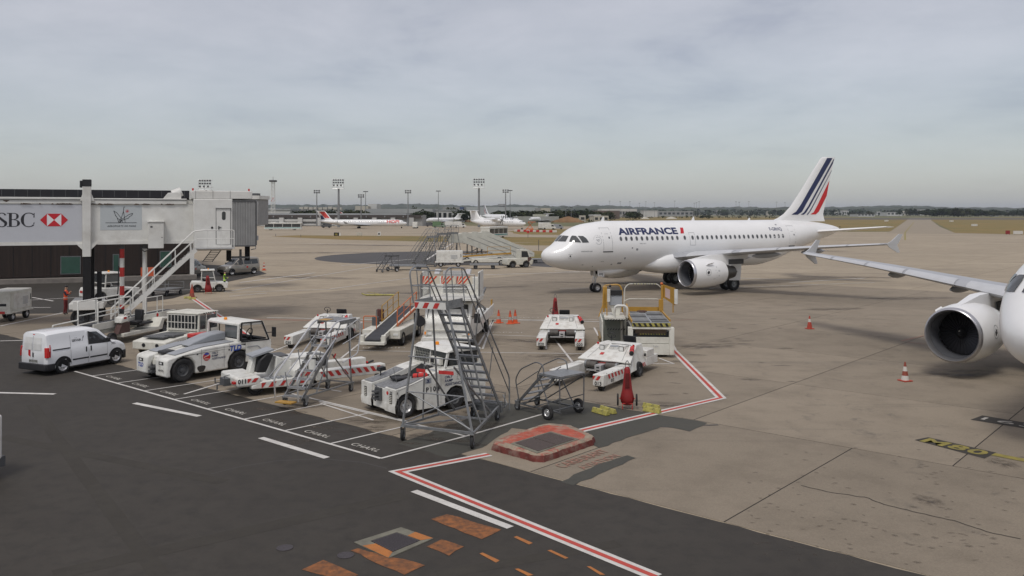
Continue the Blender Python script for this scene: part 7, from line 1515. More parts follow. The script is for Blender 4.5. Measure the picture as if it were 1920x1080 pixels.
        a = MB(outl); wr.text(a, 'AIRFRANCE KLM', (2.55,-4,3.42), (1,0,0), (0,0,1), .09, (0,1,0), outl, off=.02, step=.3); wr.text(a, 'AIRBUS A319', (8.1,-4,3.97), (1,0,0), (0,0,1), .08, (0,1,0), outl, off=.01, step=.3); a.build('lettering', t, fix=False)
        # alliance emblem near the nose door: ring, swoosh, arc of letters
        a = MB(outl); ex, ez = 4.12, 4.30
        for k in range(14):
            q0, q1 = R(-150+k*20), R(-150+(k+1)*20); wr.poly(a, [(ex+math.cos(q)*r_, -4, ez+math.sin(q)*r_) for q, r_ in ((q0,.30),(q1,.30),(q1,.275),(q0,.275))], (0,1,0), outl, step=1)
        for P in ([(-.18,-.02),(0,.1),(.18,.12),(.02,.05)], [(-.14,-.12),(.02,-.0),(.2,.02),(.02,-.05)], [(-.2,.08),(-.1,.1),(0,.02),(-.1,.02)]): wr.poly(a, [(ex+u, -4, ez+v) for u, v in P], (0,1,0), outl, step=1)
        for k, ch in enumerate('SKYTEAM'):
            q = R(160-k*19); wr.text(a, ch, (ex-.04+math.cos(q)*.40, -4, ez+math.sin(q)*.40-.03), (1,0,0), (0,0,1), .08, (0,1,0), outl)
        a.build('alliance_emblem', t, fix=False)
        a = MB(outl)
        for (x0,x1,z0,z1) in ((1.55,1.85,2.95,3.25),(4.5,4.8,2.6,2.63),(7.3,7.42,3.6,3.72),(7.75,7.95,3.45,3.62),(2.9,3.05,2.35,2.40),(3.9,4.0,2.2,2.25),(6.2,6.6,2.35,2.5),(5.6,5.75,2.3,2.38),(6.7,6.85,2.75,2.9),(24.0,24.2,5.4,5.5)):
            if x0 == 1.55: outline(wr, a, x0, x1, z0, z1, -1, outl, .02); wr.poly(a, [(1.65,-4,3.04),(1.76,-4,3.04),(1.76,-4,3.16),(1.65,-4,3.16)], (0,1,0), printk, step=1)
            else: wr.poly(a, [(x0,-4,z0),(x1,-4,z0),(x1,-4,z1),(x0,-4,z1)], (0,1,0), outl, step=1)
        a.build('fuselage_marking', t, fix=False)
    for x, h in ((5.6,.35),(15.2,.33),(21.8,.22)): MB(plane_white).prism([(x,5.84),(x+.35,5.84),(x+.3,5.86+h),(x+.2,5.86+h)], -.015, .015).build('aerial', t)
    # open cargo / scoop fairing behind the nose gear
    MB(plane_white).loft([[Vector((x, math.sin(a)*w, z+math.cos(a)*h)) for a in [2*math.pi*k/20 for k in range(20)]] for x, w, z, h in ((5.35,.55,1.68,.30),(6.2,.72,1.7,.42),(7.2,.66,1.78,.36),(8.3,.3,1.9,.16))]).build('belly_bulge', t, smooth=60); MB(dark).loft([[Vector((x, math.sin(a)*w, z+math.cos(a)*h)) for a in [2*math.pi*k/20 for k in range(20)]] for x, w, z, h in ((5.335,.44,1.66,.24),(5.345,.44,1.66,.24))]).build('scoop_opening', t)
    gl = gearleg(t, 5.07, 0, .38, .22, .25, 1.9, lean=-.12)
    MB(plane_white).prism([(4.95,1.35),(5.55,1.3),(5.6,1.8),(4.9,1.85)], -.55, -.52).build('gear_door', t); MB(plane_white).prism([(4.95,1.35),(5.55,1.3),(5.6,1.8),(4.9,1.85)], .52, .55).build('gear_door', t)
    text('lettering', 'HQ', t, (5.26,-.555,1.52), (1,0,0), (0,0,1), .17, printk, off=.02)
    MB(redl).sphere((15,0,1.3),.1,n=6).build('beacon', t, smooth=60)
    return t
A1 = a319('airliner', 'white twin engine airliner with blue and red striped tail on the apron')
c_, s_ = math.cos(.497), math.sin(.497); A1.location = (6.87-5.07*c_, 70.25-5.07*s_, .012); A1.rotation_euler = (0,0,.497)
A2 = a319('airliner', 'airliner at the right edge, its engine and grey wing reaching into the picture')
th = R(90-47.5); c_, s_ = math.cos(th), math.sin(th); ex, ey = 17.15, 33.3
A2.location = (ex-(9.75*c_-5.75*s_), ey-(9.75*s_+5.75*c_), .012); A2.rotation_euler = (0,0,th)

def regional(name, label, spec, group=None):
    t = thing(name, label, 'airliner', group=group); L_, w, zb, zt = spec['L'], spec['w'], spec['zb'], spec['zt']; h = zt-zb; zm = (zb+zt)/2; m = plane_white
    st = [(0,zm-.25,zm-.15,.05),(.15,zm-.42,zm+.02,.25),(.8,zm-.35*h,zm+.14*h,w*.55),(1.8,zb+.06*h,zm+.34*h,w*.85),(3.2,zb+.01,zt-.04*h,w*.98),(5,zb,zt,w),(L_*.68,zb,zt,w),(L_*.8,zb+.22*h,zt-.01,w*.85),(L_*.9,zb+.5*h,zt-.05*h,w*.5),(L_*.965,zb+.72*h,zt-.12*h,w*.2),(L_*.97,zb+.8*h,zt-.15*h,.05)]
    wr = fuselage(t, st, m, n=32, N_=60)
    for sy in (-1,1):
        surf(t, 'wing', [(*(a[0], sy*a[1], a[2]), a[3], a[4]) for a in spec['wing']], m if spec.get('high') else wing_g)
        a = MB(winm); x = 5.2
        while x < L_*.7: wr.poly(a, [(x,sy*4,zm+.28),(x+.26,sy*4,zm+.28),(x+.26,sy*4,zm+.62),(x,sy*4,zm+.62)], (0,-sy,0), winm, step=1, eps=.02); x += .79
        o = a.build('cabin_windows', t, fix=False); o['kind'] = 'stuff'
        g = MB(glass2); wr.poly(g, [(1.35,sy*4,zm+.36),(2.35,sy*4,zm+.34),(2.2,sy*4,zm+.8),(1.7,sy*4,zm+.75)], (0,-sy,0), glass2, step=.4, eps=.02); wr.poly(g, [(-2,sy*.05,zm+.3),(-2,sy*.8,zm+.32),(-2,sy*.7,zm+.7),(-2,sy*.05,zm+.72)], (1,0,0), glass2, step=.4, eps=.02); g.build('cockpit_window', t, fix=False)
        surf(t, 'tailplane', [(*(a[0], sy*a[1], a[2]), a[3], .1) for a in spec['tail']], m)
        if spec['eng'] == 'rear':
            x, y, z = spec['ex'], sy*(w+1.05), zm+.45
            MB(m).lathe([(.1,.58),(0,.64),(.3,.74),(1.4,.76),(2.6,.68),(3.6,.5)], (x,y,z), 'x', 26).build('engine', t, smooth=50); MB(dark).lathe([(.15,.6),(.4,.001)], (x,y,z), 'x', 20).lathe([(3.5,.48),(3.4,.001)], (x,y,z), 'x', 20).build('engine_inlet', t); MB(m).box(x+.8,x+2.6,min(sy*w*.8,y),max(sy*w*.8,y),z-.1,z+.1).build('pylon', t)
        else:
            x, y, z = spec['ex'], sy*4.1, zt-.2
            MB(m).loft([[Vector((x+dx, y+math.cos(a)*r*.8, z-dz+math.sin(a)*r)) for a in [2*math.pi*k/16 for k in range(16)]] for dx, r, dz in ((-1.6,.3,.1),(-1.2,.5,.15),(0,.62,.25),(1.5,.62,.25),(3.4,.3,.1),(4.2,.05,0))]).build('engine', t, smooth=50)
            MB(gdk).lathe([(-.45,.01),(-.3,.14),(0,.22)], (x-1.6,y,z-.1), 'x', 12).build('spinner', t)
            for k in range(6): q = k*math.pi/3+.3; MB(black).bar((x-1.75,y,z-.1),(x-1.78,y+math.cos(q)*1.9,z-.1+math.sin(q)*1.9),.03,.24).build('propeller_blade', t)
        yg = 2.05; MB(alu).cyl((spec['mg'],sy*yg*(.9),.4),(spec['mg'],sy*1.3,zb+.5),.09).build('landing_gear', t); MB(rub).cyl((spec['mg'],sy*yg-.35,.42),(spec['mg'],sy*yg+.35,.42),.42,n=18).build('wheel', t, smooth=40)
        if spec.get('let'):
            a = MB(lr); wr.text(a, 'HOP!', (3.2 if sy < 0 else 3.2+5.4,sy*4,zm-.1), (1,0,0) if sy < 0 else (-1,0,0), (0,0,1), 1.25, (0,-sy,0), pm('hop_red', (.62,.06,.05), .4), width=5.4, off=.03, step=.3, eps=.03); a.build('lettering', t, fix=False)
            a = MB(MATS['hop_red']); cx_ = L_*.83; wr.poly(a, [(cx_+math.cos(2*math.pi*k/20)*.62, sy*4, zm+.25+math.sin(2*math.pi*k/20)*.62) for k in range(20)], (0,-sy,0), MATS['hop_red'], step=.4, eps=.02); a.build('red_roundel', t, fix=False)
            a = MB(outl); wr.poly(a, [(9,sy*4,zm-.15),(12.5,sy*4,zm-.15),(12.5,sy*4,zm-.0),(9,sy*4,zm-.0)], (0,-sy,0), outl, step=.4, eps=.02); a.build('small_print', t, fix=False)
    f = spec['fin']; MB(m).loft([[Vector((x+u*c, v*c*1.0, z)) for u, v in AF] for x, c, z in f]).build('fin', t, smooth=50)
    if spec.get('finp'):
        fb = MB(m); fb.loft([[Vector((x+u*c, v*c*1.0, z)) for u, v in AF] for x, c, z in f]); wf = Wrap(fb)
        for P, mm in spec['finp']:
            for sy in (-1,1): a = MB(mm); wf.poly(a, [(x,sy*3,z) for x, z in P], (0,-sy,0), mm, step=.8, eps=.03); a.build('fin_colour', t, fix=False)
    MB(alu).cyl((spec['ng'],0,.3),(spec['ng'],0,zb+.3),.07).build('landing_gear', t); MB(rub).cyl((spec['ng'],-.25,.3),(spec['ng'],.25,.3),.3,n=16).build('wheel', t, smooth=40)
    return t
CRJ = dict(L=39.1, w=1.35, zb=1.0, zt=3.75, wing=[(15.5,1.0,1.35,6.2,.12),(20.3,7,1.75,2.9,.1),(23.2,12.3,2.05,1.5,.09),(24.6,13.0,3.1,.6,.06)], eng='rear', ex=29.5, mg=20.8, ng=2.3, fin=[(31.5,5.6,3.5),(33.0,4.6,4.4),(35.2,3.6,7.2),(35.6,3.4,7.45)], tail=[(35.4,.1,7.4,3.0),(37.8,4.3,7.5,1.4)],
    let=True, finp=[([(33.4,4.4),(35.4,4.4),(38.0,7.2),(35.6,7.2)], pm('hop_red', (.62,.06,.05), .4)), ([(35.5,3.9),(37.2,3.9),(37.6,5.6),(36.6,5.6)], navy)])
ATR = dict(L=27.2, w=1.43, zb=1.15, zt=4.0, high=True, wing=[(10.3,.0,4.05,2.9,.16),(10.4,4.8,4.1,2.75,.16),(11.2,13.4,4.3,1.6,.14)], eng='prop', ex=10.4, mg=12.6, ng=1.8, fin=[(19.5,7,3.9),(21.5,4.6,4.6),(23.3,3.4,7.3),(23.6,3.2,7.6)], tail=[(23.5,.1,7.55,2.4),(24.4,3.6,7.6,1.6)])
def put_nose(o, pn, rz): o.location = (pn.x, pn.y, .012); o.rotation_euler = (0,0,rz)
h1 = regional('regional_jet', 'white regional jet with red lettering and roundel parked nose right at the far pier', CRJ); put_nose(h1, at(763,400,371), R(181))
h2 = regional('regional_jet', 'red tailed regional jet behind the pier roof, only tail and back showing', CRJ); put_nose(h2, at(742,400,560), R(181))
r1 = regional('turboprop', 'plain white high wing turboprop nose right behind the airport bus', ATR); put_nose(r1, at(986,400,342), R(150))
r2 = regional('turboprop', 'second turboprop mostly hidden behind the plain white one', ATR); put_nose(r2, at(978,400,440), R(165))
CR2 = dict(CRJ); CR2['L'] = 26.8; CR2['wing'] = [(10.5,1.0,1.35,4.6,.12),(13.5,5,1.6,2.6,.1),(15.4,10.3,1.9,1.3,.09)]; CR2['ex'] = 19.0; CR2['mg'] = 13.6; CR2['let'] = False; CR2['finp'] = None; CR2['fin'] = [(20.2,5,3.5),(21.4,4.2,4.2),(23.4,3.2,6.3)]; CR2['tail'] = [(23.5,.1,6.25,2.6),(25.3,4.3,6.3,1.3)]
q1 = regional('small_jet', 'white T-tailed jet nose left between the hangar and the turboprop', CR2); put_nose(q1, at(797,400,520), R(35))
q2 = regional('small_jet', 'white T-tailed jet behind the grey wall near the airliner nose', CR2); put_nose(q2, at(992,400,600), R(55))
b1_ = a319('airliner', 'distant airliner with red striped fin behind the turboprop tail', full=False); put_nose(b1_, at(952,400,520), R(118))
# ------------------------------------------------------------------ middle distance: steps, stairs trucks, carts
pale = pm('stairs_cream', (.56,.55,.48), .5, dirt=(.3,.27,.2), amt=.25, dscale=.8)
def stairs_truck(label, dx):
    """passenger stairs: x along the flight (top at 0, bottom at 7), y across"""
    t = thing('passenger_stairs', label, 'passenger stairs', group='passenger stairs parked side by side')
    MB(pale).prism([(-1.9,2.55),(-.1,2.55),(-.1,3.85),(-1.9,3.75)], -1.0, 1.0).build('landing', t, bevel=.03)
    for sy in (-1,1): MB(pale).prism([(-.1,2.6),(.3,2.5),(6.3,.35),(7.2,.4),(7.2,1.0),(.6,3.95),(-.1,3.95)], sy*.95-.04, sy*.95+.04).build('side_panel', t); MB(seam).bar((.5,sy*1.0,3.3),(6.9,sy*1.0,.75),.02,.05).build('panel_seam', t)
    sm = MB(alu).box(-.16,.16,-.9,.9,-.02,.02).mesh('stair_step')
    for k in range(14): o = link('stair_step', sm, t); o.location = (.2+k*.47, 0, 2.5-k*.155)
    MB(white).prism([(-.5,.45),(6.5,.45),(6.8,.6),(6.6,.95),(-.5,.95)], -.95, .95).build('chassis', t, bevel=.04)
    for x in (.5, 4.8):
        for sy in (-1,1): wheel(t, x, sy*.85, .36, .25, alu_l, hub=.55)
    for x in (-.8,1.2):
        for sy in (-1,1): MB(alu_d).bar((x,sy*.6,.8),(x,sy*.6,2.55),.1).build('support_leg', t)
    MB(alu_d).bar((.2,-.6,.9),(2.2,-.6,2.0),.1).build('lift_ram', t); MB(yellow).bar((-.8,-.9,1.2),(1.8,-.9,1.1),.06).build('yellow_rail', t)
    return t
for i, lb in enumerate(('cream passenger stairs, nearest of the three side by side', 'cream passenger stairs, middle one of the three side by side', 'cream passenger stairs, farthest of the three side by side')):
    s = stairs_truck(lb, 0); p = at(868+i*12, 400, 114+i*3.2); s.location = (p.x+i*.5, p.y, .012); s.rotation_euler = (0,0,R(6))
gu = power_unit('power_cart', 'white ground power cart on a trailer in front of the cream passenger stairs', 1.5, 3.1, 1.3, white); p = at(843,400,101); gu.location = (p.x, p.y, .2); gu.rotation_euler = (0,0,R(3))
def dolly(label, p, L_=3.4):
    t = thing('cargo_dolly', label, 'trailer', (p.x, p.y, .012), R(2)); MB(alu).box(-L_/2,L_/2,-.8,.8,.42,.56).build('deck', t); MB(gdk).bar((L_/2,0,.4),(L_/2+1,0,.35),.08).build('drawbar', t)
    for x in (-L_*.3,L_*.3):
        for sy in (-1,1): wheel(t, x, sy*.65, .24, .18, gdk)
    return t
dolly('flat grey trailer left of the passenger stairs', at(765,400,98), 4.2); dolly('flat grey trailer behind the cream tow tractor', at(908,400,100), 3.4); dolly('empty trailer just left of the airliner nose', at(1014,400,112), 2.4)
b2_ = belt_loader('belt_loader', 'white belt loader with yellow rail among the passenger stairs', rails=False); p = at(866,400,107); b2_.location = (p.x, p.y, .012); b2_.rotation_euler = (0,0,R(2))
MB(yellow).bar((0,-.5,1.1),(6.2,-.5,1.5),.12,.2).tube([(3.2,-.5,1.3),(3.2,-.5,2.3),(6.1,-.5,2.3),(6.1,-.5,1.6)],.04).tube([(3.2,-.5,1.8),(6.1,-.5,1.9)],.03).build('yellow_rail', b2_, smooth=50)
ct = thing('tow_tractor', 'cream tow tractor with cab left of the airliner nose', 'tug'); W2 = .95
MB(pale).prism(archpoly(-1.6,1.6,.35,[(1.75,.9),(1.35,1.05),(-1.5,1.1),(-1.6,.9)],[(-.85,.45,.4),(.85,.45,.4)],6), -W2, W2).build('body', ct, bevel=.05)
MB(pale).prism([(.1,1.05),(1.5,1.0),(1.1,2.1),(.15,2.15)], -.85, .85).build('cab', ct, bevel=.04); MB(glass).prism([(.25,1.25),(1.2,1.25),(.98,1.95),(.25,1.98)], -.858, -.852).hexa([Vector(p) for p in ((1.42,-.7,1.15),(1.44,-.7,1.15),(1.44,.7,1.15),(1.42,.7,1.15))],[Vector(p) for p in ((1.14,-.7,2.0),(1.16,-.7,2.0),(1.16,.7,2.0),(1.14,.7,2.0))]).build('window', ct); MB(pm('brown_panel', (.09,.05,.04), .5)).prism([(1.0,.6),(1.5,1.0),(1.35,1.3),(1.0,1.2)], -.96, -.951).build('side_panel', ct)
for x in (-.85,.85):
    for sy in (-1,1): wheel(ct, x, sy*.75, .38, .3, gdk)
place(ct, (-.85,-.95), G(962,502.5), (.85,-.95), G(985,502))
for i, (px, Y_, H_, rz, lb) in enumerate(((800,104,3.6,165,'grey tubular steps, left one of the far cluster beside the white power cart'), (818,107,3.9,160,'grey tubular steps, middle one of the far cluster'), (836,111,3.9,150,'grey tubular steps, right one of the far cluster nearest the cream stairs'))):
    s = tall_steps('mobile_steps', lb, H=H_, group='far cluster of grey steps', deco=False); p = at(px+22,400,Y_); s.location = (p.x, p.y, .012); s.rotation_euler = (0,0,R(rz))
l2 = low_steps('small grey work platform on castors at the left of the far steps', H=1.75); place(l2, (.3,-.5), G(719,511), (1.9,-.78), G(741,510)); 
MB(pm('black_deck', (.03,.03,.03), .7)).box(1.3,2.4,-.65,.65,1.76,1.8).build('deck_mat', l2)
# bus
def bus(name, label, L_=11.5, group=None):
    t = thing(name, label, 'bus', group=group); W2 = 1.35
    MB(white).box(0,L_,-W2,W2,.35,1.15).box(0,L_,-W2,W2,2.45,2.95).build('body', t, bevel=.06); MB(pm('teal_band', (.03,.25,.25), .4)).box(.2,L_-.2,-W2-.01,W2+.01,.75,1.0).build('teal_band', t)
    MB(glass).box(.06,L_-.06,-W2+.05,W2-.05,1.15,2.45).build('glazing', t)
    for k in range(9): x = .05+k*(L_-.25)/8; MB(black if k % 2 else white).box(x,x+.14,-W2+.02,W2-.02,1.15,2.45).build('window_post', t)
    for x in (2.2,L_-2.8):
        for sy in (-1,1): wheel(t, x, sy*1.15, .5, .3, alu)
    return t
bs = bus('airport_bus', 'white and teal airport bus in front of the turboprop'); _p = G(918,447); bs.rotation_euler = (0,0,R(66)); bs.location = (_p.x-1.35*math.sin(R(66)), _p.y+1.35*math.cos(R(66)), .012)
bs2 = bus('airport_bus', 'white bus parked before the far pier, left of the red lettered jet', 14); p = at(497,400,330); bs2.location = (p.x, p.y, .012); bs2.rotation_euler = (0,0,R(3))
# ------------------------------------------------------------------ small far vehicles
def van_far(label, px, py, L_=4.6, H=2.2, m=white, rz=0, box=True, cat='van', name='service_van', m2=None, group='service vehicles across the apron'):
    p = G(px, py); t = thing(name, label, cat, (p.x, p.y, .012), R(rz), group); W2 = .95
    MB(m).prism([(-L_/2,.4),(L_/2,.4),(L_/2,1.1),(L_/2-.5,1.3),(L_/2-1.0,H*.9),(L_/2-1.9,H*.92),(L_/2-1.9,H*.6 if not box else H),(-L_/2,H*.6 if not box else H)], -W2, W2).build('body', t, bevel=.06)
    if m2: MB(m2).box(-L_/2+.1,L_/2-2.1,-W2-.05,W2+.05,.9,H+.5).build('box_body', t, bevel=.04)
    MB(glass).prism([(L_/2-1.8,1.25),(L_/2-.7,1.25),(L_/2-1.1,H*.84),(L_/2-1.8,H*.84)], -W2-.01, W2+.01).build('cab_window', t)
    for x in (-L_*.3,L_*.3): MB(rub).cyl((x,-W2-.02,.35),(x,W2+.02,.35),.35,n=16).build('wheel', t, smooth=40)
    return t
green = pm('service_green', (.12,.2,.1), .6)
V = [('white pickup under the tail of the red lettered jet, leftmost small van',516,424,0,white,None),('white van beside it before the far bus',530,423.5,0,white,None),('dark grey van behind the tail of the red lettered jet',612,427,180,gdk,None),('tall white catering truck at the nose of the red lettered jet',779,428,90,white,white),
     ('green service truck behind the bus',823,427,0,green,green),('white tanker truck right of the green truck',838,426.5,180,white,white),('white stairs vehicle behind the bus',862,427,10,white,white),('grey cart between the green truck and the jet nose',807,425,0,gdk,None),('small white truck left of the turboprop tail',850,424,0,white,None),
     ('white box truck by the orange scissor lift',1014,430,90,white,white),('small white truck right of the box truck near the airliner nose',1029,430.5,0,white,white),('blue and white van parked before the grey wall',1027,416,0,pm('van_blue', (.08,.14,.4), .4),None),('white van parked before the grey wall',1014,416,0,white,None),('silver car parked before the grey wall',1000,417,0,silver,None),('grey trailer right of the small trucks',1046,430,0,grey,None)]
for lb, px, py, rz, m, m2 in V: van_far(lb, px, py, 4.4 if m2 is None else 5.6, 2.1 if m2 is None else 2.3, m, rz, m2=m2)
sl_ = thing('scissor_lift', 'orange scissor lift beside the turboprop nose', 'lift', (*G(993,433)[:2], .01)); 
for a, b in (((-1,0,.8),(1.2,0,3.2)),((1.2,0,.8),(-.6,0,3.2))): MB(orange).bar(a, b, .2).build('lift_arm', sl_)
MB(orange).box(-1.4,1.4,-.8,.8,.5,.9).build('base', sl_); MB(orange).box(-.6,2.2,-.7,.7,3.2,3.4).build('platform', sl_)
for k in range(13): p = G(968,434.5).lerp(G(1040,436), k/12); o = MB(redw if k % 2 else whitec).box(-.75,.75,-.2,.2,0,.75).build('barrier_block', bevel=.06); o.location = (p.x, p.y, .012); tag(o, ('red' if k % 2 else 'white')+' plastic barrier block in the row by the grass island near the airliner nose', 'barrier', ('red' if k % 2 else 'white')+' barrier blocks')
# signs
def board(label, px, py, w, h, m, m2=None, lit=None):
    p = G(px, py); t = thing('taxiway_sign', label, 'sign', (p.x, p.y, .01)); MB(m).box(-w/2,w/2,-.1,.1,.15,.15+h).build('panel', t, bevel=.02)
    for x in (-w*.35,w*.35): MB(gdk).box(x-.04,x+.04,-.04,.04,0,.2).build('leg', t)
    if m2: MB(m2).box(-w*.3,w*.2,-.112,-.102,.15+h*.25,.15+h*.7).build('mark', t)
board('black taxiway sign with yellow mark on the grass strip', 631, 443, 1.5, .9, black, liney); MB(white).box(.75,1.2,-.1,.1,.15,1.0).build('end_panel', bpy.data.objects['taxiway_sign'])
board('pale board on the grass strip right of the black sign', 674, 442.5, 1.6, .9, pm('pale_board', (.5,.47,.4), .6)); board('short white marker with dark top on the grass strip', 711, 443, .9, 1.1, white, black)
board('red sign beside the white one at the right edge grass', 1889.5, 440, 1.3, 1.1, pm('sign_red', (.25,.03,.03), .5)); board('long white sign on the grass at the far right edge', 1909, 440, 3.0, 1.0, whitec); board('white sign farther up the right grass', 1827, 424.5, 3.0, 1.0, whitec); board('small white sign beside the taxiway', 1784, 416, 3.0, 1.0, whitec); board('small white sign on the left grass of the taxiway', 1662, 415.5, 3.0, 1.0, whitec)
for lb, px, py, h in (('red stop disc on a pole before the turboprop', 990, 446, 1.6), ('thin dark marker post on the grass strip', 564, 445, .7), ('thin dark marker post left end of the grass strip', 517, 443.5, .7), ('thin marker post on the grass right of the bus', 1010, 470, 1.9)):
    p = G(px,py); t = thing('marker_post', lb, 'post', (p.x, p.y, .01)); MB(gdk).box(-.05,.05,-.05,.05,0,h).build('post', t)
    if 'disc' in lb: MB(redw).cyl((0,-.1,h),(0,-.06,h),.4,n=14).build('disc', t)

# ------------------------------------------------------------------ light masts
def mast(kind, label, px, ytop, Y_, group=None, name='light_mast'):
    p = at(px, ytop, Y_); H = p.z; t = thing(name, label, 'light mast', (p.x, p.y, 0), 0, group)
    if kind == 'big':
        MB(alu).cyl((0,0,0),(0,0,H-4.4),.62,.42,n=14).build('pole', t, smooth=50)
        c = MB(alu_l); w = 2.6
        for z in (H-4.4,H-3.2,H-.2): c.tube([(-w,-w*.5,z),(w,-w*.5,z),(w,w*.5,z),(-w,w*.5,z),(-w,-w*.5,z)],.09)
        for x in (-w,0,w): c.tube([(x,-w*.5,H-4.4),(x,-w*.5,H-.2)],.08)
        c.box(-w,w,-w*.5,w*.5,H-4.5,H-4.35); c.build('head_frame', t)
        for r_ in range(3):
            for k in range((5,5,3)[r_]): x = -w+.6+k*1.05*(1 if r_ < 2 else 1.6); MB(gdk).box(x-.36,x+.36,-w*.5-.25,-w*.5+.1,H-.8-r_*1.2,H-.1-r_*1.2).build('floodlight', t)
    elif kind == 'mid':
        MB(alu).cyl((0,0,0),(0,0,H-2),.38,.22,n=12).build('pole', t, smooth=50)
        for k in range(3):
            for r_ in range(2): MB(gdk).box(-1.5+k*1.15,-.75+k*1.15,-.3,.25,H-.75-r_*1.0,H-.1-r_*1.0).build('floodlight', t)
        MB(alu).tube([(-1.6,0,H-.5),(0,0,H-2),(1.6,0,H-.5)],.09).tube([(-1.5,0,H-1.2),(1.5,0,H-1.2)],.07).build('bracket', t)
    elif kind == 'thin':
        MB(alu).cyl((0,0,0),(0,0,H),.26,.13,n=10).build('pole', t, smooth=50); MB(gdk).box(-1.3,1.3,-.3,.3,H-.3,H+.15).build('lamp_head', t)
    elif kind == 'lattice':
        for sx in (-1,1):
            for sy in (-1,1):
                MB(WP).bar((sx*1.1,sy*1.1,0),(sx*.8,sy*.8,H-2),.22).build('leg', t)
        n = int(H/2.4)
        for k in range(n):
            z0, z1 = k*(H-2)/n, (k+1)*(H-2)/n; m = redw if k % 6 == 0 else WP
            MB(m).bar((-1,-1,z0),(1,-1,z1),.14).build('brace', t); MB(m).bar((1,1,z0),(-1,1,z1),.14).build('brace', t); MB(m).bar((-1,-1,z0),(1,-1,z0),.14).build('brace', t)
        MB(gdk).box(-1.9,1.9,-1.9,1.9,H-2,H-.9).cyl((0,0,H-.9),(0,0,H+1.2),.1).build('top_platform', t)
    return t
for a in (('big','tall floodlight mast behind the tail of the red lettered jet',635,336,400), ('big','tall floodlight mast behind the plain white turboprop',898,335,400), ('big','floodlight head showing above the boarding bridge roof',386,337,360),
          ('mid','three lamp mast left of the tall mast near the red tail',594,356,430), ('mid','three lamp mast above the long white hangar',765,356,430), ('mid','three lamp mast right of the tall mast by the turboprop',948,355,430), ('mid','shorter three lamp mast by the tall white block',677,364,430),
          ('thin','slim mast right of the shorter lamp mast',685.5,359,470), ('thin','slim mast over the dark roofed building',822,358,470), ('thin','slim mast close beside the right lamp mast',956.5,357,470), ('lattice','red and white lattice radio tower at the left',512,335,520)):
    mast(*a)
fr_ = 'far slim masts beyond the airliner'
for i, (px, yt_) in enumerate(((1143,377),(1163,378),(1181,378),(1211,378),(1227,380),(1265,377),(1302,381),(1306,380),(1311,378),(1380,378),(1386,379),(1404,378),(1456,379),(1472,380),(1199,381),(1061,388),(1071,389))):
    mast('thin', 'slim far mast beyond the taxiing airliner back', px, yt_, 1300 if px > 1100 else 700, fr_)

# ------------------------------------------------------------------ far buildings
wallw = pm('far_white_wall', (.5,.5,.48), .8, var=.1, scale=.1); wallc = pm('far_cream_wall', (.46,.43,.36), .8, var=.1, scale=.1); wallg = pm('far_grey_wall', (.3,.3,.29), .8, var=.12, scale=.1); roofg = pm('far_grey_roof', (.33,.34,.34), .7, var=.1, scale=.05); roofd = pm('far_dark_roof', (.07,.06,.055), .8); roofb = pm('far_brown_roof', (.13,.10,.085), .8)
def bld(label, px0, px1, ytop, Y_, depth=30, m=wallw, roof=None, win=0, wr_=(.35,.75), name='building', base=0, doors=0, rh=.8):
    a, b = at(px0, ytop, Y_), at(px1, ytop, Y_); H = a.z; t = thing(name, label, 'building', (a.x, Y_, 0)); w = b.x-a.x
    MB(m).box(0,w,0,depth,base,H-(rh if roof else 0)).build('wall', t)
    if roof: MB(roof).box(-.4,w+.4,-.5,depth,H-rh,H).build('roof', t)
    wm = MB(glass).box(0,w/max(win,1)*.62,-.07,-.02,0,H*(wr_[1]-wr_[0])).mesh('window')
    for k in range(win): o = link('window', wm, t); o.location = (w*(k+.19)/win, 0, H*wr_[0])
    for k in range(doors): MB(roofd).box(w*(k+.2)/doors,w*(k+.75)/doors,-.08,-.02,0,H*.6).build('door', t)
    return t
bld('low white airport building with dark bays left of the far pier', 496, 544, 391.5, 600, 30, wallw, roofg, 0, doors=5, rh=1.0)
bld('white building with slanted roof edge behind the bridge cab', 480, 513, 390, 610, 30, wallw, roofg, 4)
pier = bld('long far pier with black glazed upper floor and white bays below', 480, 792, 403.2, 436, 20, wallg, None, 0)
PW = (792-480)*436/FOC
MB(roofd).box(-.1,PW+.1,-1.2,-.02,4.2,5.7).build('glazed_band', pier); MB(wallw).box(0,PW*.75,-.9,-.02,.3,1.2).box(0,PW*.75,-1.0,-.02,2.3,3.5).build('bay_panel', pier); MB(roofg).box(-.3,PW*.9,2,18,5.65,6.5).build('roof', pier)
for k in range(9): MB(wallw).box(PW*k/9+3,PW*k/9+5.2,-2.4,-.02,.2,4.3).build('stair_block', pier); MB(alu).box(PW*k/9+9,PW*k/9+9.6,-1.4,-1.3,4.4,5.3).build('louvre', pier)
bld('white stepped tower block beside the far hangar', 666, 690, 386.3, 640, 25, wallc, None, 3)
bld('taller pale block with ribs above the far hangar', 690, 706.5, 382.3, 650, 20, wallw, None, 0)
hg = bld('very long pale hangar with dark canopy line', 686, 810, 391.5, 600, 40, wallg, roofg, 0, doors=14, rh=3.0); bld('pale lower hangar extension', 810, 868, 393, 620, 30, wallw, roofg, 6)
bld('grey office block behind the slim mast', 830, 872, 388.3, 760, 20, wallg, None, 8); bld('dark blue block beside it', 862, 868, 387.8, 740, 20, pm('far_blue', (.08,.11,.2), .7), None, 0)
bld('long flat pale warehouse under the hills', 872, 1008, 388.2, 1000, 60, pm('far_pale_wall', (.36,.38,.38), .8, var=.06, scale=.05), None, 0); bld('pale warehouse block at its right end', 1014, 1032, 390, 820, 30, wallc, None, 0); bld('grey shed left of the pale block', 1005, 1014, 390.5, 830, 30, wallg, None, 0)
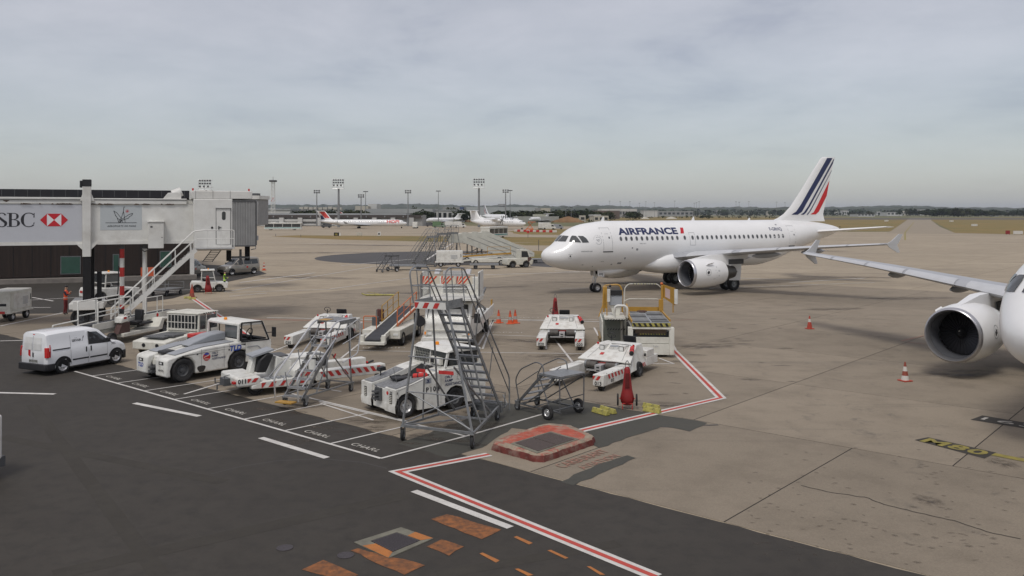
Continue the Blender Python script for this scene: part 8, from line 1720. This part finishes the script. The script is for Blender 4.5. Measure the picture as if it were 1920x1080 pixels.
bld('long grey perimeter wall behind the parked vans', 962, 1048, 405.6, 610, 1, pm('grey_fence_wall', (.3,.3,.27), .8, var=.1, scale=.2), None, 0); bld('low green gabled shed on the wall', 1000, 1024, 401.8, 640, 20, pm('shed_roof', (.42,.42,.34), .8), None, 0)
bld('brown roofed sheds beyond the airliner nose', 1116, 1162, 395, 980, 60, roofb, None, 0); bld('long pale industrial hall with white roof', 1128, 1194, 391.6, 1350, 60, wallg, wallw, 12, rh=4); bld('small white hut with flat roof above the airliner nose', 1106, 1126, 402.3, 640, 8, wallc, wallw, 0); bld('small cream annex beside the white hut', 1114, 1141, 404.5, 630, 8, wallc, None, 3)
bld('pale cabin left of the white hut', 1087, 1098, 404, 640, 8, wallc, None, 1); bld('white tent roofed hall on the far field', 1207, 1233, 394.2, 1500, 40, wallw, roofg, 0); bld('long white hall beyond the far field', 1235, 1300, 396, 1900, 40, wallg, wallw, 8)
bld('long white hall right of the tail', 1608, 1640, 400.6, 1700, 40, wallw, roofd, 5); bld('white hall by the dark poplars', 1663, 1692, 397.5, 2100, 40, wallw, roofg, 4); bld('small white house at the right tree line', 1862, 1872, 403, 1800, 12, wallw, roofb, 2)
for i in range(9): bld(f'pale apartment slab on the hillside, '+('leftmost','second from left','third from left','fourth from left','middle','fourth from right','third from right','second from right','rightmost')[i]+' of the row', 561+i*9, 568+i*9, (388.3,387.6,388.6,388,388.9,388.4,387.4,388.8,389)[i], 2600, 14, wallc, None, 5, name='apartment_block')
_w = ['just right of the tail','second right of the tail','third right of the tail','left of the long white hall','behind the lone dark tree','left of the poplars','on the hill right of the poplars','above the wood','above the wood farther right','near the right picture edge','left of the tail by the slim masts','second left of the tail','next left of the tail']
for px, yy in ((1562,397),(1580,395),(1597,398),(1645,397),(1690,395.5),(1720,393),(1775,394),(1830,395),(1890,396),(1340,394.5),(1400,395.5),(1440,396)):
    bld('far pale building in the tree belt, '+_w.pop(0), px, px+rr.uniform(7,15), yy, 2900, 20, rr.choice([wallw,wallc,wallg]), None, 3, name='far_building')
wt = thing('water_tower', 'grey mushroom water tower beyond the warehouse', 'water tower', (*at(941.5,400,1050)[:2], 0)); MB(wallg).lathe([(0,2.2),(13,2.0),(15.5,4.6),(18,4.8),(18.2,.01)], ax='z', n=20).build('tower', wt, smooth=40)
# earth mound, sand heap
def mound(name, label, px, py, w, h, m, d=None):
    p = G(px, py); rings = []; d = d or w*.5; rr2 = random.Random(int(px))
    for i in range(7):
        f = i/6; rings.append([Vector((math.cos(a)*w/2*(1-f**1.6*.97)*(1+.12*math.sin(3*a+px)), math.sin(a)*d/2*(1-f**1.6*.97), h*f*(1+.05*math.sin(5*a)))) for a in [2*math.pi*k/24 for k in range(24)]])
    o = MB(m).loft(rings, m).build(name, smooth=70); o.location = (p.x, p.y, 0); tag(o, label, 'mound'); return o
sand = pm('sand_earth', (.22,.13,.065), 1, var=.25, scale=.2); mound('earth_mound', 'brown earth mound right of the grey perimeter wall', 1066, 417, 24, 4.2, sand, 14); mound('earth_mound', 'low brown earth bank behind the turboprop', 848, 416, 34, 2.6, sand, 10); mound('rubble_heap', 'pale rubble heap on the field, the left one', 1208, 410.5, 11, 2.4, wallc); mound('rubble_heap', 'pale rubble heap on the field, the right one', 1258, 410.5, 13, 2.6, wallc)

# ------------------------------------------------------------------ vegetation
def leafmat(name, c):
    m = pm(name, c, .9, var=.45, scale=.35, dirt=tuple(q*.45 for q in c), amt=.5, dscale=.5, spec=.1, obj=.2); return m
leaf1 = leafmat('foliage_dark', (.035,.05,.02)); leaf2 = leafmat('foliage_olive', (.06,.07,.03)); leaf3 = leafmat('foliage_far', (.04,.055,.03)); bark = pm('bark', (.07,.055,.04), .9)
def crown_mesh(seed, m, tall=1.0, n=420):
    rg = random.Random(seed); mb = MB(m); lobes = [(rg.uniform(-.3,.3), rg.uniform(-.3,.3), rg.uniform(.35,.8)*tall, rg.uniform(.22,.36)) for _ in range(7)]
    for _ in range(n):
        l = rg.choice(lobes); d = Vector((rg.gauss(0,1), rg.gauss(0,1), rg.gauss(0,1))).normalized()*l[3]*rg.uniform(.7,1.08); c = Vector((l[0], l[1], l[2]))+Vector((d.x, d.y, d.z*tall)); s = rg.uniform(.035,.085)
        u = Vector((rg.gauss(0,1), rg.gauss(0,1), rg.gauss(0,1))).normalized(); v = u.orthogonal().normalized(); w = u.cross(v)
        mb.add([c+(v*math.cos(a)+w*math.sin(a))*s*rg.uniform(.6,1.2) for a in (0,1.3,2.5,3.9,5.1)], [(0,1,2,3,4)], m)
    return mb.mesh('crown')
crowns = [crown_mesh(i, (leaf1, leaf2, leaf1, leaf2)[i], (1,1,1.1,1)[i]) for i in range(4)]; popl = crown_mesh(9, leaf1, 1.0); trunk = MB(bark).cyl((0,0,0),(0,0,.5),.035,.015,n=8).cyl((0,0,.3),(.2,.05,.6),.015,.006,n=6).cyl((0,0,.35),(-.15,.1,.65),.014,.006,n=6).mesh('trunk')
def tree(label, px, ytop, Y_, w=None, group=None, me=None, name='tree'):
    p = at(px, ytop, Y_); H = p.z; w = w or H*1.0; t = thing(name, label, 'tree', (p.x, p.y, 0), random.uniform(0,6), group); o = link('crown', me or random.choice(crowns), t); o.scale = (w, w, H/1.08); k = link('trunk', trunk, t); k.scale = (H*.8,H*.8,H)
    return t
gt = 'trees behind the far pier'
for px, yt_, Y_, w in [(x, rr.uniform(393.5,396.5), rr.uniform(560,640), rr.uniform(9,13)) for x in range(548, 682, 7)]: tree('round dark tree in the row behind the far pier', px, yt_, Y_, w, gt)
for px, yt_, Y_, w in ((776,388,700,8),(786,396,560,10),(795,394.5,560,12),(803,396,560,9),(843,389.5,650,13),(850,391,640,11),(856,393,630,12),(864,393,620,11),(872,394,620,10),(880,395,620,10)): tree('dark tree among the far hangars', px, yt_, Y_, w, 'trees among the far hangars')
for px in range(932, 1050, 6): tree('green tree above the grey perimeter wall', px, rr.uniform(394,399), rr.uniform(680,760), rr.uniform(12,18), 'trees above the grey perimeter wall')
for px in range(1050, 1118, 8): tree('dark tree behind the earth mound', px, rr.uniform(393,397), rr.uniform(800,900), rr.uniform(14,20), 'trees behind the earth mound')
for px, yt_, Y_, w in ((1134,396.5,800,16),(1140,398,780,14),(1187,396.5,900,18),(1194,398,900,16),(1182,399,880,14),(1317,404,1000,9),(1330,403.5,1000,8),(1105,398,760,12)): tree('dark tree beyond the airliner nose', px, yt_, Y_, w, 'trees beyond the airliner nose')
gt = 'poplars and trees at the right tree line'
for px, yt_, w in ((1686,392.5,14),(1702,391.5,12),(1707,390.5,12),(1713,390.5,16),(1724,394,22),(1632,396,16),(1597,397,16)): tree('dark upright tree standing above the right tree line', px, yt_, 1900, w, gt)
for px in range(1736, 1842, 5): tree('dense tree of the wood right of the taxiway', px+rr.uniform(-2,2), 394.2-3.4*math.sin(math.pi*min(max((px-1730)/115,0),1))+rr.uniform(-.6,.6), rr.uniform(1500,1600), rr.uniform(22,30), 'trees of the wood right of the taxiway')
for px in range(1842, 1925, 7): tree('dark tree along the right edge tree line', px, rr.uniform(392.5,398), rr.uniform(1650,1800), rr.uniform(16,26), 'trees along the right edge')
def band(name, label, px0, px1, Y_, h0, h1, m, step, depth=60, seed=1, sz=1.0, n=1):
    """far tree belt reading as one mass: clumps of leaves along a line"""
    rg = random.Random(seed); mb = MB(m); x0, x1 = (px0-960)*Y_/FOC, (px1-960)*Y_/FOC; x = x0
    while x < x1:
        H = rg.uniform(h0, h1); y = Y_+rg.uniform(0, depth); w = H*rg.uniform(.5,.9)
        for _ in range(12*n):
            d = Vector((rg.gauss(0,1), rg.gauss(0,1), rg.gauss(0,1))).normalized(); c = Vector((x, y, H*.5))+Vector((d.x*w, d.y*w, d.z*H*.5)); s = H*rg.uniform(.14,.3)*sz; u = d; v = u.orthogonal().normalized(); w2 = u.cross(v); mb.add([c+(v*math.cos(a)+w2*math.sin(a))*s for a in (0,1.3,2.5,3.9,5.1)], [(0,1,2,3,4)], m)
        x += step*rg.uniform(.6,1.4)
    o = mb.build(name, fix=False); tag(o, label, 'trees', None, 'stuff')
band('tree_belt', 'continuous belt of far trees along the horizon', 470, 1960, 2300, 9, 17, leaf3, 8, 150, 1)
band('tree_belt', 'second belt of far trees before the hills', 470, 1960, 3200, 12, 26, leaf3, 11, 400, 2)
band('hedge_row', 'low hedge and scrub along the far field', 1090, 1500, 1150, 1.5, 4, leaf2, 4, 30, 3)
band('hedge_row', 'low scrub before the earth mound', 1040, 1200, 620, .8, 2.2, leaf2, 2.2, 20, 4)
band('hedge_row', 'dark low scrub bank on the dry grass behind the tail', 1555, 1586, 345, .5, 1.3, leaf2, .7, 30, 5)
town = [wallw, wallc, wallg, roofb]
hm_ = pm('hill_forest', (.05,.062,.035), 1, var=.5, scale=.02, dirt=(.1,.1,.06), amt=.5, dscale=.006)
def hill(name, Y_, prof, seed, m=hm_, depth=1500):
    rg = random.Random(seed); xs = [p[0] for p in prof]; n = 500; X = list(np.linspace(xs[0], xs[-1], n)); H = interp(xs, [(400-p[1])*Y_/FOC+6.5 for p in prof], X); r0, r1, r2, r3 = [], [], [], []
    for i, px in enumerate(X):
        x = (px-960)*Y_/FOC; h = max(H[i]+rg.gauss(0, Y_*.00028)+Y_*.0004*math.sin(px*.21), 2); r0.append((x, Y_-400, -2)); r1.append((x, Y_-100, h*.72+rg.gauss(0,.6))); r2.append((x, Y_, h)); r3.append((x, Y_+depth, -2))
    vs = r0+r1+r2+r3; fs = [(j*n+i, j*n+i+1, (j+1)*n+i+1, (j+1)*n+i) for j in range(3) for i in range(n-1)]; o = MB(m).add(vs, fs).build(name, smooth=80, fix=False); struct(o)
hill('hills', 5200, [(300,386),(480,383.5),(560,384),(700,384),(770,382.5),(850,384.5),(900,386),(960,383.5),(1050,386.5),(1130,385),(1200,388),(1300,389),(1400,388),(1480,391),(1540,389),(1620,387),(1680,385.5),(1740,387),(1800,389.5),(1870,389),(1920,390.5),(2100,389)], 1)
hill('hills', 3700, [(300,390),(480,391),(600,391.5),(760,389),(900,390),(1000,388.5),(1040,390),(1100,388.5),(1160,390),(1220,391.5),(1290,390),(1380,392.5),(1440,390.5),(1480,388.5),(1540,391),(1600,392),(1660,389.5),(1760,390.5),(1850,392),(1920,392),(2100,392)], 2)
# ------------------------------------------------------------------ thin haze over the whole place
hz_m = bpy.data.materials.new('haze'); hz_m.use_nodes = True; hn = hz_m.node_tree; hn.nodes.clear(); ho = hn.nodes.new('ShaderNodeOutputMaterial'); hv = hn.nodes.new('ShaderNodeVolumePrincipled'); hv.inputs['Color'].default_value = (.80,.87,1,1); hv.inputs['Density'].default_value = .00006; hv.inputs['Anisotropy'].default_value = .2; hn.links.new(hv.outputs[0], ho.inputs['Volume'])
hb = MB(hz_m).box(-9100,9100,-80,14100,-3.5,140).build('haze'); hb['kind'] = 'stuff'
# ------------------------------------------------------------------ pieces that can be told apart become objects of their own
def explode(o):
    me = o.data; bm = bmesh.new(); bm.from_mesh(me); bm.verts.ensure_lookup_table(); seen = set(); comps = []
    for v in bm.verts:
        if v.index in seen: continue
        st_, comp = [v], []; seen.add(v.index)
        while st_:
            a = st_.pop(); comp.append(a.index)
            for e_ in a.link_edges:
                b = e_.other_vert(a)
                if b.index not in seen: seen.add(b.index); st_.append(b)
        comps.append(set(comp))
    if len(comps) < 2: bm.free(); return
    for i, cset in enumerate(comps):
        b2 = bm.copy(); b2.verts.ensure_lookup_table(); bmesh.ops.delete(b2, geom=[v for v in b2.verts if v.index not in cset], context='VERTS')
        m2 = bpy.data.meshes.new(me.name); b2.to_mesh(m2); b2.free()
        for m in me.materials: m2.materials.append(m)
        if i == 0: first = m2
        else: c = o.copy(); c.data = m2; C.objects.link(c)
    o.data = first; bm.free()
for o in list(bpy.data.objects):
    if o.type == 'MESH' and o.parent and o.name.split('.')[0] in ('cross_brace','rail_post','column_leg','brace','red_stripes','support_leg','bay_panel','mid_rail','gear_door','red_band'): 
        if o.name.startswith('red_stripes'): o.name = 'red_stripe'
        explode(o)
